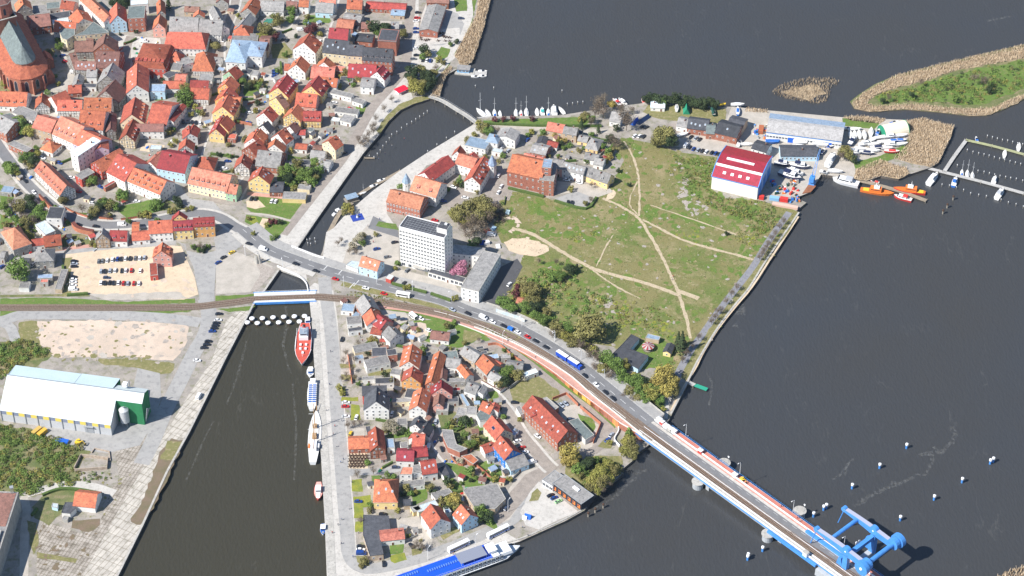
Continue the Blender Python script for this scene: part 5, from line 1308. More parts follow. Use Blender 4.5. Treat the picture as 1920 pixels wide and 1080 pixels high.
def lift_tower():
 H=17.5; a, b, u, n, L=axes((1016,314),(1033,315.5), H);D=9
 r=house_at(a.x+u.x*L/2+n.x*D/2, a.y+u.y*L/2+n.y*D/2, L, D, H, .3, atan2(u.y,u.x), 'f', 'U', 'b', {'st':6,'bay':2.9,'nodoor':1,'win':WIDE}, 'tall brick stair tower with blue grey roof on the orange roofed warehouse', 'stair_tower', 'stair tower')
 H=11; a=W(1043,333,H);
 house_at(a.x-5, a.y+4,9,16,11.4,.3, atan2(u.y,u.x), 'f', 'G', 'b', {'st':4,'bay':3}, 'dark brick rear part of the warehouse behind the stair tower', 'warehouse_annex', 'warehouse')
lift_tower()
def turret(x, y, h, r_, label):
 c=W(x, y, h);t=empty('turret', (c.x, c.y, 0),0, label, 'turret')
 P=[(r_*cos(pi*(i+.5)/4), r_*sin(pi*(i+.5)/4)) for i in range(8)]
 m=MB();m.prism(P, 0, h, WALL['w'], WALL['w']);m.build('walls', t)
 m=MB()
 for i in range(8): a, b=P[i], P[(i+1)%8]; m.face([(a[0]*1.15,a[1]*1.15,h-.1),(b[0]*1.15,b[1]*1.15,h-.1),(0,0,h+r_*2.6)], ROOF['U'])
 m.build('spire', t)
 for i in (4,5,6,7): an=pi*i/4+0; inst('window', WIN, t, (r_*.925*cos(an), r_*.925*sin(an), h-2), an+pi/2,(.8,1,1))
turret(923,307,9.5,2.7,'pointed blue grey turret on the street corner of the courtyard complex')
turret(762,340,8,2.5,'pointed blue grey turret on the promenade corner of the salmon roofed house')
place((700,220), "590,285 668,300 632,208 8.5 1.2 G R w | steep red cross gable at the upper end of the quay wing")
place((700,220), "705,300 770,318 740,268 7.5 .9 G R w | small red cross gable on the rear wing")
def station():
 for (A, B, C, h, wc, lab) in (((1036,906),(1090,946),(1116,931),4.6,'k','black clad station building with orange window bays and grey roof at the water'),((1017,900),(1036,912),(1056,892),4.0,'w','white glazed entrance end of the black station building')):
  a, b, u, n, L=axes(A, B, h);c=W(*C, h);d=abs((c.x-a.x)*n.x+(c.y-a.y)*n.y)
  r=house_at(a.x+u.x*L/2+n.x*d/2, a.y+u.y*L/2+n.y*d/2, L, d, h, .3, atan2(u.y,u.x), 'f', 'G', wc, {'nowin':1,'trim':STEEL,'c':0}, lab, 'station_building', 'building')
  ORW=mat('panel_orange', (0.75,0.20,0.04), rough=.6)
  mo=MB();mo.box((0,-.05,0),(1.9,.1,2.3), ORW);mo.face([(-.8,-.105,-.2),(.1,-.105,-.2),(.1,-.105,1.0),(-.8,-.105,1.0)], GLASS);me=mo.mesh('window_bay')
  if wc == 'k':
   for i in range(6): inst('window_bay', me, r, (-L/2+L*(i+.5)/6,-d/2-.004,1.9),0)
   m=MB();m.box((1,1.2,h+.55),(4.2,1.6,.8), STEELW);m.build('roof_vent', r)
  else:
   for i in range(3): inst('window', BIGW, r, (-L/2+L*(i+.5)/3,-d/2-.004,1.8),0)
station()
def grain_hall():
 h=8.0; a, b, u, n, L=axes((0,769),(207,797), h);rz=atan2(u.y, u.x)
 r=empty('grain_hall', (a.x, a.y, 0), rz, 'huge white roofed grain hall with grey front, yellow panels and green end wall', 'hall')
 WS=mat('sheet_white', (0.58,0.64,0.64),(0.48,0.55,0.55), scale=0.08, rough=0.45, spec=0.3, fine=0.02);WS2=mat('sheet_bluewhite', (0.56,0.67,0.70),(0.50,0.62,0.66), scale=0.08, rough=0.5, fine=0.03)
 GW=mat('sheet_grey', (0.52,0.53,0.54),(0.46,0.47,0.48), scale=0.1, fine=0.04);YW=mat('panel_yellow', (0.72,0.58,0.13));BW=mat('panel_blue_grey', (0.22,0.25,0.34));
 def lc(px, py, z):
  p=W(px, py, z)-Vector((a.x, a.y, 0));return (p.x*u.x+p.y*u.y, p.x*n.x+p.y*n.y)
 x2, y2=lc(218,760,h+4.2)                    # inner corner of the notch
 x3, y3=lc(266,765,h+4.0)
 x4, yr=lc(272,740,h+9.5)
 yr=lc(120,717,h+11.5)[1]; yb=yr*1.72; xr=L+15
 zr=h+11.5; zf=lambda y: h+(zr-h)*min(1, y/yr)
 yn=max(6, y2)
 m=MB()
 m.face([(0,0,0),(L,0,0),(L,0,h),(0,0,h)], GW)
 m.face([(L,0,0),(L,yn,0),(L,yn,zf(yn)),(L,0,h)], GW)
 m.face([(L,yn,0),(xr,yn,0),(xr,yn,zf(yn)),(L,yn,zf(yn))], WALL['e'])
 zb=zr-(yb-yr)*.12
 m.face([(xr,yn,0),(xr,yb*.8,0),(xr,yb*.8,zr-3),(xr,yr,zr-.6),(xr,yn,zf(yn))], WALL['e'])
 m.face([(xr,yb*.8,0),(L-3,yb*.8,0),(L-3,yb*.8,zr-3),(xr,yb*.8,zr-3)], WALL['e'])
 m.face([(L-3,yb*.8,0),(L-3,yb,0),(L-3,yb,zb-2),(L-3,yb*.8,zr-3)], WALL['e'])
 m.face([(0,yb,0),(0,0,0),(0,0,h),(0,yr,zr),(0,yb,zb-2)], GW);m.face([(L-3,yb,0),(0,yb,0),(0,yb,zb-2),(L-3,yb,zb-2)], GW)
 m.build('walls', r)
 m=MB();o=.3
 m.face([(-o,-o,h+.1),(L+o,-o,h+.1),(L+o,yr,zr+.1),(-o,yr,zr+.1)], WS)
 m.face([(L+o,yn-o,zf(yn)+.1),(xr+o,yn-o,zf(yn)+.1),(xr+o,yr,zr+.1),(L+o,yr,zr+.1)], WS)
 m.box((xr/2,-.0,0),(.01,.01,.01), WS)
 m.build('roof', r);m=MB();sl=math.atan2(zr-h, yr)
 for i in range(34):
  x_=L*i/33; m.box((0,0,0),(.12,hypot(yr,zr-h),.10),WS2,M=Matrix.Translation((x_,yr/2,(h+zr)/2+.14)) @ Matrix.Rotation(sl,4,'X'))
 m.build('roof_seams', r)
 m=MB()
 m.face([(-o,yr+.02,zr-.3),(L*.6,yr+.02,zr-.3),(L*.6,yb+o,zb-2),(-o,yb+o,zb-2)], WS2);m.build('rear_roof', r)
 m=MB();m.face([(L*.6+.3,yr+.02,zr-.1),(L-3,yr+.02,zr-.1),(L-3,yb+o,zb-1.8),(L*.6+.3,yb+o,zb-1.8)], WS2);m.build('rear_roof', r)
 m=MB();m.face([(L-2.9,yr+.02,zr-.2),(xr+.2,yr+.02,zr-.2),(xr+.2,yb*.8+.2,zr-2.8),(L-2.9,yb*.8+.2,zr-2.8)], WS);m.build('rear_roof', r)
 m=MB();m.box((xr*.5,yr,zr+.12),(xr+.8,.5,.3), mat('ridge_grey', (0.25,0.28,0.32)));m.build('ridge_cap', r)
 nb=9
 for i in range(nb):
  x0=L*i/nb
  m=MB();m.box((L/nb*.26,-.04,h-1.5),(L/nb*.42,.08,2.2), BW);m.build('louvre_panel', r, (x0,0,0));m=MB();m.box((L/nb*.74,-.04,h-1.5),(L/nb*.46,.08,2.2), YW);m.build('yellow_panel', r, (x0,0,0))
  m=MB();m.box((0,-.15,h/2),(.4,.35,h), STEEL);m.build('pillar', r, (x0+.2,0,0))
 m=MB();m.box((L*.8,-.1,2.4),(5,.2,4.6), STEEL);m.box((L*.8,-.7,5),(5.4,1.2,.3), STEEL);m.build('gate', r)
 for x in (L*.86, L*.93):
  pass
 m=MB();m.box((L+3,yr+4,zr+.7),(2.6,2.6,2.0), STEELW);m.tube((L+5.5,yr+4,zr),(L+5.5,yr+4,zr+4),.3,.3,STEEL);m.build('roof_unit', r)
 m=MB()
 for k in range(5): m.tube((xr+.6,yr-4+k*1.5,2+k),(xr+2.2,yr-4+k*1.2,12-k),.25,.25,STEEL)
 m.build('conveyor_pipes', r)
 c=W(236,797,0);s=empty('silo', (c.x, c.y, 0),0, 'round corrugated steel silo with conical top beside the green wall', 'silo')
 R=2.6; m=MB();SI=mat('corrugated_steel', (0.55,0.56,0.57),(0.45,0.46,0.47), scale=2.0, rough=.4, spec=.5)
 for k in range(10): m.tube((0,0,3.2+k*.85),(0,0,3.2+(k+1)*.85),R if k % 2 else R*.985,R,SI,20,False)
 m.build('barrel', s);m=MB();m.tube((0,0,11.7),(0,0,13.4),R*1.04,.35,SI,20);m.box((0,0,13.6),(.8,.8,.4),STEEL);m.build('cone_roof', s)
 m=MB();m.tube((0,0,1.2),(0,0,3.2),.3,R,SI,20);m.build('hopper', s)
 for k in range(6):m=MB();x, y=R*.9*cos(k*pi/3), R*.9*sin(k*pi/3);m.tube((x,y,0),(x,y,3.6),.15,.15,STEEL);m.build('leg', s)
grain_hall()
def red_hall():
 h=9.5; a, b, u, n, L=axes((1335,331),(1421,351.5), h);c=W(1449,303,h);D=abs((c.x-a.x)*n.x+(c.y-a.y)*n.y)
 r=empty('shipyard_hall', (a.x+u.x*L/2+n.x*D/2, a.y+u.y*L/2+n.y*D/2,0), atan2(u.y,u.x), 'tall shipyard hall with faceted crimson roof, white front and blue edges', 'hall')
 RR=roofmat('roof_sheet_crimson', (0.36,0.035,0.045),(0.29,0.03,0.038), rough=.5)
 prof=[(-D/2,h),(-D*.27,h+4.2),(-D*.21,h+4.9),(D*.12,h+6.2),(D/2,h+4.0)]
 m=MB();x=L/2
 for s in (-1,1): m.face([(s*x,-D/2,0),(s*x,D/2,0)]+[(s*x,y,z) for y, z in prof[::-1]], mat('hall_blue_white', (0.42,0.55,0.78)) if s > 0 else STEELW)
 m.face([(-x,-D/2,0),(x,-D/2,0),(x,-D/2,h),(-x,-D/2,h)], mat('sheet_cream', (0.80,0.79,0.70),(0.75,0.74,0.66), scale=.1));m.face([(x,D/2,0),(-x,D/2,0),(-x,D/2,h+4),(x,D/2,h+4)], STEELW);m.build('walls', r)
 for i, mt in enumerate((RR, WALL['w'], RR, RR)):
  (y0,z0),(y1,z1)=prof[i], prof[i+1]; m=MB();m.face([(-x-.3,y0-.1*(i==0),z0+.12),(x+.3,y0-.1*(i==0),z0+.12),(x+.3,y1,z1+.12),(-x-.3,y1,z1+.12)], mt);m.build('roof_slope', r)
 m=MB()
 for s in (-1,1):
  for i in range(4): (y0,z0),(y1,z1)=prof[i], prof[i+1]; m.tube((s*(x+.3),y0,z0+.1),(s*(x+.3),y1,z1+.1),.3,.3,BLUE,4)
 m.box((0,-D/2-.12,h+.05),(L+.8,.3,.45),BLUE);m.build('blue_trim', r)
 for i in range(4):
  m=MB();m.box((0,0,0),(1.9,1.8,.5),STEELW);o=m.build('roof_light', r, (-L*.27+i*L*.17,-D*.38, h+2.35));o.rotation_euler=(math.atan(4.2/(D*.23)),0,0)
 m=MB()
 for i in range(8): m.box((-L*.33+i*L*.075,0,.0),(L*.073,1.8,.45),mat('roof_light_white', (0.72,0.74,0.74)))
 o=m.build('ridge_light', r, (L*.03,-D*.02,h+5.95));o.rotation_euler=(math.atan(1.3/(D*.33)),0,0)
 for i in range(3):m=MB();m.box((x+.06,-D*.3+i*D*.3,4.2),(.12,D*.2,8.0),BLUE);m.build('sliding_door', r)
red_hall()
def boat_hall():
 h=6.2; a, b, u, n, L=axes((1437,247),(1578,265), h);D=20
 r=house_at(a.x+u.x*L/2+n.x*D/2, a.y+u.y*L/2+n.y*D/2, L, D, h, .16, atan2(u.y,u.x), 'g', 'A', 'w', {'nowin':1,'c':0}, 'long white boat hall with weathered grey roof and blue doors', 'boat_hall', 'hall')
 m=MB();m.box((0,D*.31,h+1.2),(L+.6,D*.36,.12),ROOF['U']);o=m.build('blue_roof_strip', r);o.rotation_euler=(-math.atan(.16),0,0);o.location=(0,-.15,.55)
 n_=24
 for i in range(n_):
  x=-L/2+L*(i+.5)/n_
  if i in (7,8,19,20):
   if i in (7,19): inst('door', GATEB, r, (x+1,-D/2-.004,0),0)
  else: inst('window', WIDE, r, (x, -D/2-.004,3.0),0,(.8,1,1.1))
 m=MB();m.box((0,-D/2-.05,h-.5),(L,.1,.7),BLUE);m.build('fascia', r)
boat_hall()
def arch_tent():
 c=W(1675,247,0);r=empty('storage_tent', (c.x, c.y, 0), radians(20), 'round arched cream storage tent with green ends among the laid up boats', 'tent')
 L, R=17.0,5.8; m=MB();CR=mat('tarpaulin_cream', (0.80,0.72,0.55),(0.74,0.66,0.50), scale=.2, fine=.03);k=12
 for i in range(k):
  t0, t1=pi*i/k, pi*(i+1)/k; P=[(x, R*cos(t), R*1.05*sin(t)) for x, t in ((-L/2,t1),(L/2,t1),(L/2,t0),(-L/2,t0))]; m.face(P[::-1], CR)
 m.build('cover', r)
 for s in (-1,1):m=MB();m.face([(s*(L/2-.1), R*.99*cos(pi*i/k), R*1.04*sin(pi*i/k)) for i in range(k+1)], GRNP);[m.tube((s*L/2,R*cos(pi*i/k),R*1.05*sin(pi*i/k)),(s*L/2,R*cos(pi*(i+1)/k),R*1.05*sin(pi*(i+1)/k)),.22,.22,GRNP,4) for i in range(k)]; m.build('end_wall', r)
arch_tent()
def a_frame(x, y, L, Wd, H, rz, mt, lab, nm='tent'):
 c=W(x, y, 0);r=empty(nm, (c.x, c.y, 0), rz, lab, nm);m=MB()
 m.face([(-L/2,-Wd/2,0),(L/2,-Wd/2,0),(L/2,0,H),(-L/2,0,H)], mt);m.face([(L/2,Wd/2,0),(-L/2,Wd/2,0),(-L/2,0,H),(L/2,0,H)], mt);m.build('roof', r)
 m=MB();[m.face([(s*(L/2-.05),-Wd/2+.05,0),(s*(L/2-.05),Wd/2-.05,0),(s*(L/2-.05),0,H-.05)], mt) for s in (-1,1)]; m.build('gable', r)
a_frame(1287,207,9.5,4.6,4.6,radians(88),GRNP,'dark green A-frame boat shed on the shore lawn','shed')
a_frame(1190,230,7,3,2.6,radians(60),BLUP,'bright blue tarpaulin over a boat by the shore lane')
a_frame(1206,226,11,3.2,2.8,radians(48),mat('tarpaulin_navy', (0.03,0.06,0.15)),'long dark blue tarpaulin tunnel by the shore lane')
a_frame(990,970,3.6,3.4,2.6,radians(-20),BLUP,'small vivid blue tent on the station quay')
a_frame(984,972,2.4,2.6,2.0,radians(-20),STEELW,'small white tent beside the blue one on the station quay')
def pavilion(x, y, R, h, m1, m2, lab):
 c=W(x, y, 0);r=empty('pavilion', (c.x, c.y, 0),0, lab, 'pavilion');P=[(R*cos(pi*i/8), R*sin(pi*i/8)) for i in range(16)]
 for i in range(16):
  m=MB();a, b=P[i], P[(i+1) % 16]; m.face([(a[0],a[1],h),(b[0],b[1],h),(0,0,h+R*.45)], m1 if i % 2 else m2);m.build('roof_panel', r)
 for i in range(0,16,2):m=MB();m.tube((P[i][0]*.93,P[i][1]*.93,0),(P[i][0]*.93,P[i][1]*.93,h),.1,.1,WOOD,5);m.build('post', r)
 m=MB();m.prism([(p[0]*.8,p[1]*.8) for p in P], 0,.35, WOOD, WOOD);m.build('base', r)
pavilion(1215,655,3.6,2.6,ROOF['D'],mat('roof_grey_pink', (0.42,0.36,0.36)),'round maroon and grey striped pavilion on the club lawn')
pavilion(1133,300,1.9,2.3,ROOF['D'],ROOF['D'],'small maroon garden parasol beside the dark bungalow')
c=W(752,166,3);r=empty('canopy_pavilion', (c.x, c.y, 0), radians(38), 'bright red canopy kiosk on the promenade beside the willow', 'kiosk')
m=MB();RT=mat('canvas_red', (0.70,0.02,0.05), rough=.7);m.face([(-4,-3,2.6),(4,-3,2.6),(3.6,0,3.9),(-3.6,0,3.9)], RT);m.face([(4,3,2.6),(-4,3,2.6),(-3.6,0,3.9),(3.6,0,3.9)], RT);[m.face([(s*4,-3,2.6),(s*4,3,2.6),(s*3.6,0,3.9)], RT) for s in (-1,1)]; m.build('canvas_roof', r)
m=MB();m.box((0,.5,1.25),(6.2,3.4,2.4),STEELW);m.build('counter_box', r)
for i in range(4):m=MB();m.tube(((-3.7,3.7)[i%2],(-2.7,2.7)[i//2],0),((-3.7,3.7)[i%2],(-2.7,2.7)[i//2],2.6),.08,.08,STEELW,5);m.build('post', r)
c=W(670,408,0);m=MB();m.box((0,0,.06),(7.5,6.5,.12),mat('mat_blue', (0.03,0.06,0.30)));tag(m.build('trampoline_mat', None, (c.x,c.y,0), radians(20)), 'flat dark blue play mat with a figure on the promenade', 'play mat')
m=MB();m.tube((0,0,.12),(0,0,1.6),.7,.4,STEELW,8);m.tube((0,0,1.6),(.2,0,2.6),.5,.2,STEEL,8);m.tube((.5,.4,.12),(.6,.4,1.4),.4,.3,GOLDP,8);tag(m.build('play_sculpture', None, (c.x,c.y,.0)), 'small white play sculpture standing on the blue mat', 'sculpture')
c=W(482,494,0);m=MB()
for k,(x,y,hh) in enumerate(((0,0,5),(1.8,.4,6),(-1.0,1.4,4.2))): m.tube((x,y,0),(x*.8,y,hh),1.0,.55,CONC,8);m.tube((x*.8,y,hh),(x*.8,y,hh+.9),.6,.2,CONC,8)
tag(m.build('monument', None, (c.x,c.y,0)), 'pale stone sculpture group on the gravel plaza by the bridge', 'monument')
def wall_thing(pts, h, t, mt, lab, z=0.0, nm='wall', cap=None, k=4):
 P=path_pts(parse(pts), k=k);o=P[len(P)//2].copy();o.z=0; Q=[p-o for p in P]; m=MB();wall_along(m, Q, 0, t, h, mt, z)
 if cap: wall_along(m, Q, 0, t+.12,.12, cap, z+h+.003)
 ob=m.build(nm, None, o);return tag(ob, lab, nm.replace('_',' '))
BR=mat('brick_wall_orange', (0.50,0.20,0.12),(0.38,0.15,0.09), scale=.5, fine=.15)
wall_thing("75,372 90,388 105,402 118,412 125,420", 3.4,1.0, BR, 'tall old brick town wall curving below the road, left stretch', nm='town_wall', cap=CHIM)
wall_thing("138,424 145,432 160,437 176,440", 3.2,2.2, BR, 'thick old brick bastion wall below the road', nm='town_wall', cap=CHIM)
wall_thing("120,390 135,398 155,405 172,410", 1.4,.35, BR, 'low brick wall above the bend of the town road', cap=CHIM)
wall_thing("186,410 212,412", 1.4,.35, BR, 'short low brick wall piece left of the drive', cap=CHIM)
wall_thing("227,413 245,411 262,408", 1.4,.35, BR, 'short low brick wall piece right of the drive', cap=CHIM)
wall_thing("432,228 472,236", 2.2,.3, BR, 'brick wall behind the parking yard of the lane', k=1)
wall_thing("652,665 660,720", 2.2,.25, mat('fence_orange', (0.62,0.22,0.12)), 'narrow orange garden wall beside the quay parking', k=1)
wall_thing("915,648 935,648 960,668 978,680", 1.9,.25, BR, 'curved red garden fence below the railway path', nm='fence')
wall_thing("1036,750 1062,740 1084,762", 2.0,.3, BR, 'brick yard wall behind the square grey hall', k=1)
wall_thing("1088,765 1126,797 1112,832", 2.2,.3, BR, 'brick yard wall around the small lawn by the long garage', k=1)
wall_thing("846,858 856,870 868,874 880,868 900,880 925,902", 1.8,.3, BR, 'winding brick garden wall beside the lawn', cap=CHIM)
wall_thing("1155,790 1160,808 1152,825 1162,838", 1.4,.5, STEELW, 'curved white wall of the bridge stairs')
wall_thing("902,718 938,738 948,730", 2.2,.3, mat('wall_white', (0.7,0.68,0.64)), 'white plot wall with brick coping by the paved street', k=1, cap=CHIM)
wall_thing("955,730 975,715 1008,703", 2.0,.25, WALL['g'], 'grey plot wall below the green trees', k=1)
wall_thing("930,585 950,592 968,598 984,605", 2.6,.35, mat('wall_mural_blue', (0.40,0.50,0.58),(0.62,0.60,0.52), scale=.3), 'long pale wall with washed out blue painting by the road', k=1)
wall_thing("948,370 945,385 940,380", 1.2,.4, mat('hedge_green', (0.06,0.11,0.025),(0.10,0.14,0.04), scale=.6, fine=.2), 'clipped hedge corner beside the brick warehouse', nm='hedge', k=1)
HG=MATS['hedge_green']
for s, l in (("1040,378 1098,393 1118,372","clipped hedge around the small car park, lower side"),("953,354 1020,370","hedge at the foot of the brick warehouse"),("905,233 960,235 1010,237 1080,237 1128,238","long clipped hedge along the shore lane"),("735,533 780,545 800,550","yellow green low hedge by the main road, left piece"),("808,552 845,565","yellow green low hedge by the main road, right piece"),("395,290 440,295","dark hedge row in the garden by the straight street"),("1140,285 1150,272 1155,262","hedge beside the grey bungalow"),("1010,262 1020,248","hedge corner by the salmon grey house"),("80,930 100,922 120,918 150,920 190,928","clipped dark hedge curving round the orange roofed shed"),("60,968 70,955","short dark hedge on the dry plot"),("528,140 526,118","tall narrow hedge beside the blue cars"),("118,500 120,540","hedge strip on the left side of the car park"),("126,555 165,552","low hedge at the lower left of the car park")):
 wall_thing(s, 1.5,1.4, HG, l, nm='hedge', k=3)
RU=mat('wall_ruin', (0.48,0.40,0.32),(0.34,0.27,0.21), scale=.5, fine=.2)
wall_thing("140,880 152,856 203,862 201,880 140,884", 2.0,.4, RU, 'roofless ruin of low pale walls on the old quay', k=1, nm='ruin')
wall_thing("172,850 178,842 205,848 207,865", .9,.4, RU, 'crumbling low wall above the roofless ruin', k=1, nm='ruin')
a=W(14,975,13);m=MB()
r=house_at(a.x-14, a.y-18,28,78,13,.3, radians(-3.5), 'f', 'G', 'g', {'nowin':1}, 'dark industrial building with patched roof cut off by the lower left corner', 'factory', 'factory')
m=MB();m.box((2,26,13.2),(22,24,.12),ROOF['B']);m.box((6,-22,13.2),(14,1.5,.14),ROOF['R']);m.box((3,0,13.9),(18,20,1.2),WALL['g']);m.build('roof_patches', r)
def lattice(x, y, h, w_, lab):
 c=W(x, y, 0);t=empty('lattice_mast', (c.x, c.y, 0),.3, lab, 'lattice mast');n=int(h/2.2)
 for i, (sx, sy) in enumerate(((-1,-1),(1,-1),(1,1),(-1,1))):m=MB();m.tube((sx*w_,sy*w_,0),(sx*w_*.5,sy*w_*.5,h),.12,.09,STEEL,4);m.build('leg', t)
 m=MB()
 for k in range(n):
  z0, z1=h*k/n, h*(k+1)/n; f0, f1=w_*(1-.5*k/n), w_*(1-.5*(k+1)/n)
  for s in range(4):
   p=[(-1,-1),(1,-1),(1,1),(-1,1)]; a, b=p[s], p[(s+1)%4]; m.tube((a[0]*f0,a[1]*f0,z0),(b[0]*f1,b[1]*f1,z1),.07,.07,STEEL,4,False);m.tube((b[0]*f0,b[1]*f0,z0),(a[0]*f1,a[1]*f1,z1),.07,.07,STEEL,4,False)
 m.build('bracing', t);m=MB();m.box((0,0,h+.3),(w_*1.6,w_*1.6,.6),STEEL);m.build('head', t)
lattice(30,957,17,1.2,'steel lattice mast casting a long shadow at the lower left')
PCG=mat('girder_grey', (0.30,0.33,0.37),(0.24,0.27,0.31), scale=.3)
def bridge():
 P0=W(1217,798, BZ);q=W(1440,958, BZ);d=Vector((q.x-P0.x, q.y-P0.y, 0)).normalized();n=Vector((-d.y, d.x, 0));rz=atan2(d.y, d.x)
 r=empty('bascule_bridge', (P0.x, P0.y, 0), rz, 'long road and rail bridge with a big blue bascule at its far end', 'bridge')
 def lc(px, py, z):
  p=W(px, py, z)-Vector((P0.x, P0.y, 0));return (p.x*d.x+p.y*d.y, p.x*n.x+p.y*n.y)
 ne=lc(1440,928,BZ)[1]; sw=lc(1441,990,BZ)[1]; L=190.0
 yr=sum((lc(*p, BZ)[1]) for p in ((1310,882),(1440,974),(1560,1052)))/3; yo=sum((lc(*p, BZ)[1]) for p in ((1335,880),(1435,949),(1540,1024)))/3
 globals()['BR_INFO']=(ne, sw, yr, yo)
 m=MB();c=(ne+sw)/2; wd=ne-sw
 m.box((L/2-4, c, BZ-.45),(L+2, wd, .7), CONC);m.build('deck', r)
 m=MB();m.box((L/2-3, sw-.12, BZ-.75),(L, .24,.7), BLUE);m.box((L/2-3, sw+.2, BZ-1.3),(L, .3,1.6), PCG);m.build('girder', r)
 m=MB();m.box((L/2+1, ne+.12, BZ-.6),(L-8,.24,.9), BLUE);m.build('girder', r)
 def lane(y0, y1, mt, dz, nm, x0=-3):
  m=MB();m.box(((x0+L)/2,(y0+y1)/2, BZ-.1+dz+.02),(L-x0, y1-y0,.04), mt);return m.build(nm, r)
 lane(yo-4.0, yo+3.6, GR['asph2'], .10, 'road_lane');lane(ne-4.6, ne-.4, mat('surface_red', (0.55,0.20,0.15),(0.46,0.165,0.12), scale=.4, fine=.06),.16, 'footway', 14)
 lane(ne-6.3, ne-4.6, GR['plaza'], .12, 'kerb_strip')
 lane(yr-2.4, yr+2.2, GR['ballast'], .11, 'track_bed');lane(sw+.3, yr-2.6, GR['plaza'], .10, 'service_walk')
 m=MB()
 for y in (yr-.75, yr+.75): m.box((L/2, y, BZ+.42),(L, .14,.16), RAILM)
 m.build('rails', r);m=MB()
 x=0
 while x < L: m.box((x, yr, BZ+.2),(.3,2.4,.14), SLP);x += .9
 tag(m.build('sleepers', r), kind='stuff')
 for y, h_, w_ in ((yo+4.0,.9,.45),(yo-4.3,.55,.3),(sw+.15,1.0,.2),(yr-2.5,.35,.3)):
  m=MB();m.box((L/2-1, y, BZ+h_/2),(L, w_, h_), STEELW);m.build('barrier', r)
 m=MB()
 for y in (ne-.1,): 
  m.box((L/2+2, y, BZ+1.15),(L-14,.12,.1), BLUE)
  x=10
  while x < L-5: m.box((x, y, BZ+.6),(.1,.1,1.1), BLUE);x += 2.0
 m.build('railing', r)
 m=MB();x=8
 while x < L: m.box((x, yo, BZ+.152),(3.2,.14,.012), PM);x += 6.5
 for s in (-3.6,3.3): m.box((L/2, yo+s, BZ+.153),(L,.12,.012), PM)
 m.build('lane_markings', r)
 PC=mat('pier_concrete', (0.42,0.44,0.46),(0.34,0.36,0.38), scale=.3, fine=.08)
 for (px, py, side) in ((1309,902,-1),(1358,867,1),(1440,1000,-1),(1500,957,1)):
  x, y=lc(px, py, BZ-1.6);m=MB()
  m.tube((x,y,-5.5),(x,y,BZ-2.6),2.9,2.9,PC,18);m.tube((x,y,BZ-2.6),(x,y,BZ-1.9),2.9,3.4,PC,18);m.build('pier', r)
  m=MB();m.tube((x,y,BZ-1.9),(x,y,BZ-1.6),3.5,3.5,CONC,18);m.build('pier_head', r)
  if side > 0:
   m=MB();m.tube((x+1.5,y+1.5,BZ-1.6),(x+1.5,y+1.5,BZ+2.2),.09,.09,STEEL,5);m.box((x+1.5,y+1.5,BZ+2.6),(1.0,.3,.9),STEELW);m.build('signal', r)
 for xx in (52,104):
  m=MB();m.box((xx, c, (BZ-6)/2),(2.2, wd-2, BZ+4), PC);m.build('pier_wall', r)
 Z=BZ+13.0
 tf=lc(1582,955,Z);rf=lc(1680,1018,Z);tn=lc(1530,993,Z)
 yf=(tf[1]+rf[1])/2; xt=tf[0]; xr_=lc(1678,1017,Z)[0]; yn=lc(1625,1058,Z)[1]
 globals()['BAS']=(xt, xr_, yf, yn)
 xp=lc(1630,1000,Z)[0]
 for y in (yf, yn):
  m=MB();k=14; BW_=2.4
  for i in range(k):
   t0, t1=i/k, (i+1)/k
   def sec(t): 
    x=xt+(xr_-xt)*t; hh=1.1+2.6*min(1,(t/.62))*(1 if t < .62 else 1-(t-.62)*.5);z=Z+1.4*sin(pi*min(1,t*1.1))*.4; return x, z, hh
   a, b=sec(t0), sec(t1);X=[(a[0], a[1]-a[2]),(b[0], b[1]-b[2]),(b[0], b[1]+.5),(a[0], a[1]+.5)]
   for s in (-1,1): m.face([(p[0], y+s*BW_/2, p[1]) for p in X][::s], BLUE)
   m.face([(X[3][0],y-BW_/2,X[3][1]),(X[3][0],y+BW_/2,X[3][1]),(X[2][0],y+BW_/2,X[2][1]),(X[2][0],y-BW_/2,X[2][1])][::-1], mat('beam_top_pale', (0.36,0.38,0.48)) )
   m.face([(X[0][0],y-BW_/2,X[0][1]),(X[1][0],y-BW_/2,X[1][1]),(X[1][0],y+BW_/2,X[1][1]),(X[0][0],y+BW_/2,X[0][1])][::-1], BLUE)
  m.tube((xt,y-1.1,Z-.1),(xt,y+1.1,Z-.1),1.5,1.5,BLUE,12);m.build('balance_beam', r)
  m=MB();m.tube((xt,y,Z-.3),(xt-3,y,BZ+.4),.3,.3,BLUE,6);m.build('hanger_rod', r)
  m=MB();sgn=1 if y == yf else -1
  m.tube((xr_,y-1.4,Z-.2),(xr_,y+1.4,Z-.2),3.3,3.3,BLUE,16);m.build('counterweight', r)
  m=MB();m.tube((xr_+.2,y+sgn*1.9,Z-.2),(xr_+.2,y+sgn*4.6,Z-.2),4.0,4.0,BLUE,20);m.tube((xr_+.2,y+sgn*4.6,Z-.2),(xr_+.2,y+sgn*4.9,Z-.2),.9,.7,STEELW,10);m.build('counterweight_drum', r)
  m=MB();m.box((xp+.4,y+sgn*0,(Z-1+BZ-3)/2),(3.3,2.4,Z-BZ+2), BLUE, top=(.85,1));m.box((xp-3.2,y,BZ+1.5),(5,1.5,7.5),BLUE,top=(.3,1));m.build('portal_leg', r)
  m=MB();m.tube((xp,y-1.25,Z-.3),(xp,y+1.25,Z-.3),2.5,2.5,BLUE,18)
  m.tube((xp,y-1.32,Z-.3),(xp,y+1.32,Z-.3),.5,.5,STEELW,10);m.build('pivot', r)
 m=MB();m.tube((xr_,yn,Z-.2),(xr_,yf,Z-.2),1.3,1.3,BLUE,12);m.build('cross_tube', r)
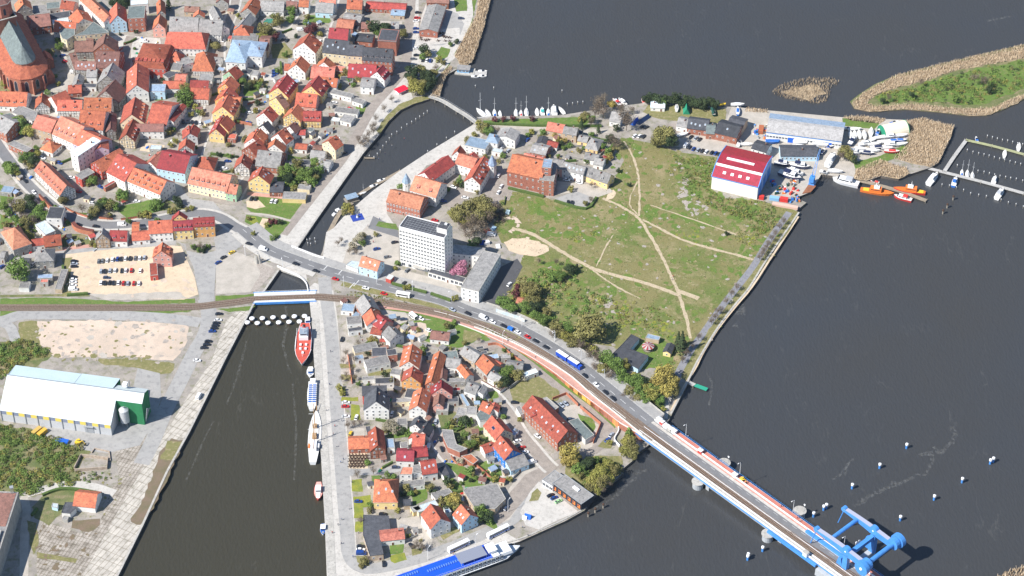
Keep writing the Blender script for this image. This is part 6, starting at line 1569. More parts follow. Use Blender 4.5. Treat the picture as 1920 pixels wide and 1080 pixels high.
 m=MB();xc=xt+(xr_-xt)*.28; m.tube((xc,yn,Z-.4),(xc,yf,Z-.4),1.1,1.1,BLUE,12);m.build('cross_tube', r)
 m=MB();m.box((xp+.2,(yn+yf)/2,Z-4.5),(2.2,yf-yn,2.4),BLUE);m.build('portal_beam', r)
 m=MB();m.box((xp-4,yn-5,(BZ-7)/2),(13,11,BZ+3.8),PC,top=(.97,.97));m.box((xp,(yn+yf)/2,(BZ-8)/2),(3.4,yf-yn+3,BZ+2.6),PC);m.build('bascule_pier', r)
 m=MB();x0, y0=lc(1447,998,BZ-.5);x1, y1=lc(1520,1060,BZ-.5)
 m.box(((x0+x1)/2, sw-1.6, BZ-.5),(abs(x1-x0)+4,1.3,1.3),BLUE)
 for i in range(9): m.box((x0+(x1-x0)*i/8,sw-.6,BZ-.5),(.3,2.6,.5),BLUE)
 m.build('service_gangway', r)
 m=MB();m.box((x1-6,sw-.4,BZ+1.4),(2.6,2.2,2.6),STEELW);m.box((x1-6,sw-.4,BZ+2.78),(3,2.6,.16),CONC);m.build('control_cabin', r)
 m=MB();m.box((xt+3,ne-5.2,BZ+.55),(26,1.7,1.9),BLUE);m.build('leaf_girder', r)
 return r, d, n, P0
BR_ROOT, BD, BN, BP0=bridge()
def on_bridge(x, y): return BP0+BD*x+BN*y+Vector((0,0,BZ+.12))
ne_, sw_, yr_, yo_=BR_INFO
def boxy(nm, p, d, mt, rz, lab, cat, extra=None, z=0):
 m=MB();m.box((0,0,d[2]/2), d, mt);
 if extra: extra(m)
 o=m.build(nm, None, (p.x,p.y,p.z+z), rz);return tag(o, lab, cat)
BRZ=atan2(BD.y, BD.x)
U_='first second third fourth fifth sixth seventh eighth ninth tenth eleventh twelfth thirteenth fourteenth fifteenth sixteenth seventeenth eighteenth nineteenth'.split()
def ORD(k):
 k += 1
 if k < 20: return U_[k-1]
 t=['twenty','thirty','forty','fifty','sixty'][k//10-2]
 return (t[:-1]+'ieth') if k % 10 == 0 else t+'-'+U_[k % 10-1]
ordn=[ORD(k) for k in range(68)]
def ranks(P, order):
 k=(lambda i: -P[i][0]) if order == 'right' else (lambda i: P[i][1]) if order == 'top' else (lambda i: P[i][0])
 r=sorted(range(len(P)), key=k);return {j: i for i, j in enumerate(r)}
def xy(t): return tuple(float(q) for q in t.split('@')[0].split(',')[:2])
for i, (px, py) in enumerate(((1236,790),(1241,795),(1249,802),(1256,807),(1264,812),(1313,849),(1378,894))):
 p=W(px, py, BZ);f=lambda m: (m.face([(-1.5,-1.3,2.2),(1.5,-1.3,2.2),(0,0,3.0)], STEELW), m.face([(1.5,-1.3,2.2),(1.5,1.3,2.2),(0,0,3.0)], STEELW), m.face([(1.5,1.3,2.2),(-1.5,1.3,2.2),(0,0,3.0)], STEELW), m.face([(-1.5,1.3,2.2),(-1.5,-1.3,2.2),(0,0,3.0)], STEELW))
 o=boxy('market_stall', Vector((p.x,p.y,BZ+.18)),(2.4,2.0,2.1),(STEELW, REDP, STEELW, CONC)[i % 4], BRZ, 'white work tent on the red bridge footway, %s from the bank' % ordn[i], 'tent', f);o['group']='tents on the red footway'
def digger(p, rz, lab, mt=GOLDP, sc=1.0):
 t=empty('excavator', p, rz, lab, 'excavator');t.scale=(sc,)*3
 for s in (-1,1):m=MB();m.box((0,s*.9,.35),(2.8,.45,.7),DARK,top=(.85,1));m.build('track', t)
 m=MB();m.box((-.1,0,1.15),(2.2,1.9,.8),mt);m.box((.2,.45,1.9),(1.1,.9,.9),mt);m.build('house', t);m=MB();m.box((.2,.45,1.95),(1.14,.94,.5),GLASS);m.build('cab_window', t)
 m=MB();m.tube((.9,-.2,1.3),(2.4,-.2,2.9),.22,.18,mt,5);m.tube((2.4,-.2,2.9),(3.6,-.2,1.2),.18,.12,mt,5);m.build('boom', t);m=MB();m.box((3.6,-.2,.9),(.6,.8,.7),DARK);m.build('bucket', t)
p=W(1391,901,BZ);digger(Vector((p.x,p.y,BZ+.2)), BRZ, 'small yellow excavator on the red bridge footway', sc=.9)
p=W(147,832,0);digger(p, radians(-20), 'yellow excavator arm and body beside the blue skip', sc=1.25)
def rail_bridge():
 a=W(484,561,0);b=W(584,557.5,0);d=(b-a).normalized();L=(b-a).length; rz=atan2(d.y,d.x);r=empty('railway_bridge', (a+b)/2, rz, 'short railway bridge with pale walkways and blue girders over the canal', 'bridge')
 m=MB();m.box((0,0,-.35),(L+3,5.0,.9),CONC);m.build('deck', r)
 for s, w_ in ((1,3.0),(-1,1.2)):
  m=MB();m.box((0,s*(2.6+w_/2),.2),(L+5,w_,.35),mat('deck_bluewhite', (0.58,0.62,0.66)));m.build('walkway', r);m=MB();m.box((0,s*(2.75+w_),-.15),(L+6,.3,1.5),BLUE);m.box((0,s*2.5,.6),(L+4,.15,.5),STEELW);m.build('girder', r)
  m=MB();m.box((0,s*(2.65+w_),1.25),(L+4,.08,.08),STEELW);[m.box((-L/2+i*L/14,s*(2.65+w_),.85),(.08,.08,.9),STEELW) for i in range(15)]; m.build('railing', r)
rail_bridge()
m=MB();P=[W(*p, 0) for p in ((548,460),(612,482),(640,505),(600,540),(572,535),(576,526),(524,507),(500,500))]
q=[W(*p, 0) for p in ((545,462),(608,482),(602,500),(576,528),(566,520),(524,505),(510,495))]
m.prism([(p.x,p.y) for p in q], -1.2,-.005, CONC, GR['plaza'], bottom=True);rb=m.build('bridge_deck');tag(rb, 'broad road bridge slab carrying the main road over the canal', 'bridge');rb.name='road_bridge'
wall_thing("547,463 570,472 590,480 608,485", 1.1,.5, STEELW, 'pale parapet on the north side of the road bridge', nm='parapet')
wall_thing("520,500 545,512 562,520 574,532 578,548", 1.1,.5, STEELW, 'pale parapet curving along the south side of the road bridge', nm='parapet')
def footbridge():
 P=[W(*p, 1.0) for p in ((805,180),(830,189),(858,206),(876,217),(896,232))]; P=smooth(P, 4);o=P[0].copy();r=empty('footbridge', o, 0, 'narrow grey footbridge on posts across the mouth of the canal', 'footbridge');Q=[p-o for p in P]
 m=MB();wall_along(m, Q, 0,3.2,.35, CONC, -.35);m.build('deck', r)
 for s in (-1,1):m=MB();wall_along(m, Q, s*1.5,.1,.1, STEEL, 1.0);[m.box((p.x+s*0,p.y,p.z+.5),(.1,.1,1.0),STEEL) for p in offset(Q,s*1.5)]; m.build('railing', r)
 for i in range(2, len(Q)-1,3):
  for s in (-1,1): p=offset(Q, s*1.2)[i]; m=MB();m.tube((p.x,p.y,-7),(p.x,p.y,-.3),.3,.3,WOOD,8);m.build('pile', r)
footbridge()
def jetty(pts, wd, mt, lab, z=-.6, nm='jetty', step=5):
 P=path_pts(parse(pts), lambda x, y: z, k=5);o=P[0].copy();r=empty(nm, o, 0, lab, nm);Q=[p-o for p in P]
 m=MB();wall_along(m, Q, 0, wd, .3, mt, -.3);m.build('deck', r)
 D=0
 for i in range(0, len(Q), step):
  for s in (-1,1): p=offset(Q, s*wd*.48)[i]; m=MB();m.tube((p.x,p.y,-5),(p.x,p.y,.5),.2,.2,WOOD,6);m.build('pile', r)
 return r
PWOOD=mat('planks_grey', (0.46,0.45,0.43),(0.36,0.35,0.33), scale=.5, fine=.15);POLD=mat('planks_brown', (0.33,0.27,0.20),(0.24,0.20,0.15), scale=.5, fine=.2);PGRN=mat('planks_mossy', (0.36,0.38,0.20),(0.30,0.30,0.18), scale=.4, fine=.15)
jetty("1655,294 1700,304 1760,320 1840,340 1920,362 2000,384", 2.6, PWOOD, 'long pale marina jetty running from the reeds to the right edge')
jetty("1770,322 1790,292 1812,262", 2.4, PWOOD, 'cross jetty joining the long and the mossy one')
jetty("1811,262 1860,273 1920,289 1990,308", 2.2, PGRN, 'mossy green outer jetty of the marina')
jetty("1600,336 1640,345 1690,359 1737,376", 3.0, POLD, 'brown working jetty with orange boats')
jetty("895,221 920,219 1000,219 1050,217 1090,211", 1.3, PWOOD, 'thin boardwalk along the sailing boats', z=-.4)
jetty("752,320 730,332 700,348 672,365 660,372", 2.6, POLD, 'long floating pontoon in the canal, upper part', z=-1.2)
jetty("660,380 645,390 634,404 618,434", 2.8, POLD, 'floating pontoon bending along the promenade, lower part', z=-1.2)
jetty("1275,713 1292,717 1302,722", 2.6, PWOOD, 'grey landing at the foot of the golden willow', z=-.3)
jetty("1299,720 1326,730", 2.6, mat('deck_green', (0.03,0.30,0.20)), 'bright green landing stage sticking out into the river', z=-.5)
jetty("842,126 862,130", 1.4, PWOOD, 'short gangway to the houseboat', z=-.6)
jetty("683,296 703,296", 1.2, POLD, 'tiny loading platform on posts by the quay corner', z=-.9)
PAINT={'k': (0.018,0.020,0.026), 'b': (0.015,0.055,0.24), 'w': (0.80,0.80,0.80), 's': (0.36,0.40,0.46), 'r': (0.50,0.02,0.02), 'g': (0.16,0.17,0.18), 'y': (0.75,0.50,0.03), 'n': (0.05,0.07,0.12), 'e': (0.30,0.55,0.25)}
CNAME={'k': 'black', 'b': 'blue', 'w': 'white', 's': 'silver', 'r': 'red', 'g': 'grey', 'y': 'yellow', 'n': 'dark blue', 'e': 'pale green'}
CP={k: mat('car_paint_'+CNAME[k].replace(' ', '_'), v, rough=0.22, spec=0.6) for k, v in PAINT.items()}
CGL=mat('car_glass', (0.02,0.025,0.035), rough=0.08, spec=0.7)
def loft(secs, mt, closed=True):
 """rings of equal count to a skin"""
 m=MB();n=len(secs[0])
 for s in secs: m.v += s
 mi=m.mi(mt)
 for k in range(len(secs)-1):
  for i in range(n):
   j=(i+1) % n
   if not closed and j == 0: continue
   m.f.append([k*n+i, k*n+j, (k+1)*n+j, (k+1)*n+i]);m.m.append(mi)
 m.f.append([i for i in range(n)][::-1]);m.m.append(mi);m.f.append([(len(secs)-1)*n+i for i in range(n)]);m.m.append(mi)
 return m
def car_meshes(L=4.4, Wd=1.78, H=1.45, kind='car'):
 def ring(x, w_, z0, z1): w_ /= 2; return [(x,-w_,z0),(x,w_,z0),(x,w_,z1*.72+z0*.28),(x,w_*.86,z1),(x,-w_*.86,z1),(x,-w_,z1*.72+z0*.28)]
 if kind == 'van':
  b=loft([ring(-L/2,Wd*.94,.3,H*.9),ring(-L/2+.15,Wd,.25,H),ring(L*.22,Wd,.25,H),ring(L*.36,Wd*.98,.25,H*.62),ring(L/2-.15,Wd*.95,.25,H*.5),ring(L/2,Wd*.86,.3,H*.35)], CP['k'])
  g=loft([[(L*.215,-Wd*.40,H*.93),(L*.215,Wd*.40,H*.93),(L*.355,Wd*.44,H*.64),(L*.355,-Wd*.44,H*.64)],[(L*.235,-Wd*.40,H*.95),(L*.235,Wd*.40,H*.95),(L*.37,Wd*.44,H*.66),(L*.37,-Wd*.44,H*.66)]], CGL)
  for s in (-1,1): g.box((L*.12,s*Wd*.5,H*.74),(L*.16,.04,H*.2),CGL)
  g.box((-L/2-.0,0,H*.7),(.04,Wd*.7,H*.22),CGL)
 else:
  b=loft([ring(-L/2,Wd*.84,.35,.78),ring(-L/2+.2,Wd*.96,.22,.93),ring(-L*.2,Wd,.2,.95),ring(L*.18,Wd,.2,.93),ring(L*.36,Wd*.97,.2,.83),ring(L/2-.08,Wd*.86,.25,.70),ring(L/2,Wd*.7,.35,.6)], CP['k'])
  g=loft([[(-L*.44,-Wd*.40,.90),(-L*.44,Wd*.40,.90),(-L*.44,Wd*.39,.94),(-L*.44,-Wd*.39,.94)],[(-L*.30,-Wd*.44,.90),(-L*.30,Wd*.44,.90),(-L*.30,Wd*.36,H-.06),(-L*.30,-Wd*.36,H-.06)],[(L*.06,-Wd*.45,.90),(L*.06,Wd*.45,.90),(L*.06,Wd*.36,H-.05),(L*.06,-Wd*.36,H-.05)],[(L*.24,-Wd*.42,.86),(L*.24,Wd*.42,.86),(L*.24,Wd*.41,.90),(L*.24,-Wd*.41,.90)]], CGL)
 rf=MB()
 if kind == 'car': rf.box((-L*.115,0,H-.02),(L*.37,Wd*.70,.05),CP['k'])
 else: rf.box((-L*.1,0,H+.02),(L*.5,Wd*.5,.05),CP['k'])
 wh=MB();wh.tube((0,-.11,0),(0,.11,0),.32,.32,DARK,10);wh.tube((0,-.12,0),(0,.12,0),.18,.18,STEEL,8)
 return b.mesh('body'), g.mesh('windows'), rf.mesh('roof_panel'), wh.mesh('wheel'), L, Wd
CARM={'car': car_meshes(), 'van': car_meshes(5.4,2.0,2.2, 'van'), 'est': car_meshes(4.7,1.8,1.5)}
VREG=[]
def car(x, y, z, rz, col, kind, label, group=None):
 b, g, rf, wh, L, Wd=CARM[kind]; t=empty('van' if kind == 'van' else 'car', (x, y, z), rz, label, 'van' if kind == 'van' else 'car', group)
 inst('body', b, t, (0,0,0),0, None, CP[col]);inst('windows', g, t, (0,0,0));inst('roof_panel', rf, t, (0,0,0),0, None, CP[col])
 for sx in (-1,1):
  for sy in (-1,1): inst('wheel', wh, t, (sx*L*.31, sy*(Wd/2-.1),.32))
 return t
def cars(o, where, order, txt, head=0.0, zf=None, group=None):
 """txt: x,y,colour[v][@heading] in zoomed pixels"""
 z4=Z4(o);L=txt.split();rk=ranks([xy(q) for q in L], order)
 for i, s in enumerate(L):
  hd=head
  if '@' in s: s, q=s.split('@');hd=float(q)
  a, b, c=s.split(',');kind='van' if c.endswith('v') and len(c) > 1 else 'car'; c=c[0]
  px, py=z4((float(a), float(b)));z=zf(px, py) if zf else 0.08; p=W(px, py, z+.7)
  lab='%s %s, %s from the %s %s' % (CNAME[c], 'van' if kind == 'van' else 'car', ordn[rk[i]], order, where) if len(L) > 1 else '%s %s %s' % (CNAME[c], 'van' if kind == 'van' else 'car', where)
  t=car(p.x, p.y, z, radians(hd)+RND.uniform(-.03,.03), c, kind, lab, group or (('cars '+where) if len(L) > 2 else None));VREG.append((p.x, p.y))
zr=lambda x, y: dz_at(x)+.14
G_='cars parked in the sandy car park'
cars((0,400), 'in the upper row of the sandy car park', 'left', "740,357,g 768,354,g 803,350,w 843,344,w 880,340,b 910,340,k 940,336,w 975,336,k 1015,334,g 1047,334,w 1083,330,s", 92, group=G_)
cars((0,400), 'in the middle row of the sandy car park', 'left', "757,432,s 787,432,k 825,428,s 863,425,w 913,428,k 943,425,w 985,426,r 1052,428,w", 92, group=G_)
cars((0,400), 'in the lower row of the sandy car park', 'left', "757,518,w 787,520,k 822,518,k 853,520,k 887,518,w 925,522,r 958,523,s 1003,523,r 1042,523,w", 92, group=G_)
cars((0,400), 'standing alone between two rows of the sandy car park', '', "800,480,n", 0, group=G_)
cars((0,400), 'in the left column of the sandy car park', 'top', "556,356,k 556,376,s 556,397,k 550,474,k 550,494,w 548,514,w 548,538,w 548,570,wv", 3, group=G_)
cars((0,400), 'parked beside the level crossing road by the canal', 'top', "1642,752,k 1635,798,w 1622,820,k 1614,840,k 1605,860,k 1592,882,b 1562,958,k 1550,982,k 1530,1006,k", 5)
cars((0,400), 'driving along the round gravel plaza', 'top', "1740,290,y 1677,328,k 1638,366,b", 42)
cars((0,400), 'at the left road edge', 'left', "12,398,b 250,380,w", 60)
cars((0,640), 'driving on the west quay road', '', "1478,140,w", -8)
cars((0,640), 'parked on the quay rails near the water edge', '', "1492,410,wv", 74)
cars((400,440), 'driving on the main road over the canal', 'left', "267,66,k 375,107,wv 620,216,k 770,270,k 915,330,r 1143,398,w 1280,440,r", -22, zr)
cars((600,540), 'in the queue on the curving main road', 'left', "993,160,s 1110,188,k 1225,220,wv 1293,250,w 1378,282,k 1485,330,w 1557,364,r 1620,395,k 1697,442,k", -38, zr)
cars((960,540), 'in the queue behind the blue truck', 'left', "549,656,k 632,722,w 703,780,k 760,826,k", -52, zr)
cars((0,200), 'on the curved old town road', 'top', "190,555,k@-55 255,640,w@-55 335,702,g@-45 590,882,k@-15 720,895,k@-5 915,884,wv@2")
cars((0,0), 'on the old town square', 'top', "1080,308,wv@0 1110,352,w@20 555,540,wv@10 470,415,b@35 488,458,r@10")
cars((0,0), 'in the fenced parking yard behind the dark houses', 'left', "1335,912,k 1375,910,k 1410,912,k 1442,914,k 1472,917,k 1500,922,w", 100)
cars((0,0), 'around the straight old town street', 'top', "1680,300,w@70 1876,843,w@20 1860,918,b@10")
cars((400,0), 'in the gravel yard by the dark red tree', 'top', "655,178,k@10 655,222,wv@10 525,296,k@40 552,300,k@70 800,308,w@80")
cars((400,0), 'stacked close together behind the blue school', 'top', "462,530,b 462,550,b 460,570,b", 5)
cars((400,0), 'along the quay street by the brick restaurant', 'top', "1535,92,k 1528,132,r 1522,155,w 1520,212,b 1520,240,b 1522,360,w 1525,412,k 1500,440,g", 5)
cars((400,0), 'below the beach terrace', 'left', "1570,448,k 1600,448,w 1628,452,b", 85)
cars((400,0), 'on the grey court beside the terrace', '', "1857,135,n", 0)
cars((400,0), 'by the white garages of the promenade', 'left', "905,768,w@10 1025,812,r@-10")
cars((360,200), 'parked by the park lawn', 'left', "445,687,k 478,687,k 598,705,w 627,708,w", 80)
cars((360,200), 'in the yards between the rows', 'top', "268,407,b@0 240,460,w@0 140,386,r@-20 1140,346,k@30")
cars((0,200), 'in the walled yards near the long salmon house', 'top', "320,380,w@-30 445,420,b@-30 400,455,k@-40 535,530,w@0 755,600,b@-30 590,634,r@-20 697,720,w@0 1025,708,w@0")
cars((700,220), 'around the courtyard complex', 'top', "940,435,w@70 940,560,w@70 600,520,w@-30 688,600,w@-10 525,625,b@-10 460,770,r@-10 960,515,w@70")
cars((700,220), 'by the white row houses and hedge', 'left', "1450,465,w@-15 1545,488,w@-15 1460,635,k@80 1490,638,k@80 1775,505,n@50")
cars((700,400), 'on the gravel court of the office tower', 'left', "25,265,b@20 105,325,g@20 160,215,k@20 255,425,g@60 230,522,k@60")
cars((700,400), 'by the builders yard near the sand heap', 'left', "885,158,wv@-10 1020,530,w@60")
cars((780,90), 'in the cobbled side street by the white house', 'top', "873,632,k 837,685,b 640,752,w 692,768,s", 60)
cars((780,90), 'at the top of the meadow', 'left', "1640,656,w 1675,658,w 1707,661,k", 60)
cars((1080,120), 'in the line beside the shipyard meadow', 'left', "825,610,wv 852,622,k 882,634,b 915,641,s 947,648,k 977,655,w 1018,662,k 1048,667,b 1078,674,k", 62)
cars((1080,120), 'in front of the brick boatyard office', 'left', "863,545,k 900,552,s 928,564,k", 55)
cars((1080,120), 'near the blue tarpaulin', 'left', "500,466,k 527,472,k", 40)
cars((600,540), 'in the yards beside the railway path', 'left', "628,232,n@10 757,226,w@-40 820,316,w@-30")
cars((600,540), 'parked off the quay road, upper part', 'top', "165,382,k@80 195,855,w@0 190,886,r@0 195,960,w@0 272,967,w@80 540,940,w@80")
cars((600,540), 'in the narrow island lane', '', "868,1000,s@85")
cars((600,540), 'beside the dry lawn', '', "1460,856,k@0")
cars((600,740), 'in the lanes around the bent brick building', 'top', "902,330,k@-75 815,387,wv@80 915,406,k@-70 568,542,n@0 228,292,y@80")
cars((600,740), 'along the paved street by the blue house', 'top', "1482,345,w@25 1515,395,r@25 1537,430,w@15 1588,505,wv@20 1632,308,w@-45")
cars((600,740), 'in the walled yard behind the school', 'left', "1810,76,s@-55 1842,64,s@-55 1880,182,n@0")
cars((600,740), 'on the police quay', 'left', "1730,752,k@30 1757,772,b@30 1790,797,e@30")
cars((600,740), 'along the quay road verge', 'top', "288,798,b@0 472,893,k@0 1397,848,n@60")
cars((600,810), 'beside the L shaped charcoal building', 'top', "305,855,k@0 305,880,w@0 310,908,bv@0 478,985,k@95 685,850,k@120")
cars((960,740), 'at the foot of the bridge stairs', 'left', "715,337,b@50 745,298,s@60")
def coach(x, y, z, rz, L, mt, lab, nm='coach', H=3.3, stripe=None):
 p=W(x, y, z+1.5);t=empty(nm, (p.x, p.y, z), rz, lab, nm.replace('_', ' '));Wd=2.5
 m=MB();m.box((0,0,H/2+.2),(L,Wd,H-.4),mt,top=(.985,.95));m.build('body', t)
 m=MB();[m.box((-.2,s*(Wd/2-.02),H*.66),(L-1.6,.06,.9),CGL) for s in (-1,1)]; m.box((L/2-.03,0,H*.58),(.08,Wd-.3,1.5),CGL);m.build('windows', t)
 m=MB();[m.box((x_,0,H+.12),(1.6,1.5,.25),STEELW) for x_ in (-L*.25, L*.15)]; m.build('roof_unit', t)
 if stripe:m=MB();[m.box((0,s*(Wd/2+.02),1.2),(L-.3,.05,.5),stripe) for s in (-1,1)]; m.build('stripe', t)
 for sx in (-L*.28, L*.33):
  for s in (-1,1):m=MB();m.tube((sx,s*1.0,.48),(sx,s*1.27,.48),.48,.48,DARK,10);m.build('wheel', t)
coach(860,1024,.08,radians(33),12.5,STEELW,'white coach with dark windows beside the cruise ship, left one of two',stripe=BLUP)
coach(934,997,.08,radians(34),13,STEELW,'white coach parked nearer the station quay, right one of two',stripe=BLUP)
coach(756,552,.14,radians(-15),8.5,STEELW,'white bus driving on the main road past the office tower','bus',H=2.9)
coach(775,592,.08,radians(-50),5.5,STEELW,'white motor home parked beside the railway path','motor_home',H=2.7)
p=W(1068,676,dz_at(1068)+2);t=empty('truck', (p.x,p.y,dz_at(1068)+.14), radians(-44), 'long truck and trailer with vivid blue sides and white roofs in the queue', 'truck')
TB=mat('truck_blue', (0.015,0.07,0.45), rough=.4, spec=.5)
for nm, x0, L in (('trailer',-5.6,8.0),('cargo_box',3.0,7.4)):
 m=MB();m.box((x0,0,2.3),(L,2.5,2.9),TB);m.build(nm, t);m=MB();m.box((x0,0,3.79),(L+.04,2.54,.08),STEELW);m.build('roof_sheet', t)
m=MB();m.box((8.0,0,1.7),(2.1,2.4,2.6),TB,top=(.8,.95));m.build('cab', t);m=MB();m.box((8.95,0,2.2),(.1,2.0,.9),CGL);m.build('windscreen', t)
for x_ in (-8,-4,1,5,8):
 for s in (-1,1):m=MB();m.tube((x_,s*1.0,.5),(x_,s*1.26,.5),.5,.5,DARK,10);m.build('wheel', t)
p=W(957,616,dz_at(957)+1);t=empty('covered_trailer', (p.x,p.y,dz_at(957)+.14), radians(-35), 'small bright blue covered trailer in the road queue', 'trailer')
m=MB();m.box((0,0,1.1),(3.4,1.8,1.5),mat('cover_brightblue', (0.02,0.16,0.62)),top=(.9,.85));m.build('cover', t)
for s in (-1,1):m=MB();m.tube((0,s*.9,.35),(0,s*1.05,.35),.35,.35,DARK,8);m.build('wheel', t)
def cont(px, py, d, mt, rz, lab, nm='container', z=0.0):
 p=W(px, py, z+d[2]/2);t=empty(nm, (p.x,p.y,z), rz, lab, nm.replace('_', ' '));m=MB();L, w_, h=d
 m.prism([(-L/2,-w_/2),(L/2,-w_/2),(L/2,w_/2),(-L/2,w_/2)], 0, h, mt, mt)
 n_=int(L/.6)
 for i in range(n_): [m.box((-L/2+L*(i+.5)/n_, s*(w_/2+.03), h/2),(.25,.06,h-.3),mt) for s in (-1,1)]
 m.build('shell', t);m=MB();m.box((L/2+.03,0,h/2),(.06,w_-.2,h-.2),STEEL);m.build('doors', t);return t
cont(69,808,(6,2.4,2.4),mat('paint_ochre', (0.52,0.36,0.10)),radians(55),'ochre container, left of a pair by the bushes')
cont(79,811,(6,2.4,2.4),mat('paint_yellowrust', (0.60,0.38,0.06)),radians(55),'yellow rusty container, right of a pair by the bushes')
cont(117,827,(7,2.5,1.7),BLUP,radians(-14),'blue waste skip beside the yellow excavator','skip')
cont(1363+65,370,(3,2.4,2.4),REDP,radians(-14),'red container at the corner of the shipyard hall')
cont(1452,372,(6,2.4,2.2),mat('paint_skyblue', (0.22,0.42,0.62)),radians(-14),'pale blue container on the shipyard edge')
cont(1470,374,(5,2.6,2.6),REDP,radians(-14),'bright red container on the shipyard edge')
cont(1472,386,(16,2.4,1.6),mat('paint_salmon', (0.62,0.42,0.34)),radians(-16),'long pale salmon container lying at the quay corner')
cont(1427,243,(7,3,2.6),mat('paint_rust', (0.36,0.12,0.06)),radians(80),'rusty container beside the long boat hall')
for i,(x,y,mt,l) in enumerate(((905,455,BLUP,'blue tarpaulin stack in the builders yard'),(912,455,STEELW,'white builders hut with orange roof edge in the yard'),(913,432,REDP,'red dump box among the builders things'),(925,428,mat('tarp_light', (0.45,0.62,0.75)),'pale blue heap cover beside the builders things'),(952,398,mat('tarp_teal', (0.55,0.68,0.68)),'small pale tarpaulin at the brush heap'),(934,462,STEELW,'white sack pile beside the sand heap'))):
 cont(x,y,(3.6,2.4,2.0 if i < 2 else 1.0),mt,radians(20*i),l,'builders_box')
def hull_mesh(L, B, H, mt, deck, nose=.35, stern=.82, rake=.12):
 """bow at +X, deck at z=H, flat stern"""
 m=MB();n=9; S_=[]
 for i in range(n+1):
  t=i/n; x=-L/2+L*t
  b=B/2*(stern+(1-stern)*min(1,t/.35)) if t < .35 else B/2*(1 if t < 1-nose else max(.03, cos((t-(1-nose))/nose*pi/2)**.75))
  sh=H*(1+.22*max(0,(t-.5)*2)**2);S_.append((x, b, sh))
 for i in range(n):
  (x0,b0,h0),(x1,b1,h1)=S_[i], S_[i+1]; k0=x0-rake*L*(x0/L if x0 > 0 else 0);k1=x1-rake*L*(x1/L if x1 > 0 else 0)
  for s in (-1,1):
   q=[(k0,s*b0*.7,-.15),(k1,s*b1*.7,-.15),(x1,s*b1,h1),(x0,s*b0,h0)]; m.face(q[::(1 if s < 0 else -1)], mt)
  m.face([(x0,-b0*.94,h0-.02),(x1,-b1*.94,h1-.02),(x1,b1*.94,h1-.02),(x0,b0*.94,h0-.02)], deck)
  for s in (-1,1):
   q=[(x0,s*b0,h0),(x1,s*b1,h1),(x1,s*b1*.94,h1+.001),(x0,s*b0*.94,h0+.001)]; m.face(q[::(1 if s < 0 else -1)], mt)
 x0,b0,h0=S_[0]; m.face([(x0,-b0*.7,-.15),(x0,b0*.7,-.15),(x0,b0,h0),(x0,-b0,h0)][::-1], mt)
 return m
HW=mat('hull_white', (0.78,0.79,0.80), rough=.3, spec=.5);DKW=mat('deck_cream', (0.68,0.66,0.61), rough=.6);TEAK=mat('deck_teak', (0.38,0.25,0.14), rough=.8);HN=mat('hull_navy', (0.02,0.035,0.10), rough=.3, spec=.5);CVB=mat('cover_blue', (0.03,0.14,0.46));CVG=mat('cover_teal', (0.05,0.42,0.38))
COVC={'w': STEELW, 'b': CVB, 'g': CVG, 'r': REDP, 'n': mat('cover_navy', (0.02,0.03,0.08)), 'o': ORAP, 'd': mat('cover_darkgreen', (0.02,0.07,0.055)), 's': mat('cover_grey', (0.40,0.42,0.45)), 'y': GOLDP}
BM={}
def boat_meshes(kind, c):
 if (kind, c) in BM: return BM[(kind, c)]
 P=[]
 hm={'n': HN, 'r': REDP, 'o': ORAP, 'b': CVB, 'd': COVC['d'], 'y': GOLDP}.get(c, HW) if kind != 'sail' else (HN if c == 'n' else HW)
 if kind == 'sail':
  P.append(('hull', hull_mesh(9,2.9,1.0,hm,DKW,.55,.6).mesh('hull')))
  m=MB();m.box((.4,0,1.2),(3.6,1.7,.45),HW,top=(.8,.75));m.build; P.append(('cabin', m.mesh('cabin')))
  m=MB();m.box((-2.3,0,1.25),(2.4,1.5,.5),COVC.get(c, STEELW),top=(.9,.6));P.append(('sprayhood', m.mesh('sprayhood')))
  m=MB();m.tube((.9,0,1.2),(.9,0,12.5),.11,.07,STEELW,5);m.tube((.9,0,2.3),(-2.8,0,2.2),.09,.07,STEELW,5);m.tube((.9,-1,8),(.9,1,8),.05,.05,STEELW,4);P.append(('mast', m.mesh('mast')))
 elif kind == 'hullonly':
  P.append(('hull', hull_mesh(9,2.9,1.1,hm,DKW,.55,.6).mesh('hull')));m=MB();m.box((.2,0,1.3),(4.2,1.7,.45),COVC.get(c, HW),top=(.8,.75));P.append(('cabin', m.mesh('cabin')))
 elif kind == 'motor':
  P.append(('hull', hull_mesh(9,3.1,1.3,hm,DKW,.45,.9).mesh('hull')));m=MB();m.box((.2,0,1.8),(4.4,2.3,1.1),HW,top=(.85,.85));m.box((-1.2,0,2.6),(2.6,2.0,.6),COVC.get(c, HW),top=(.85,.85));P.append(('cabin', m.mesh('cabin')))
  m=MB();m.box((2.35,0,1.95),(.5,1.9,.6),CGL);[m.box((.3,s*1.1,1.95),(3.2,.06,.4),CGL) for s in (-1,1)]; P.append(('windows', m.mesh('windows')))
 elif kind == 'small':
  P.append(('hull', hull_mesh(5.6,2.1,.8,hm,DKW,.45,.9).mesh('hull')));m=MB();m.box((.4,0,1.0),(1.6,1.4,.5),CGL,top=(.6,.9));m.box((-1.4,0,.95),(1.6,1.6,.25),COVC.get(c, HW));P.append(('console', m.mesh('console')))
 elif kind == 'cover':
  P.append(('hull', hull_mesh(9,2.9,1.2,hm,DKW,.5,.7).mesh('hull')));h=MB()
  for s in (-1,1): h.face([(-4.3,s*1.2,1.2),(3.0,s*1.3,1.25),(4.4,0,2.0),(-4.3,0,2.4)][::(1 if s < 0 else -1)], COVC.get(c, STEELW))
  P.append(('winter_cover', h.mesh('winter_cover')))
 BM[(kind, c)]=P; return P
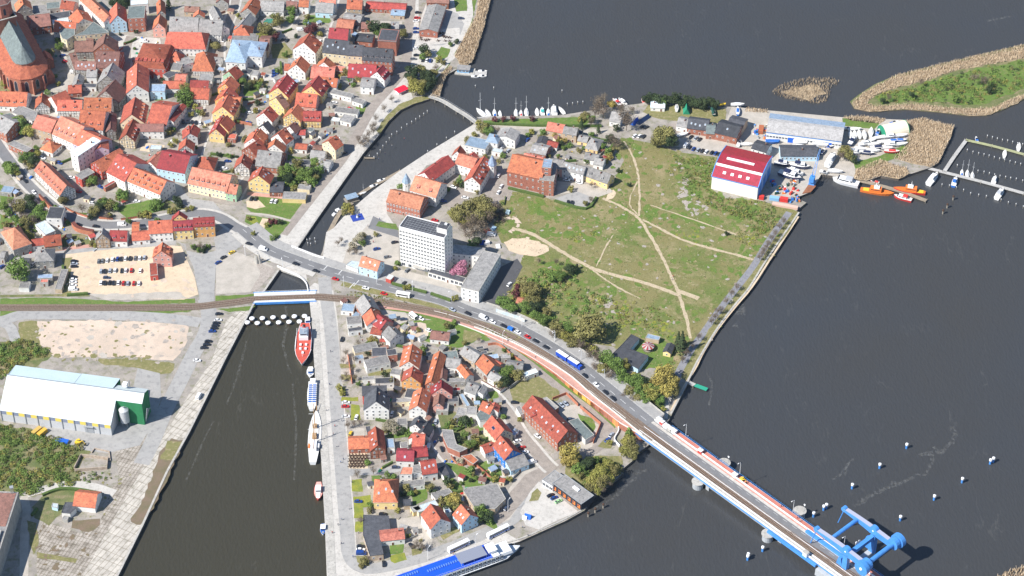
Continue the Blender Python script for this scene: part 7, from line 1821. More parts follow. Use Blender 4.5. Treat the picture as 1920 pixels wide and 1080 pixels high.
CRADLE=MB();[CRADLE.box((x_,0,.45),(.2,2.2,.9),STEEL) for x_ in (-2.2,2.0)]; CRADLE.box((-.1,0,.2),(4.1,.2,.2),STEEL);CRADLE=CRADLE.mesh('cradle')
KN={'sail': 'sailing_boat', 'hullonly': 'sailing_boat', 'motor': 'motor_boat', 'small': 'motor_boat', 'cover': 'covered_boat'}
CN2={'w':'white','b':'blue covered','g':'teal covered','r':'red and white','n':'dark hulled','o':'orange','d':'dark green','s':'grey topped','y':'yellow'}
def boats(o, where, order, txt, head=90, land=False, sc=1.0, group=None):
 z4=Z4(o);L=txt.split();rk=ranks([xy(q) for q in L], order)
 for i, s in enumerate(L):
  hd=head
  if '@' in s: s, q=s.split('@');hd=float(q)
  a, b, kind, c=s.split(',')[:4]; k=float(s.split(',')[4]) if s.count(',') > 3 else 1.0
  z=1.0 if land else WZ; px, py=z4((float(a), float(b)));p=W(px, py, z+.8)
  nm=KN[kind]; lab='%s %s, %s from the %s %s' % (CN2[c], nm.replace('_',' '), ordn[rk[i]], order, where) if len(L) > 1 else '%s %s %s' % (CN2[c], nm.replace('_',' '), where)
  t=empty(nm, (p.x, p.y, z), radians(hd), lab, 'boat', (group or ('boats '+where)) if len(L) > 2 else None);t.scale=(sc*k,)*3
  for pn, me in boat_meshes(kind, c): inst(pn, me, t, (0,0,0))
  if land: inst('cradle', CRADLE, t, (0,0,-1.0))
boats((780,90), 'moored along the thin boardwalk', 'left', "490,488,sail,w,1.3@125 540,490,hullonly,w@110 590,490,sail,b@95 630,492,hullonly,w,.8@95 750,488,sail,w@92 788,488,sail,r,.8@92 828,482,sail,w,1.05@92 908,482,hullonly,w@92 948,478,motor,g@92 993,486,sail,b@92 1035,475,motor,w,1.35@92 1093,470,hullonly,w@115")
boats((780,90), 'at the shore below the bare trees', 'left', "1503,408,motor,r@120 1547,405,motor,w@120 1703,395,small,r@100")
boats((1440,130), 'moored on the long marina jetty', 'left', "1235,825,motor,w,1.5@58 1400,845,motor,b,1.1@70 1455,775,sail,b,.8@80 1495,783,sail,w,.9@80 1533,796,sail,w,.85@80 1697,832,motor,w@70 1738,935,motor,s,1.3@60")
boats((1440,130), 'moored on the mossy outer jetty', 'left', "1565,522,small,b@90 1775,632,hullonly,w,.95@75 1880,582,hullonly,w@75")
boats((1440,130), 'at the brown working jetty', 'left', "580,850,motor,s,1.9@157 795,840,small,r,1.2@150 1010,967,motor,r,1.3@155")
boats((1440,130), 'laid up beside the grey hall', 'left', "620,490,hullonly,w@88 652,488,hullonly,w@88 685,484,hullonly,w@88 722,488,hullonly,w@88 772,470,hullonly,w,1.1@80 825,468,small,b,1.2@70", land=True)
boats((1440,130), 'laid up on the grass behind the row', 'left', "595,438,small,w@0 650,445,hullonly,w@5 945,400,small,b,1.3@30", land=True)
boats((1440,130), 'in the crowded storage field', 'left', "632,535,motor,n,1.1@60 640,500,hullonly,w@80 790,522,hullonly,w@35 835,508,hullonly,w@15 875,502,hullonly,w@15 918,500,motor,w@10 1000,492,hullonly,w@10 730,555,motor,w@20 800,556,hullonly,w@10 870,540,hullonly,w@5 940,532,hullonly,b@5 990,528,hullonly,b@0 1000,556,hullonly,w@10 925,560,motor,w@0 825,582,hullonly,n,1.2@5 890,585,hullonly,w@-5 740,622,hullonly,n,1.15@-12 790,603,hullonly,w@-8 700,592,hullonly,w@-10 930,612,hullonly,r,1.1@-5 645,617,motor,s@-15", land=True)
boats((1440,130), 'on the quay around the blue crane', 'left', "110,708,motor,n,1.2@-10 240,725,motor,n,1.4@-15 165,800,motor,n,1.7@-30 200,772,motor,w,1.3@-25 420,765,small,w@-20 505,760,hullonly,w,1.1@-10 472,680,motor,w,1.6@65 410,612,small,n,1.2@60", land=True)
boats((1440,130), 'in front of the long white boat hall', 'left', "35,540,cover,b,1.1@0 245,545,cover,w,1.1@-5 235,572,hullonly,w@-8 330,580,hullonly,w@-5 400,560,cover,w,1.2@-15 505,562,hullonly,n@30", land=True)
boats((1080,120), 'on land along the north shore', 'left', "755,325,hullonly,s,.9@85 783,278,small,w@85 1027,352,cover,d@95 1055,296,small,w@60 1098,300,cover,y,.6@20 1213,350,hullonly,b@85 1213,300,hullonly,w@0", land=True)
boats((1080,120), 'beside the brick boatyard workshop', 'left', "797,525,hullonly,w@20 1225,590,small,w,1.2@70 1280,597,hullonly,w,.9@0", land=True)
def ship(name, x, y, L, B, H, rz, lab, hullm, deckm, build, z=WZ):
 p=W(x, y, z+H);t=empty(name, (p.x, p.y, z), radians(rz), lab, 'ship');hull_mesh(L,B,H,hullm,deckm,.42,.55).build('hull', t);build(t);return t
RDK=mat('deck_red', (0.55,0.10,0.07),(0.47,0.085,0.06), scale=.8, fine=.08)
def part(t, nm, fn):m=MB();fn(m);return m.build(nm, t)
def red_ship(t):
 part(t,'superstructure',lambda m:(m.box((-7,0,4.3),(9,5.2,2.6),HW),m.box((-6,0,6.4),(5.6,4,1.8),HW)))
 part(t,'bridge_windows',lambda m:(m.box((-3.15,0,6.7),(.1,3.6,.8),CGL),m.box((-6,2.03,6.7),(4.6,.06,.7),CGL),m.box((-6,-2.03,6.7),(4.6,.06,.7),CGL)))
 part(t,'funnel',lambda m:(m.box((-9.5,0,6.8),(2.2,1.8,2.6),REDP),m.box((-9.5,0,8.2),(2.0,1.6,.3),DARK)))
 part(t,'mast',lambda m:(m.tube((-4.5,0,7),(-4.5,0,13),.15,.08,STEELW,5),m.tube((-4.5,-1.4,10.5),(-4.5,1.4,10.5),.07,.07,STEELW,4)))
 for x_, y_ in ((1.5,-1.6),(1.5,1.6),(5,-1.5),(5,1.5),(8.5,0)): part(t,'hatch',lambda m: m.box((x_,y_,3.4),(1.5,1.2,.8),HW))
 part(t,'wheelhouse_roof',lambda m: m.box((-6,0,7.4),(6.2,4.6,.12),mat('roof_glassy', (0.25,0.30,0.36), rough=.2)))
 part(t,'fore_mast',lambda m: m.tube((11.5,0,3),(11.5,0,9),.14,.08,STEELW,5))
 part(t,'gunwale',lambda m: [m.box((x_,s*(4.4 if x_ < 4 else 3.5),3.25),(6,.15,.6),HW) for x_ in (-10,-4,2) for s in (-1,1)])
ship('museum_ship',569,644,36,9.6,2.9,-89,'red decked museum ship with white superstructure moored at the canal quay',HW,RDK,red_ship)
def tug(t): part(t,'wheelhouse',lambda m:(m.box((0,0,2.2),(3,2.4,1.8),CVB),m.box((0,0,3.15),(3.3,2.7,.12),HW),m.box((1.53,0,2.5),(.06,2.0,.6),CGL)));part(t,'deck_gear',lambda m:(m.box((-2.5,.4,1.5),(1.4,1,.7),HW),m.box((2.7,0,1.5),(1,.9,.5),STEEL)))
ship('work_boat',582,697,9,4.2,1.3,-88,'small blue and white work boat behind the red decked ship',HW,DKW,tug)
ship('work_boat',577,602,7,3.4,1.3,-85,'small white boat moored above the red decked ship by the dolphins',HW,DKW,tug)
def excursion(t):
 part(t,'upper_deck',lambda m: m.box((-1,0,2.6),(19,4.8,1.4),HW));part(t,'deck_floor',lambda m: m.box((-1,0,3.34),(18.4,4.4,.08),DKW))
 for i in range(9):
  for s in (-1,1): part(t,'bench',lambda m:(m.box((-8.5+i*1.7,s*1.15,3.7),(.6,1.7,.45),CVB)))
 part(t,'wheelhouse',lambda m:(m.box((8.3,0,3.9),(2.6,3,1.6),HW),m.box((9.65,0,4.1),(.06,2.6,.7),CGL)))
 part(t,'side_windows',lambda m:[m.box((-1,s*2.42,2.7),(17,.05,.6),CGL) for s in (-1,1)])
ship('excursion_boat',586,738,25,5.8,1.8,-268,'white excursion boat with rows of blue benches at the quay',HW,DKW,excursion)
def twomaster(t):
 part(t,'deckhouse',lambda m:(m.box((-9,0,3.6),(7,3.2,1.7),HW),m.box((-1,0,3.1),(4,2.4,.9),TEAK),m.box((7,0,3.0),(3,2,.8),TEAK)))
 part(t,'deck_cabin_windows',lambda m:[m.box((-9,s*1.62,3.8),(6,.05,.6),CGL) for s in (-1,1)])
 for x_, h_ in ((6,21),(-5,19)):
  part(t,'mast',lambda m:(m.tube((x_,0,2),(x_,0,h_),.28,.12,mat('spar_varnish', (0.42,0.24,0.10)),6),m.tube((x_,-3,h_*.62),(x_,3,h_*.62),.1,.1,STEELW,4)))
  part(t,'boom',lambda m: m.tube((x_,0,4.6),(x_-8,0,4.8),.2,.14,mat('furled_sail', (0.60,0.42,0.30)),6))
  part(t,'shrouds',lambda m:[m.tube((x_+dx,s*3,2.3),(x_,0,h_*.85),.03,.03,DARK,3,False) for s in (-1,1) for dx in (-1.2,0,1.2)])
 part(t,'bowsprit',lambda m: m.tube((19,0,3),(25,0,4.6),.2,.1,MATS['spar_varnish'],5))
 part(t,'lifeboats',lambda m:[m.box((-9,s*2.6,3.3),(3,.9,.7),ORAP if s > 0 else HW) for s in (-1,1)])
ship('two_masted_ship',590,817,41,7.0,2.2,91,'white two masted sailing ship with wooden booms at the quay',HW,DKW,twomaster)
def pilot(t): part(t,'wheelhouse',lambda m:(m.box((0,0,3),(4,2.8,2.2),HW),m.box((2.03,0,3.4),(.06,2.4,.8),CGL)));part(t,'mast',lambda m: m.tube((-.5,0,4),(-.5,0,7.5),.1,.06,STEELW,4));part(t,'foredeck',lambda m: m.box((4,0,1.85),(3,2,.3),HW))
ship('pilot_boat',597,920,13.5,4.6,1.7,-88,'small red hulled boat with white wheelhouse at the pale quay',REDP,mat('deck_pinkish', (0.6,0.35,0.3)),pilot)
ship('cabin_boat',606,992,8,3.2,1.2,-88,'little white boat with blue cockpit, lowest at the quay',HW,CVB,tug)
def rescue(t):
 part(t,'superstructure',lambda m:(m.box((-1,0,3.2),(7,3.6,2.2),ORAP),m.box((-.5,0,4.7),(3.4,2.8,1.2),HW)))
 part(t,'windows',lambda m:(m.box((2.53,0,3.6),(.06,3.2,.8),CGL),[m.box((-1,s*1.82,3.6),(6,.05,.5),CGL) for s in (-1,1)]))
 part(t,'mast',lambda m: (m.tube((-1,0,5),(-1,0,9),.12,.08,STEELW,5), m.box((-1,0,7.2),(.3,1.8,.2),STEELW)));part(t,'aft_deck',lambda m: m.box((-7,0,1.95),(3.6,3,.25),GOLDP))
DOR=mat('deck_orange', (0.66,0.17,0.03), fine=.1)
ship('rescue_boat',1645,358,21,5.2,1.9,-14,'orange rescue cruiser on the near side of the brown jetty',ORAP,DOR,rescue)
ship('rescue_boat',1705,356,20,5.0,1.9,166,'orange rescue cruiser on the far side of the brown jetty',REDP,DOR,rescue)
def cruise():
 z=WZ+1.4; a=W(975,1026,z);b=W(790,1092,z);d=(a-b).normalized();c=a-d*44; t=empty('cruise_ship', (c.x,c.y,WZ), atan2(d.y,d.x), 'large river cruise ship with vivid blue sun deck moored at the lower quay', 'ship')
 hull_mesh(88,11.0,2.2,HW,mat('deck_bluewhite2', (0.62,0.66,0.70)),.14,.9,.03).build('hull', t)
 SB=mat('sundeck_blue', (0.010,0.09,0.62),(0.012,0.08,0.54), scale=.1, rough=.6)
 part(t,'cabins',lambda m: m.box((-6,0,4.5),(72,10.2,4.8),HW));part(t,'sun_deck',lambda m: m.box((-8,0,6.98),(68,10.0,.14),SB))
 part(t,'awning',lambda m: (m.box((16,0,9.0),(15,7.6,.12),mat('awning_grey', (0.22,0.24,0.30))), [m.tube((x_,s*3.6,7),(x_,s*3.6,9),.08,.08,STEELW,4) for x_ in (9,16,23) for s in (-1,1)]))
 part(t,'bow_deck',lambda m: m.box((33,0,5.0),(10,8.4,1.6),HW,top=(.9,.9)));part(t,'wheelhouse',lambda m:(m.box((27.2,0,8.0),(4.2,5,2.0),HW),m.box((29.35,0,8.3),(.08,4.6,.9),CGL),m.box((27.2,0,9.1),(5,6,.14),STEELW)))
 for k in range(30):
  for s in (-1,): inst('window', WIDE, t, (-40+k*2.45, s*5.1,5.4),0,(1,1,1.1));inst('window', WIDE, t, (-40+k*2.45, s*5.1,3.1),0,(1,1,.8))
 part(t,'navy_band',lambda m: [m.box((-6,s*5.13,4.2),(72,.06,.35),HN) for s in (-1,1)])
 part(t,'railing',lambda m: [m.box((-6,s*5.0,8.0),(72,.06,.06),STEELW) for s in (-1,1)]+[m.box((-40+i*2,s*5.0,7.5),(.06,.06,1.0),STEELW) for i in range(35) for s in (-1,1)])
 part(t,'deck_chairs',lambda m: [m.box((-30+i*1.3,2.6,7.3),(.6,1.6,.4),mat('chair_blue', (0.10,0.22,0.55))) for i in range(14)]+[m.box((-8+i*1.3,.6,7.3),(.6,1.6,.4),MATS['chair_blue']) for i in range(14)])
 part(t,'anchor_gear',lambda m:(m.tube((37,0,3),(37,0,4.4),.5,.5,STEEL,8), m.tube((41,0,3.2),(41,0,7),.09,.06,STEELW,4)))
 part(t,'gangway',lambda m: m.box((8,6.6,2.6),(1.4,3.4,.2),CVB))
cruise()
t=empty('houseboat', W(872,133,WZ+1), radians(-8), 'blue and white houseboat moored by the reeds', 'houseboat');t.location.z=WZ
part(t,'pontoon',lambda m: m.box((0,0,.4),(13,8,.8),CONC));part(t,'cabin',lambda m: m.box((-1,.5,2.0),(8,5,2.5),mat('cabin_blue', (0.12,0.36,0.62))));part(t,'roof',lambda m: m.box((-1,.5,3.35),(9,6,.18),ROOF['G']));[inst('window', WIDE, t, (-3+i*2.4,-2.004,2.1),0) for i in range(3)]
t=empty('pontoon', W(896,137,WZ+.6), radians(-5), 'pale wooden swimming pontoon with white boats beside the houseboat', 'pontoon');t.location.z=WZ
part(t,'deck',lambda m: m.box((0,0,.4),(12,5,.5),PWOOD))
boats((780,90), 'tied to the swimming pontoon', 'left', "445,212,small,w@-10 500,172,small,w,1.1@0 500,208,small,w@-5")
t=empty('ticket_hut', W(659,371,0), radians(25), 'floating ticket cabin with pale blue roof by the canal pontoon', 'cabin');t.location.z=WZ
part(t,'pontoon',lambda m: m.box((0,0,.3),(8.5,6,.6),WOOD));part(t,'walls',lambda m: m.box((0,0,1.8),(7,4.4,2.4),WOOD));part(t,'roof',lambda m: m.box((0,0,3.1),(7.8,5.2,.2),ROOF['U']))
boats((360,200), 'tied to the canal pontoon', 'top', "1420,548,small,w@30 1365,590,small,w@30 1280,645,sail,w,.6@30 1110,765,small,w,1.1@35 1075,795,small,w@60")
def crane():
 p=W(1522,345,0);t=empty('harbour_crane', (p.x,p.y,0), radians(70), 'blue slewing crane on the brown quay corner of the shipyard', 'crane')
 part(t,'portal',lambda m:(m.box((0,0,1.5),(4,4,3),BLUE,top=(.7,.7))));part(t,'machine_house',lambda m:(m.box((-.6,0,4.4),(4.6,3,2.8),BLUE)));part(t,'cab_window',lambda m: m.box((1.75,.8,4.6),(.1,1.2,1.2),CGL))
 part(t,'jib',lambda m:[m.tube((1.2,s*.9,5.2),(16,s*.3,16),.18,.12,BLUE,5) for s in (-1,1)]+[m.tube((1.2+k*1.9,(-1)**k*.75,5.2+k*1.39),(1.2+(k+1)*1.9,-(-1)**k*.7,5.2+(k+1)*1.39),.1,.1,BLUE,4) for k in range(7)])
 part(t,'a_frame',lambda m:(m.tube((0,0,5.5),(-1.5,0,10.5),.2,.15,BLUE,5),m.tube((-1.5,0,10.5),(15,0,15.6),.05,.05,STEEL,4)));part(t,'hook_rope',lambda m: m.tube((16,0,16),(16,0,6),.05,.05,STEEL,4))
crane()
m=MB();q=[W(*p_, 0) for p_ in ((1504,364),(1518,344),(1530,350),(1520,361))]; m.prism([(p_.x,p_.y) for p_ in q], .05,.5, mat('rust_steel', (0.30,0.13,0.07),(0.22,0.09,0.05), scale=.5));o=m.build('crane_foundation');tag(o, 'rusty steel crane foundation at the harbour corner', 'platform')
YC=[CVB, ORAP, WOOD, STEEL, REDP, STEELW, COVC['d'], BLUE]; gi=0
for (px, py) in [(1447+RND.uniform(0,50),340+RND.uniform(0,26)) for _ in range(26)]+[(1410+RND.uniform(0,30),236+RND.uniform(0,25)) for _ in range(12)]+[(1478+RND.uniform(0,30),366+RND.uniform(0,14)) for _ in range(10)]:
 p=W(px, py, 0);d=(RND.uniform(.8,3.2),RND.uniform(.8,2),RND.uniform(.5,1.8));m=MB();m.box((0,0,d[2]/2), d, RND.choice(YC),top=(RND.uniform(.6,1),RND.uniform(.6,1)));m.box((d[0]*.2,0,d[2]+.12),(d[0]*.4,d[1]*.6,.22),RND.choice(YC))
 o=m.build('yard_goods', None, (p.x,p.y,.07), RND.uniform(0,3));w_=('behind the red hall','between the boat halls','at the quay corner')[0 if gi < 26 else 1 if gi < 38 else 2]; tag(o, 'crates and machine parts lying '+w_, 'yard goods', 'yard goods '+w_);gi += 1
def post_mesh(r, h, mt, cap):
 m=MB();m.tube((0,0,-3),(0,0,h*.72),r,r,mt,8);a=m.mesh('pile');m=MB();m.tube((0,0,h*.72),(0,0,h),r*1.35,r*1.35,cap,10);m.tube((0,0,h),(0,0,h+.3),r*1.35,r*.5,cap,10);return a, m.mesh('cap')
DOL=post_mesh(.62,3.6,BLUE,STEELW);CANP=post_mesh(1.15,2.0,WOODD,STEELW);PST=post_mesh(.16,2.2,WOOD,STEELW);OLDP=post_mesh(.5,3.2,WOOD,WOODD)
def posts(o, kind, nm, cat, where, order, txt, zoff=0):
 z4=Z4(o);me=kind; L=parse(txt);rk=ranks(L, order)
 for i, q in enumerate(L):
  px, py=z4(q);p=W(px, py, WZ+1.5);t=empty(nm, (p.x,p.y,WZ),0, '%s, %s from the %s %s' % (cat[0], ordn[rk[i]], order, where) , cat[1], cat[0]+' '+where)
  inst('pile', me[0], t, (0,0,0));inst('cap', me[1], t, (0,0,0))
posts((1440,810), DOL, 'dolphin_post', ('blue white-capped post','mooring post'), 'in the river beside the bascule', 'left', "342,622 418,572 438,560 632,410 665,850 686,838 838,258 993,650 1040,108 1247,495 1457,365 1668,225 1690,212 775,880")
posts((1380,990), DOL, 'dolphin_post', ('blue white-capped post','mooring post'), 'below the bridge near the bottom edge', 'left', "88,225 92,210 200,160")
posts((400,440), CANP, 'mooring_dolphin', ('timber dolphin with white top','mooring post'), 'in the double row across the canal', 'left', "290,630 330,665 368,628 410,663 448,622 490,660 528,618 568,656 608,614 646,653 684,612 255,660")
posts((360,200), PST, 'mooring_pole', ('thin mooring pole','mooring pole'), 'along the reed bank of the canal', 'top', "1765,35 1738,55 1708,75 1678,95 1648,115 1612,135 1572,160 1537,190 1498,210 1480,238 1457,268 1432,296 1412,328 1390,355 1365,380 1330,370")
posts((780,90), PST, 'mooring_pole', ('thin mooring pole','mooring pole'), 'along the promenade bank', 'right', "290,630 228,675 157,725 88,775")
posts((780,90), PST, 'mooring_pole', ('thin mooring pole','mooring pole'), 'in the lake off the boardwalk', 'left', "445,285 583,298 1095,320 1135,420 1175,415 1213,408 1252,405")
posts((360,200), PST, 'mooring_pole', ('thin mooring pole','mooring pole'), 'in the narrow canal just above the road bridge', 'left', "862,1000 868,1025 885,995 890,1030 920,990 925,1015")
posts((1440,130), PST, 'mooring_pole', ('thin mooring pole','mooring pole'), 'in the inner basin of the marina', 'left', "1495,605 1537,620 1580,630 1620,638 1658,648 1697,660 1737,670 1775,680 1815,690 1855,700 1895,710 1420,720 1575,762 1620,770 1660,780 1700,790 1740,800 1782,808 1820,815 1862,822 1910,835")
posts((1440,130), PST, 'mooring_pole', ('thin mooring pole','mooring pole'), 'outside the mossy jetty', 'left', "1645,500 1683,510 1720,520 1758,530 1797,535 1835,545 1873,555 1910,562")
posts((1440,130), PST, 'mooring_pole', ('thin mooring pole','mooring pole'), 'in front of the long marina jetty', 'left', "1305,865 1360,872 1413,885 1467,905 1520,930 1580,942 1637,952 1748,978 1803,998 1860,1012 1915,1030")
posts((1440,130), OLDP, 'dolphin_post', ('old wooden dolphin','mooring post'), 'in the river below the marina', 'top', "1390,965 1345,1025 1313,1070")
posts((960,740), OLDP, 'dolphin_post', ('old wooden dolphin','mooring post'), 'at the corner of the black station building', 'left', "573,900 625,868 685,835")
m=MB();m.tube((0,0,0),(0,0,8.5),.14,.08,STEELW,6);LP1=m.mesh('pole');m=MB();m.tube((0,0,8.4),(1.5,0,8.8),.07,.06,STEELW,5);m.box((1.9,0,8.8),(.9,.35,.15),STEELW);LP2=m.mesh('lamp_head')
def lamps(o, where, order, txt, rz=0, z=None):
 z4=Z4(o);L=parse(txt);rk=ranks(L, order)
 for i, q in enumerate(L):
  px, py=z4(q);zz=z or 0.0
  p=W(px, py, zz);t=empty('street_lamp', (p.x,p.y,zz), radians(rz), 'tall white street lamp, %s from the %s %s' % (ordn[rk[i]], order, where), 'street lamp', 'street lamps '+where)
  inst('pole', LP1, t, (0,0,0));inst('lamp_head', LP2, t, (0,0,0))
lamps((400,440), 'on the main road over the canal', 'left', "240,160 520,250 980,390 1225,360 1495,425", -90)
lamps((600,540), 'beside the curving main road', 'left', "985,100 1515,290 1762,410", -130)
lamps((960,540), 'along the embankment pavement', 'left', "75,285 318,400 518,545 692,690", -130,1.8)
lamps((600,540), 'along the red railway footway', 'left', "1370,420", 60,.5)
for i, x_ in enumerate((22,62,100,135)):
 p=on_bridge(x_, yo_+4.6);t=empty('street_lamp', p, BRZ-pi/2, 'tall white street lamp on the bridge barrier, %s from the bank' % ordn[i], 'street lamp', 'street lamps on the bridge');inst('pole', LP1, t, (0,0,0));inst('lamp_head', LP2, t, (0,0,0))
lamps((600,810), 'on the island quay', 'left', "810,960 1165,870 1410,600", 60)
m=MB();m.tube((0,0,.68),(0,0,.74),.6,.6,WOODD,10);TT=m.mesh('tabletop');m=MB();m.tube((0,0,0),(0,0,.68),.06,.06,STEEL,5);TL=m.mesh('leg')
m=MB();m.box((0,0,.42),(.5,.5,.08),WOODD);m.box((-.24,0,.7),(.06,.5,.55),WOODD);CHs=m.mesh('chair')
def tset(px, py, lab, grp):
 p=W(px, py, 0);t=empty('terrace_table', (p.x,p.y,.08), RND.uniform(0,3), lab, 'table', grp);inst('tabletop', TT, t, (0,0,0));inst('leg', TL, t, (0,0,0))
 for k in range(4):
  a=k*pi/2+.3; c_=inst('chair', CHs, None, (p.x+1.0*cos(a), p.y+1.0*sin(a),.08), a+pi);tag(c_, lab.replace('terrace table','chair').replace('dark table','dark chair'), 'chair', grp.replace('tables','chairs'))
for j in range(5):
 for i in range(6 if j < 4 else 5): tset(656+i*6.2+(j%2)*1.5,855.5+j*5, 'dark terrace table in the %s row of the yellow restaurant terrace' % ordn[j], 'tables on the restaurant terrace, row %s' % ordn[j])
for i in range(26):
 x_, y_=782+RND.uniform(0,1)*66,60+RND.uniform(0,1)*18
 if x_ < 800 and y_ < 70: continue
 tset(x_, y_, 'dark table on the white beach terrace by the lake', 'tables on the beach terrace')
sheet('terrace', parse("783,74 820,55 862,52 862,70 850,80 800,85 778,84"), 'plaza', 8)
def person_mesh():
 m=bpy.data.meshes.new('person_skin');v=[(0,0,.95),(0,0,1.2),(0,0,1.42),(0,0,1.52),(0,0,1.66),(0,-.18,1.40),(0.02,-.24,1.12),(.08,-.24,.86),(0,.18,1.40),(-.02,.24,1.12),(.04,.24,.86),(0,-.10,.90),(.10,-.11,.48),(.06,-.11,.05),(.16,-.11,.03),(0,.10,.90),(-.06,.11,.48),(-.16,.11,.06),(-.06,.11,.03)]
 e=[(0,1),(1,2),(2,3),(3,4),(2,5),(5,6),(6,7),(2,8),(8,9),(9,10),(0,11),(11,12),(12,13),(13,14),(0,15),(15,16),(16,17),(17,18)]
 m.from_pydata(v, e, []);o=bpy.data.objects.new('person_skin', m);COL.objects.link(o);md=o.modifiers.new('Skin', 'SKIN')
 rr=[.16,.15,.17,.07,.115,.075,.05,.035,.075,.05,.035,.10,.07,.05,.04,.10,.07,.05,.04]
 for i, r_ in enumerate(rr): m.skin_vertices[0].data[i].radius=(r_, r_)
 m.skin_vertices[0].data[0].use_root=True
 dg=bpy.context.evaluated_depsgraph_get();me=bpy.data.meshes.new_from_object(o.evaluated_get(dg));bpy.data.objects.remove(o);me.name='person'
 return me
PEO=person_mesh()
CLO=[]
for i, (c, h_) in enumerate((((.03,.04,.10),(.03,.04,.08)),((.45,.05,.05),(.04,.05,.10)),((.55,.55,.52),(.05,.06,.12)),((.05,.12,.30),(.06,.05,.05)))):
 me=PEO.copy();top, leg, sk=mat('shirt_%d' % i, c), mat('trousers_%d' % i, h_), mat('skin_hair', (0.35,0.22,0.15))
 for q in (top, leg, sk): me.materials.append(q)
 for p_ in me.polygons:
  z_=p_.center[2]; p_.material_index=1 if z_ < .93 else (2 if z_ > 1.5 else 0)
 CLO.append(me)
PP="676,633 680,640 615,700 618,722 641,790 628,800 612,770 644,862 660,905 625,815 631,838 639,868 620,660 668,940 655,955 641,975 634,985 623,1000 672,1000 662,1045 640,1020 1262,520 1260,525 710,300 722,290 758,262 735,275 690,425 702,445 676,448 735,400 712,412 560,235 235,85 262,88 980,990 990,1005 850,1040 1290,820 1345,862 1465,950 1495,972 1500,978 952,640 1004,672 700,455"
DESC=['dark clothes','a red top','a pale top','a blue top']
for i, q in enumerate(parse(PP)):
 px, py=q; z=0.1
 if px > 1280 and py > 800: z=BZ+.25
 p=W(px, py, z);k=i % 4; o=inst('person', CLO[k], None, (p.x,p.y,z), RND.uniform(0,6.28))
 near='on the island quay' if px < 690 and py > 600 else 'on the canal promenade' if py < 480 and px > 540 else 'on the old town square' if px < 300 else 'on the bridge footway' if z > 1 else 'on the meadow path' if 1200 < px < 1300 else 'on the island streets'
 tag(o, 'tiny walking person in %s %s' % (DESC[k], near), 'person', 'people %s in %s' % (near, DESC[k]))
def leafmat(nm, c, c2):
 return mat(nm, c, c2, scale=0.9, rough=.75, spec=.15, rand=.16, fine=.22)
LF={
'g': leafmat('leaves_green', (0.17,0.255,0.06),(0.11,0.17,0.042)),
'o': leafmat('leaves_olive', (0.25,0.225,0.085),(0.165,0.155,0.055)),
'y': leafmat('leaves_yellowgreen', (0.31,0.29,0.075),(0.21,0.21,0.055)),
'a': leafmat('leaves_golden', (0.38,0.31,0.09),(0.27,0.22,0.06)),
'd': leafmat('leaves_dark', (0.060,0.085,0.036),(0.038,0.058,0.026)),
'b': leafmat('twigs_brown', (0.21,0.165,0.12),(0.145,0.115,0.085)),
'p': leafmat('blossom_pink', (0.58,0.26,0.36),(0.44,0.17,0.26)),
'm': leafmat('leaves_maroon', (0.16,0.05,0.05),(0.10,0.035,0.04)),
'w': leafmat('blossom_pale', (0.42,0.38,0.28),(0.28,0.25,0.17)),
}
BARK=mat('bark', (0.13,0.10,0.075),(0.09,0.07,0.055), scale=2)
def quads_mesh(nm, C, Nn, S_, mts=None, mi=None, seed=0):
 """C centres, Nn normals, S_ half sizes -> two crossed-free leaf quads each with random spin"""
 rg=np.random.default_rng(seed);n=len(C)
 Nn=Nn/np.maximum(1e-6, np.linalg.norm(Nn, axis=1))[:, None]; a=np.cross(Nn, rg.normal(size=(n,3)));a /= np.maximum(1e-6, np.linalg.norm(a, axis=1))[:, None]; b=np.cross(Nn, a)
 S_=S_[:, None]; asp=rg.uniform(.6,1.0,(n,1))
 V=np.stack([C-a*S_-b*S_*asp, C+a*S_-b*S_*asp*.6, C+a*S_*.8+b*S_*asp, C-a*S_*.9+b*S_*asp*.8], 1).reshape(-1,3)
 me=bpy.data.meshes.new(nm);me.vertices.add(4*n);me.loops.add(4*n);me.polygons.add(n)
 me.vertices.foreach_set('co', V.ravel().astype(np.float32));me.loops.foreach_set('vertex_index', np.arange(4*n, dtype=np.int32))
 me.polygons.foreach_set('loop_start', np.arange(0,4*n, 4, dtype=np.int32));me.polygons.foreach_set('loop_total', np.full(n, 4, dtype=np.int32))
 if mi is not None: me.polygons.foreach_set('material_index', mi.astype(np.int32))
 for q in (mts or []): me.materials.append(q)
 me.update(calc_edges=True);return me
def crown_pts(rg, n, lobes, flat=.85):
 """leaf centres on the shells of several uneven lobes of a unit crown"""
 C=[]; Nn=[]
 L=[(np.zeros(3),.62)]+[(np.array([cos(a)*r_, sin(a)*r_, z_]), s_) for a, r_, z_, s_ in zip(rg.uniform(0,6.28,lobes), rg.uniform(.35,.68,lobes), rg.uniform(-.45,.6,lobes), rg.uniform(.26,.46,lobes))]
 w_=np.array([s_**2 for _, s_ in L]);w_ /= w_.sum();pick=rg.choice(len(L), n, p=w_)
 d=rg.normal(size=(n,3));d /= np.linalg.norm(d, axis=1)[:, None]; rad=rg.uniform(.72,1.04,n)**1
 for i in range(n): c, s_=L[pick[i]]; C.append(c+d[i]*s_*rad[i])
 C=np.array(C);C[:,2] *= flat; return C, d+rg.normal(size=(n,3))*.45
CRN={}
for v in range(5):
 rg=np.random.default_rng(40+v);C, Nn=crown_pts(rg, 2600,11+v);CRN[('t', v)]=quads_mesh('crown', C, Nn, rg.uniform(.030,.062,len(C)), [LF['g']], seed=v)
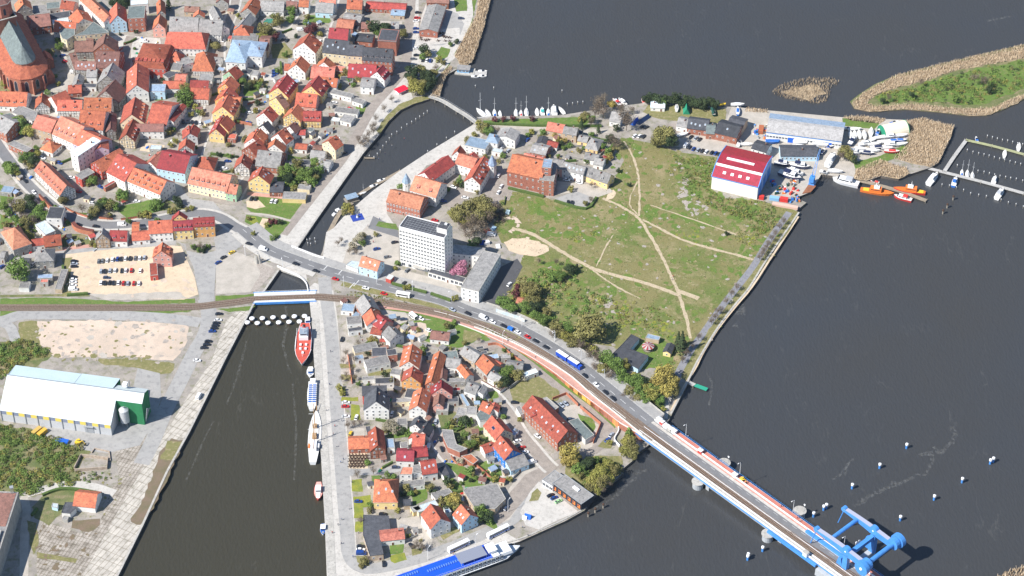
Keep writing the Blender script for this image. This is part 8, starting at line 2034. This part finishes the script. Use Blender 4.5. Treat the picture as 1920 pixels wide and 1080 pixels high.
for v in range(3):
 rg=np.random.default_rng(60+v);C, Nn=crown_pts(rg, 520,9);CRN[('s', v)]=quads_mesh('crown', C, Nn, rg.uniform(.06,.11,len(C)), [LF['g']], seed=v)
for v in range(2):  # thin spring crowns
 rg=np.random.default_rng(70+v);C, Nn=crown_pts(rg, 800,14);C *= rg.uniform(.6,1.05,(len(C),1));CRN[('b', v)]=quads_mesh('crown', C, Nn, rg.uniform(.018,.045,len(C)), [LF['b']], seed=v)
rg=np.random.default_rng(90);n=1300; t_=rg.uniform(0,1,n)**.7; an=rg.uniform(0,6.28,n);rr=(1-t_)*.55*(.8+.35*np.sin(t_*40));C=np.stack([np.cos(an)*rr, np.sin(an)*rr, t_*2.4-.9], 1);CRN[('c', 0)]=quads_mesh('crown', C, np.stack([np.cos(an), np.sin(an), np.full(n,.5)], 1)+rg.normal(size=(n,3))*.4, rg.uniform(.04,.08,n), [LF['d']], seed=9)
def branch_mesh(seed):
 r_=random.Random(seed);m=MB()
 def br(p, d, L, rad, lv):
  q=p+d*L; m.tube(p, q, rad, rad*.6, BARK, 4 if lv else 6, False)
  if lv >= 4: return
  for k in range(3 if lv else 5):
   nd=(d+Vector((r_.uniform(-1,1), r_.uniform(-1,1), r_.uniform(-.2,.7)))*(.75)).normalized();br(p+d*L*r_.uniform(.55,1), nd, L*r_.uniform(.55,.75), rad*.55, lv+1)
 br(Vector((0,0,-1.3)), Vector((0,0,1)),.75,.045,0);return m.mesh('branches')
BRN=[branch_mesh(s) for s in (1,2,3)]
def trunk_mesh(seed):
 r_=random.Random(seed);m=MB();m.tube((0,0,0),(.02,.01,.55),.055,.04,BARK,7);
 for k in range(5): a=k*1.25+r_.random();m.tube((.02,.01,.5),(.35*cos(a),.35*sin(a),1.0+.2*r_.random()),.03,.012,BARK,5)
 return m.mesh('trunk')
TRK=[trunk_mesh(s) for s in (1,2)]
KIND={'g':'green tree','o':'olive green tree','y':'yellow green tree','a':'golden willow','d':'dark green tree','b':'bare brown tree','p':'pink blossoming cherry tree','m':'dark red leaved tree','w':'pale blossoming tree','c':'dark conifer'}
TREES=[]
def tree(px, py, r_, kind, where):
 """crown centre at photo pixel, r_ metres"""
 con=kind == 'c'; bare=kind == 'b'; hz=r_*(1.35 if bare else 1.08 if not con else 1.0);p=W(px, py, hz);TREES.append((px, py))
 big='tall ' if r_ > 5 else 'small ' if r_ < 3 else ''
 shrub=r_ < 3.1 and not bare and not con; nm='shrub' if shrub else 'tree'  # listed trees with small leafy crowns are named and built as shrubs
 t=empty(nm, (p.x, p.y, 0), RND.uniform(0,6.28), big+KIND[kind].replace('tree', nm if kind != 'a' else 'tree')+' '+where, nm)
 if bare:
  o=inst('branches', RND.choice(BRN), t, (0,0,hz),0, r_*.9);inst('crown', CRN[('b', RND.randrange(2))], t, (0,0,hz),0,(r_,r_,r_*1.05), LF['b'])
 elif con: inst('crown', CRN[('c',0)], t, (0,0,r_*1.0),0,(r_,r_,r_), LF['d']);inst('trunk', TRK[0], t, (0,0,0),0,(r_*1.2,r_*1.2,r_*.8))
 elif shrub: inst('foliage', CRN[('s', RND.randrange(3))], t, (0,0,r_*.72),0,(r_,r_,r_*.95), LF[kind])
 else:
  inst('crown', CRN[('t', RND.randrange(5))] if r_ > 3.4 else CRN[('s', RND.randrange(3))], t, (0,0,hz*.92), RND.uniform(0,6),(r_*RND.uniform(.95,1.08),r_*RND.uniform(.95,1.08),r_*RND.uniform(.95,1.1)), LF[kind]);inst('trunk', RND.choice(TRK), t, (0,0,0),0,(r_*.9,r_*.9,hz*.85))
 return t
USEDL={}
def trees(where, txt):
 L=txt.split()
 cnt={}
 for i, s in enumerate(L):
  a, b, r_, k=s.split(',');w_=where if len(L) == 1 else '%s, %s from the left' % (where, '?')
  tree(float(a), float(b), float(r_), k, where+'\0%d' % i)
 new=[o for o in COL.objects if o.get('label') and '\0' in o['label']]
 new.sort(key=lambda o: int(o['label'].split('\0')[1]));xs=sorted(range(len(new)), key=lambda i: float(L[i].split(',')[0]));rank={j: i for i, j in enumerate(xs)}
 for i, o in enumerate(new):
  base=o['label'].split('\0')[0]; o['label']=base+(', %s from the left' % ordn[rank[i]] if len(L) > 1 else '')
  if len(L) > 2: o['group']='trees and shrubs '+where
trees('beside the left road and grey house', "33,503,8.2,g")
trees('in the church yard', "75,51,3,o 57,58,3,o 111,88,3.6,g 92,100,4,o 88,112,3,o 150,122,5,o 108,72,3,g 160,135,2.5,y 8,155,3.5,y 88,172,2.5,g")
trees('at the upper left courts', "215,3,5,d 228,2,5,d 240,4,4,d 316,8,4.5,c 306,150,3,d 345,176,7,g 352,190,4,g 345,165,4,o 405,84,4.4,o 365,198,3,y 380,210,3,o")
trees('between the green roof and the tan house', "30,232,6,g 44,238,5,g 53,243,5.5,y 38,226,3.5,o")
trees('beside the small orange house', "45,295,4,g 55,290,4,g 60,300,4,d 50,302,3,o 70,286,3.5,y 57,308,3,o 68,275,2.5,g")
trees('in the allotment gardens', "20,315,5.5,g 12,308,4,g 28,320,4,y 22,378,5,b 38,388,5,o 57,383,5,d 68,398,5.5,g 50,415,5,o 83,407,4,g 36,420,4,g 57,370,4,d 62,410,4,b 45,405,4,b 15,396,3,g 75,392,3,d 82,380,2.5,g 45,430,4,o 28,408,3.5,g 52,440,4,y 5,385,4,g 10,420,3,o 70,420,3,g 88,398,2.5,y")
trees('in the terraced gardens by the town road', "119,374,3.8,o 153,388,4.2,b 195,377,5,g 205,381,4.5,o 188,385,4,d 175,397,4,o 182,392,3,d 214,385,3.5,g 230,364,4.6,g 221,368,3,o 292,378,4.2,g 286,388,3,g 300,384,3,g 332,374,3.6,d 338,382,3,d 270,400,3.2,y 262,402,2.5,o 278,401,3,a 317,394,2.6,y 327,392,2.4,o 360,387,2.4,y 350,390,2,o 172,335,4,g 165,342,2.6,o 200,404,3,b 170,404,3,d 205,400,2.4,y 240,412,2.4,g 295,410,2.4,g")
trees('in the planted round bed of the square', "375,460,3,b 366,463,2.2,d 384,463,2.2,d 372,466,2.2,g 380,467,2.4,d 362,460,2,g 390,460,2,g")
trees('in the gardens of the straight street', "473,155,4,o 455,150,3.6,g 466,158,3.8,d 484,160,3.4,g 446,158,3,o 488,150,3,y 448,198,2.6,g 484,190,3,d 478,205,2.6,y 458,258,3,o 456,205,2.5,g 448,225,2.2,g 428,268,2.6,o 395,296,2.4,g 410,288,2.4,d 430,290,2.4,g 436,316,2.6,o 445,322,2.4,y 317,245,3,a 335,252,3,b 345,250,3,o 328,262,2.6,y 320,270,2.4,y 325,240,2.5,g 358,212,2.6,y 372,208,2.4,g")
trees('in the yards of the upper town', "522,36,5,o 497,55,6.2,o 492,66,5,y 510,62,4,o 547,18,4,g 560,12,3,o 586,51,5,m 578,56,4,m 517,68,3.4,m 545,35,3.5,g 572,40,3,g 600,60,3,y 535,100,3,g 512,30,3,g 575,28,3,o 700,50,5.5,d 719,50,6,d 709,58,4,g 730,58,4,g 755,60,4,o 690,44,3.5,o 648,135,3.2,o 640,142,2.6,a 655,150,2.6,g 672,145,3,o 662,156,2.5,g 634,160,2.6,y 520,130,2.5,g 600,118,2.5,g 590,100,2.4,o 678,130,2.4,g")
trees('behind the garden wall of the quay street', "535,325,5,g 528,320,4,o 545,316,5,g 556,318,4.6,o 566,322,4.5,g 576,324,4.8,g 588,322,4.6,d 596,318,4,g 562,332,4,g 580,335,4,g 590,330,3.6,o 558,306,4,o 590,302,4,g 600,308,3.2,o 540,335,4,d 548,342,3,g 552,350,2.8,y 588,340,3,g 575,345,2.8,w 570,338,2.5,w 545,280,2.6,a 590,285,3,g 600,292,2.4,b 602,312,3,g 570,298,2.4,o 580,292,2.2,d")
trees('on the promenade, leafless', "735,184,3,b 720,202,3,b 705,220,3,b 703,232,2.8,b 700,243,3.4,b 692,250,3.4,b 684,257,3.4,b 676,265,3.4,b 690,262,3,b 682,270,3,b 672,258,3,b 697,236,3,b")
trees('at the park by the canal mouth', "782,162,6.2,y 775,155,4.4,y 790,155,4.5,o 775,134,5.5,d 788,128,5.5,o 800,138,5.5,d 812,135,4.6,o 795,92,4.5,d 803,100,3.4,o 792,104,3,g 808,148,4.6,d 822,108,3,y 830,115,2.6,o 764,140,3.4,d 805,158,4,d 798,166,3.4,d 770,148,3.5,o 818,125,3.4,b 845,80,2.4,g 855,75,2.6,d")
trees('beside the flower park and quay', "508,413,2.6,m 517,413,2.4,m 526,414,2.4,d 466,408,2,o 500,420,2,y 650,386,3.6,y 658,392,3,a 646,396,2.6,o 510,445,2.2,g 518,440,2,g 475,436,2,y")
trees('on the light promenade square', "672,445,3.8,w 662,460,3.4,w 680,440,3,o 633,455,2.6,b 640,448,2.4,b 668,470,2.6,b 678,452,3,g 655,470,2.6,b 705,437,2.2,o")
trees('in the hotel courtyard', "862,338,3.4,g 856,342,3,o 866,345,2.6,d 838,352,2.8,g 751,347,2.6,g 910,292,2.2,y 922,296,2.2,g 935,300,2,o 942,290,2.4,g 895,356,2.4,o")
trees('in the big group beside the hotel yard', "872,392,7.4,o 862,402,6,o 885,380,6,o 905,378,7.2,o 915,392,6.6,o 898,402,7.2,o 885,412,6.6,b 872,425,6,b 890,428,6,b 902,418,6,b 928,388,5,b 918,405,5,b 852,398,4.6,y 880,440,5,b 910,430,4.4,b 895,450,4,d 885,458,3.4,g 905,470,3,g 872,408,5,y")
trees('between office court and road', "745,490,2.6,g 741,500,2.2,y 765,535,2.4,y 759,538,2,y 853,556,2.8,y 860,505,.1,g")
tree(860,503,5.8,'p','in the courtyard of the office wing')
trees('along the shore lane', "905,240,4.4,o 915,246,3.8,g 925,240,3,b 935,243,3,b 875,260,3,o 890,250,2.6,y 897,228,2.6,y 912,232,3,y 927,222,2.4,m 944,221,2.4,m 962,220,2.6,m 998,221,2.4,m 997,245,2.6,y 990,250,2.4,g 1020,245,3,g 1015,255,2.6,o 1040,248,3,a 1058,262,3,a 1050,268,3,d 1048,260,2.4,y 1057,275,2.2,g 1090,234,3.8,c 1122,243,3,c 1110,250,2.4,g 1070,270,2.6,g 1085,280,2.4,o 1095,275,2.2,g 1098,216,4.2,o 1108,222,3.4,g 1088,222,3,y 1010,300,2,g 1030,290,2.2,o 1100,300,2.6,g 1118,300,2,g")
trees('at the bare shore grove', "1122,196,6.6,b 1132,205,6,b 1116,206,5.5,b 1128,186,5.5,b 1148,194,4,a 1170,214,7,b 1175,228,6,b 1165,202,5,b 1185,205,3,b 1108,226,4,b 1150,262,5,b 1158,270,4,b 1145,258,4,d 1140,285,3.4,g 1143,292,3,a 1147,278,3,o 1130,272,2.6,g 1136,300,2.4,y")
trees('by the meadow corner', "1245,248,8.8,o 1238,262,6,o 1256,262,6,d 1156,238,3,d 1160,318,2.2,d 1180,345,2,d 1362,436,1.8,d 1110,345,2.6,b 1108,372,2.6,b 1098,378,2.4,o 1070,352,2.6,y")
trees('in the dark row on the north shore', "1215,186,4.2,d 1224,182,3.8,d 1236,184,4.8,d 1247,184,4.2,d 1256,187,3.6,d 1266,184,4.8,d 1274,188,4,d 1290,186,4.2,d 1298,191,4.2,d 1307,192,4.4,d 1316,193,4.4,d 1325,192,4.4,d 1334,190,4.8,d 1340,196,3.6,d 1280,194,3.4,d 1243,192,3.4,g")
trees('among the laid up boats', "1584,280,5,o 1577,290,4,b 1592,290,4.6,o 1600,298,3.4,d")
trees('on the green peninsula', "1828,145,4.5,b 1846,150,5,b 1728,152,3,b 1667,180,3,b 1855,165,3,d 1710,175,2.6,d 1655,185,2.6,d 1790,182,3,g")
trees('round as a ball above the clubhouse', "1107,608,10.2,o")
trees('in the thicket behind the road wall', "992,538,6,o 1000,546,5,o 985,548,4,y 942,562,4.6,g 952,568,4.4,g 960,575,4,g 996,562,5.2,o 985,572,4.6,g 1003,575,4,d 975,540,3.6,m 968,552,3.4,m 1005,590,4,g 1018,600,4.2,g 1025,585,3.4,o 1040,612,4,o 1050,625,3.8,o 1035,625,3.6,b 1062,630,4,y 1075,640,4.4,o 1065,615,4,g 1090,645,4,b 1070,502,4,d 1050,515,4,g 1035,520,3.4,g 1078,500,3,d 1043,490,2.6,b 1010,488,2.4,b")
trees('around the black roofed clubhouse', "1138,672,5,g 1150,678,5.2,g 1160,690,4.6,g 1170,685,3.8,y 1130,690,4.6,o 1145,700,4.6,b 1168,705,5,g 1180,712,4.4,g 1190,705,4,y 1195,718,5,g 1207,715,4.6,d 1215,728,5.4,y 1203,735,5,g 1222,742,4.6,y 1180,732,4.4,o 1195,745,4,o 1212,750,4,g 1120,670,4.4,b 1105,662,4,b 1115,685,3.6,b 1227,728,4.4,g 1185,748,3,b 1170,740,3,b 1235,750,3.6,g")
trees('hanging over the bank path', "1246,700,7.8,a 1238,712,6.6,a 1256,714,6.6,a 1247,728,5.6,a 1262,728,4.6,o")
trees('dark and pointed by the bank path', "1279,645,6.4,c 1272,640,5,c")
trees('bare along the bank path', "1298,645,3,b 1310,630,3,b 1335,600,3,b 1342,592,3.2,b 1352,578,3,b 1362,562,3,b 1372,548,3,b 1382,535,3,b 1425,480,3,b 1432,468,3,b 1440,455,3,b 1447,445,3,b 1455,435,3,b 1462,422,3,b 1470,412,3,b 1280,672,3,b 1288,660,3,b 1345,582,2.6,b 1430,474,2.8,b 1437,462,2.6,b")
trees('at the island end of the bridge', "1070,848,6.2,a 1062,858,5,a 1080,855,4.6,a 1075,866,4,a 1177,825,5,y 1183,838,4.8,o 1172,842,4.6,y 1180,812,3.4,g 1186,850,3.8,o 1144,828,2.2,y 1190,825,3,b 1245,765,2.2,y 1228,766,2,b")
trees('in the scrub behind the station building', "1142,870,5,y 1132,880,5.4,y 1120,890,5.4,y 1110,900,5,y 1125,902,4.8,o 1138,893,4.6,y 1148,882,4.4,o 1108,912,4,o 1120,915,3.6,y 1098,868,4,d 1090,878,3.6,g 1080,880,3.4,g 1105,862,3.6,d 1118,862,3,g 1088,888,2.6,o 1142,905,3,b 1130,915,3,b")
trees('in the gardens of the northern island block', "696,634,3,a 702,638,2.4,y 690,660,2.4,d 722,700,2.6,d 735,712,3,o 690,640,2,g 672,718,2,g 720,618,2.2,g 636,725,2.8,y 642,735,2.4,y")
trees('in the walled plot by the paved street', "952,693,4.4,g 943,705,4,g 936,715,3.6,o 948,715,3.6,d 960,702,3,o 972,702,3.6,o 980,706,3,w 930,708,3,g 958,665,2.4,y 946,655,2,g")
trees('in the inner gardens of the island', "730,795,4.6,w 740,800,4.2,w 722,802,3,o 752,806,3.4,d 764,812,2.6,g 872,786,4,d 866,790,3,g 880,790,3,g 850,788,2.6,o 840,795,2.6,g 846,800,2.2,y 882,830,3.6,g 876,835,3,o 895,828,3,y 905,832,2.6,o 860,822,2.6,d 890,820,3,o 870,812,2.6,g 912,826,2,d 900,748,2.4,d 862,838,2.4,g 880,880,3.4,g 885,884,2.4,o 840,902,3.4,d 846,908,3,o 832,940,3.4,o 840,948,3,d 852,932,5.4,a 846,942,4,y 858,945,3.6,o 825,950,2.6,y 904,960,4.6,g 912,966,4,d 896,968,4,d 918,972,3,g 805,912,3.2,o 812,920,2.8,d 762,915,3.2,o 770,922,2.6,g 755,925,2.4,d 690,865,2.4,g 736,892,2.8,g 726,888,2.4,g 716,898,2.6,g 712,905,2.4,o 862,862,2.6,w 925,888,2.2,g 928,895,2.4,y 944,778,2.4,g 975,785,2,y 968,808,2,b 788,800,2.4,b 695,945,2.4,g 692,955,2.2,o 745,955,2.2,y 780,920,2,y")
trees('bare at the quay parking', "700,880,3.2,b 670,886,3.2,b 672,642,2.6,b 648,660,2.8,b 644,675,2.6,b 665,672,2.6,b 660,690,2.6,b 650,702,2.6,b 664,706,2.6,b 640,708,2.4,b 676,790,2.6,b 652,795,2.8,b 664,792,2.6,b 785,1018,3.8,b 778,1024,3,b 792,1026,2.8,b 676,975,2.8,b 683,1050,2.8,o 678,1058,2.2,o 690,1045,2,b 720,900,2.4,b")
trees('by the railway plot cottage', "850,602,2.4,g 838,608,2.6,o 845,612,2,d 870,640,2.2,o 792,645,2,o 898,636,2,b")
def thicket(nm, lab, poly, n, rmin, rmax, cols, seed, per=70, z=0.0, kind='stuff'):
 """many low bushes as one mass of leaf-sized faces"""
 P=[W(x, y, z) for x, y in parse(poly)]; P=[(p.x, p.y) for p in P]; rg=np.random.default_rng(seed)
 x0, x1=min(p[0] for p in P), max(p[0] for p in P);y0, y1=min(p[1] for p in P), max(p[1] for p in P);pts=[]
 def inside(x, y):
  c=False; j=len(P)-1
  for i in range(len(P)):
   if (P[i][1] > y) != (P[j][1] > y) and x < (P[j][0]-P[i][0])*(y-P[i][1])/(P[j][1]-P[i][1])+P[i][0]: c=not c
   j=i
  return c
 k=0
 cl=[(rg.uniform(x0,x1), rg.uniform(y0,y1)) for _ in range(max(3,n//12))]
 while len(pts) < n and k < n*30:
  k += 1
  if rg.random() < .65: c_=cl[rg.integers(len(cl))]; x, y=rg.normal(c_[0], 5), rg.normal(c_[1], 5)
  else: x, y=rg.uniform(x0,x1), rg.uniform(y0,y1)
  if inside(x, y): pts.append((x, y))
 C, Nn, S_, MI=[], [], [], []
 for (x, y) in pts:
  r_=rg.uniform(rmin, rmax)*(1 if rg.random() < .8 else 1.35);m_=int(per*min(2.2, max(.4,(r_/1.8)**1.5)));d=rg.normal(size=(m_,3));d[:,2]=np.abs(d[:,2])*.9+.05; d /= np.linalg.norm(d, axis=1)[:, None]
  q=d*rg.uniform(.65,1.08,(m_,1))*r_; q[:,2] *= rg.uniform(.7,1.1);q += np.array([x, y, z]);C.append(q);Nn.append(d+rg.normal(size=(m_,3))*.5);S_.append(rg.uniform(.16,.36,m_));MI.append(np.full(m_, rg.integers(len(cols))))
 me=quads_mesh(nm, np.concatenate(C), np.concatenate(Nn), np.concatenate(S_), [LF[c] for c in cols], np.concatenate(MI), seed)
 o=bpy.data.objects.new(nm, me);COL.objects.link(o);return tag(o, lab, 'shrubs', kind='stuff')
thicket('scrub_thicket', 'dense green scrub covering the lower left bank behind the grain hall', "-20,800 20,798 60,808 75,818 150,832 155,848 140,862 120,880 125,900 150,905 110,912 60,925 0,935 -20,935", 430,.9,2.3, 'ggygog', 1)
thicket('scrub_thicket', 'green scrub above the grain hall at the left edge', "-20,645 30,640 50,640 80,650 95,668 60,668 30,690 10,705 -20,720", 170,1.0,2.3, 'ggygo', 2)
thicket('scrub_thicket', 'mixed thicket between the road wall and the meadow', "935,570 955,545 978,515 990,490 1030,500 1080,512 1120,545 1165,580 1150,600 1100,590 1060,600 1065,640 1020,605 975,580", 240,.7,1.9, 'ggoygo', 3)
thicket('scrub_thicket', 'brushwood along the embankment above the road', "1030,615 1060,640 1100,660 1130,690 1180,735 1235,768 1250,750 1220,742 1180,705 1140,680 1110,650 1070,630", 260,1.0,2.3, 'boggyb', 4)
thicket('scrub_thicket', 'fresh green nettle and bramble growth around the red shipyard hall', "1262,292 1290,296 1340,298 1332,355 1360,372 1430,378 1480,392 1445,430 1420,445 1400,415 1350,395 1300,372 1280,340", 560,.5,1.3, 'ggyog', 5,34)
thicket('scrub_thicket', 'yellow green bushes on the tip behind the station building', "1085,875 1130,858 1165,868 1158,888 1120,925 1100,912 1085,895", 110,1.0,2.2, 'yyog', 6)
thicket('scrub_thicket', 'grey brown brush heap beside the tree group', "905,392 935,388 955,400 948,415 920,418 905,425", 70,.8,1.8, 'bbw', 7)
thicket('scrub_thicket', 'low green shrubs covering the reed fringed peninsula', "1640,182 1700,165 1780,142 1900,115 1990,118 1950,150 1900,172 1850,193 1790,195 1720,190 1650,195", 420,.7,1.8, 'ggogdy', 8,44,-1.2)
thicket('scrub_thicket', 'gorse and weeds dotted over the southern meadow', "1120,560 1180,560 1240,580 1290,610 1275,690 1255,680 1225,625 1180,622 1150,640", 120,.4,1.1, 'yyoo', 9,30)
thicket('scrub_thicket', 'weeds along the embankment verge of the railway', "630,545 680,548 760,565 850,588 940,622 1000,655 985,652 900,615 800,584 700,565 640,556", 150,.3,.8, 'yog', 10,22)
thicket('scrub_thicket', 'weedy bushes on the ruined quay', "105,870 140,868 150,885 210,888 212,900 160,905 120,900", 60,.5,1.3, 'oog', 11,40)
def grass(nm, lab, polys, n, h, wd, cols, seed, z=0.0, up=True, jit=.35):
 """thin upright blades; reeds when tall"""
 rg=np.random.default_rng(seed);B=[]
 for poly in polys:
  P=[W(x, y, z) for x, y in parse(poly)]; P=np.array([(p.x, p.y) for p in P]);A=abs(area2([tuple(p) for p in P]))/2; k=int(n*A) ; x0, y0=P.min(0);x1, y1=P.max(0)
  q=rg.uniform((x0,y0),(x1,y1),(int(k*(x1-x0)*(y1-y0)/max(A,1))+10,2));c=np.zeros(len(q), bool);j=len(P)-1
  for i in range(len(P)):
   cond=(P[i,1] > q[:,1]) != (P[j,1] > q[:,1]);xx=(P[j,0]-P[i,0])*(q[:,1]-P[i,1])/((P[j,1]-P[i,1]) or 1e-9)+P[i,0]; c ^= cond & (q[:,0] < xx);j=i
  B.append(q[c])
 q=np.concatenate(B);m_=len(q);an=rg.uniform(0,pi,m_);w_=rg.uniform(.6,1.3,m_)*wd; hh=rg.uniform(.55,1.15,m_)*h; ln=rg.normal(0,jit*h*.4,(m_,2))
 dx, dy=np.cos(an)*w_, np.sin(an)*w_; zz=np.full(m_, z)
 V=np.stack([np.stack([q[:,0]-dx,q[:,1]-dy,zz],1), np.stack([q[:,0]+dx,q[:,1]+dy,zz],1), np.stack([q[:,0]+dx*.7+ln[:,0],q[:,1]+dy*.7+ln[:,1],zz+hh],1), np.stack([q[:,0]-dx*.7+ln[:,0],q[:,1]-dy*.7+ln[:,1],zz+hh],1)],1).reshape(-1,3)
 me=bpy.data.meshes.new(nm);me.vertices.add(4*m_);me.loops.add(4*m_);me.polygons.add(m_);me.vertices.foreach_set('co', V.ravel().astype(np.float32));me.loops.foreach_set('vertex_index', np.arange(4*m_, dtype=np.int32));me.polygons.foreach_set('loop_start', np.arange(0,4*m_,4,dtype=np.int32));me.polygons.foreach_set('loop_total', np.full(m_,4,dtype=np.int32));me.polygons.foreach_set('material_index', rg.integers(0,len(cols),m_).astype(np.int32))
 for c_ in cols: me.materials.append(c_)
 me.update(calc_edges=True);o=bpy.data.objects.new(nm, me);COL.objects.link(o);return tag(o, lab, 'reeds' if h > 1.5 else 'grass', kind='stuff')
RE=[mat('reed_straw', (0.62,0.49,0.34),(0.52,0.41,0.28), scale=.5, fine=.2), mat('reed_pale', (0.68,0.56,0.41)), mat('reed_brown', (0.42,0.32,0.21))]
grass('reeds', 'tall dry reeds fringing the lake shore near the park', ["808,183 824,184 830,160 838,140 850,128 842,126 826,140 815,162","866,126 885,117 890,105 905,60 920,0 925,-30 900,-30 893,30 870,70 852,105"], 5.0,1.9,.13, RE, 21)
grass('reeds', 'broad tan reed bed behind the laid up boats', ["1700,227 1730,222 1762,230 1789,237 1782,260 1760,305 1745,314 1720,308 1675,298 1695,280 1705,250"], 4.6,1.7,.13, RE, 22)
grass('reeds', 'small tan reed bed in the angle of the jetties', ["1605,318 1650,300 1700,316 1705,327 1685,335 1652,330 1625,338 1602,335","1579,220 1620,218 1660,225 1650,232 1600,227","1400,203 1440,207 1440,212 1395,210"], 4.6,1.7,.13, RE, 23)
grass('reeds', 'tan reed belt around the green peninsula', ["1597,192 1620,174 1680,142 1760,122 1920,84 2050,60 2050,85 1920,110 1800,130 1740,150 1680,165 1640,180 1625,192 1640,200 1720,196 1800,205 1860,203 1900,185 1960,160 2040,140 2040,155 1920,186 1880,206 1850,216 1820,217 1760,210 1700,205 1630,209 1602,203"], 4.0,1.8,.13, RE, 24,-1.2)
ISLET=["1447,172 1465,160 1490,152 1520,147 1560,147 1577,152 1568,160 1556,168 1557,178 1550,190 1530,196 1500,190 1475,186 1455,180"]
grass('reeds', 'separate grey brown reed islet in the lake', ISLET, 1.8,1.9,.13, [RE[2], MATS['twigs_brown'], RE[0]], 25, WZ-.1)
sheet('reed_bed', parse("1465,175 1490,165 1530,160 1545,175 1520,188 1490,184"), 'reedbed', 1, jag=2.0, z=WZ+.03)
grass('reeds', 'reed tuft at the lower right corner of the photo', ["1868,1082 1895,1070 1925,1062 1990,1050 1990,1110 1868,1110"], 2.6,2.3,.20, RE, 26, WZ)
GM=[mat('tuft_green', (0.13,0.185,0.06)), mat('tuft_olive', (0.24,0.22,0.11)), mat('tuft_straw', (0.36,0.30,0.19)), mat('tuft_yellow', (0.34,0.32,0.08))]
grass('meadow_grass', 'rough tufts of grass and weeds all over the meadow', [MEAD], .22,.4,.3, GM[:3], 31,0.03, jit=.9)
grass('meadow_grass', 'yellow flowering weeds scattered over the meadow', ["1065,445 1090,435 1095,445 1075,455","1105,435 1118,430 1120,442 1108,445","1385,430 1425,440 1415,465 1375,450","1160,590 1180,580 1180,610 1160,615","1205,600 1245,608 1235,625 1205,618","1255,310 1265,315 1260,330 1250,322","1010,505 1040,505 1060,520 1030,525"], 1.6,.5,.3, [GM[3], GM[0]], 32,.03)
def clutter(where, poly, n, seed):
 P=parse(poly);r_=random.Random(seed);x0, x1, y0, y1=min(p[0] for p in P), max(p[0] for p in P), min(p[1] for p in P), max(p[1] for p in P);k=0; done=0
 while done < n and k < n*25:
  k += 1; x, y=r_.uniform(x0,x1), r_.uniform(y0,y1);c=False; j=len(P)-1
  for i in range(len(P)):
   if (P[i][1] > y) != (P[j][1] > y) and x < (P[j][0]-P[i][0])*(y-P[i][1])/(P[j][1]-P[i][1])+P[i][0]: c=not c
   j=i
  p=W(x, y, 0)
  if not c or any(hypot(p.x-a, p.y-b) < q+1.5 for a, b, q in OCC) or any(hypot(p.x-a, p.y-b) < 3 for a, b in VREG): continue
  done += 1; rz=r_.choice((.2,-.3,1.0,.6))+r_.uniform(-.1,.1);t=r_.random()
  if t < .36:
   L, w_, h=r_.uniform(2.5,4.5), r_.uniform(2.2,3), r_.uniform(2.1,2.6);rc=r_.choice('GKGRBU');wc=r_.choice('wgtc');root=empty('garden_shed', (p.x,p.y,0), rz, 'little %s roofed garden shed %s' % ({'G':'grey','K':'charcoal','R':'red','B':'brown','U':'blue grey'}[rc], where), 'shed', 'small %s sheds %s' % (rc, where));OCC.append((p.x,p.y,2.5))
   m=MB();m.box((0,0,h/2),(L,w_,h),WALL[wc]);m.build('walls', root);m=MB();m.face([(-L/2-.2,-w_/2-.2,h),(L/2+.2,-w_/2-.2,h),(L/2+.2,w_/2+.2,h+.5),(-L/2-.2,w_/2+.2,h+.5)], ROOF[rc]);m.build('roof', root);inst('door', DOOR, root, (0,-w_/2-.004,0),0,(.8,1,.85))
  elif t < .62:
   L=r_.uniform(5,11);m=MB();hg=r_.random() < .45; m.box((0,0,.8),(L,.9 if hg else .2,1.6),HG if hg else r_.choice((WALL['b'],WALL['g'],WOOD)));tag(m.build('hedge' if hg else 'wall', None, (p.x,p.y,0), rz),('clipped garden hedge ' if hg else 'garden wall between back yards ')+where, 'hedge' if hg else 'wall', ('hedges ' if hg else 'garden walls ')+where)
  elif t < .8:
   q=r_.uniform(1.2,2.4);s=inst('foliage', CRN[('s', r_.randrange(3))], None, (p.x,p.y,q*.7), r_.uniform(0,6), q, LF[r_.choice('goydg')]);tag(s, 'small garden bush '+where, 'shrub', 'small bushes '+where)
  else:
   m=MB();d=(r_.uniform(.8,2.4), r_.uniform(.6,1.6), r_.uniform(.4,1.2));m.box((0,0,d[2]/2), d, r_.choice((CVB,STEELW,WOOD,REDP,STEEL,GRNP)), top=(.8,.8));m.box((d[0]*.8,.2,d[2]*.3),(.6,.6,d[2]*.6),r_.choice((STEELW,WOOD,GOLDP)));tag(m.build('garden_things', None, (p.x,p.y,.06), rz), 'pile of garden furniture and boxes '+where, 'garden things', 'garden clutter '+where)
clutter('in the old town yards', "0,130 200,60 420,20 640,20 740,60 640,260 560,380 440,330 200,400 40,300", 170,3)
clutter('in the western allotments', "0,330 60,330 120,400 200,445 200,470 100,475 0,480", 40,4)
clutter('in the island back yards', "640,560 740,590 900,690 960,800 1000,870 900,960 760,1030 700,1030 690,900 680,700", 120,5)
clutter('in the gardens by the shore lane', "1000,250 1130,250 1160,330 1100,350 1040,320", 26,6)
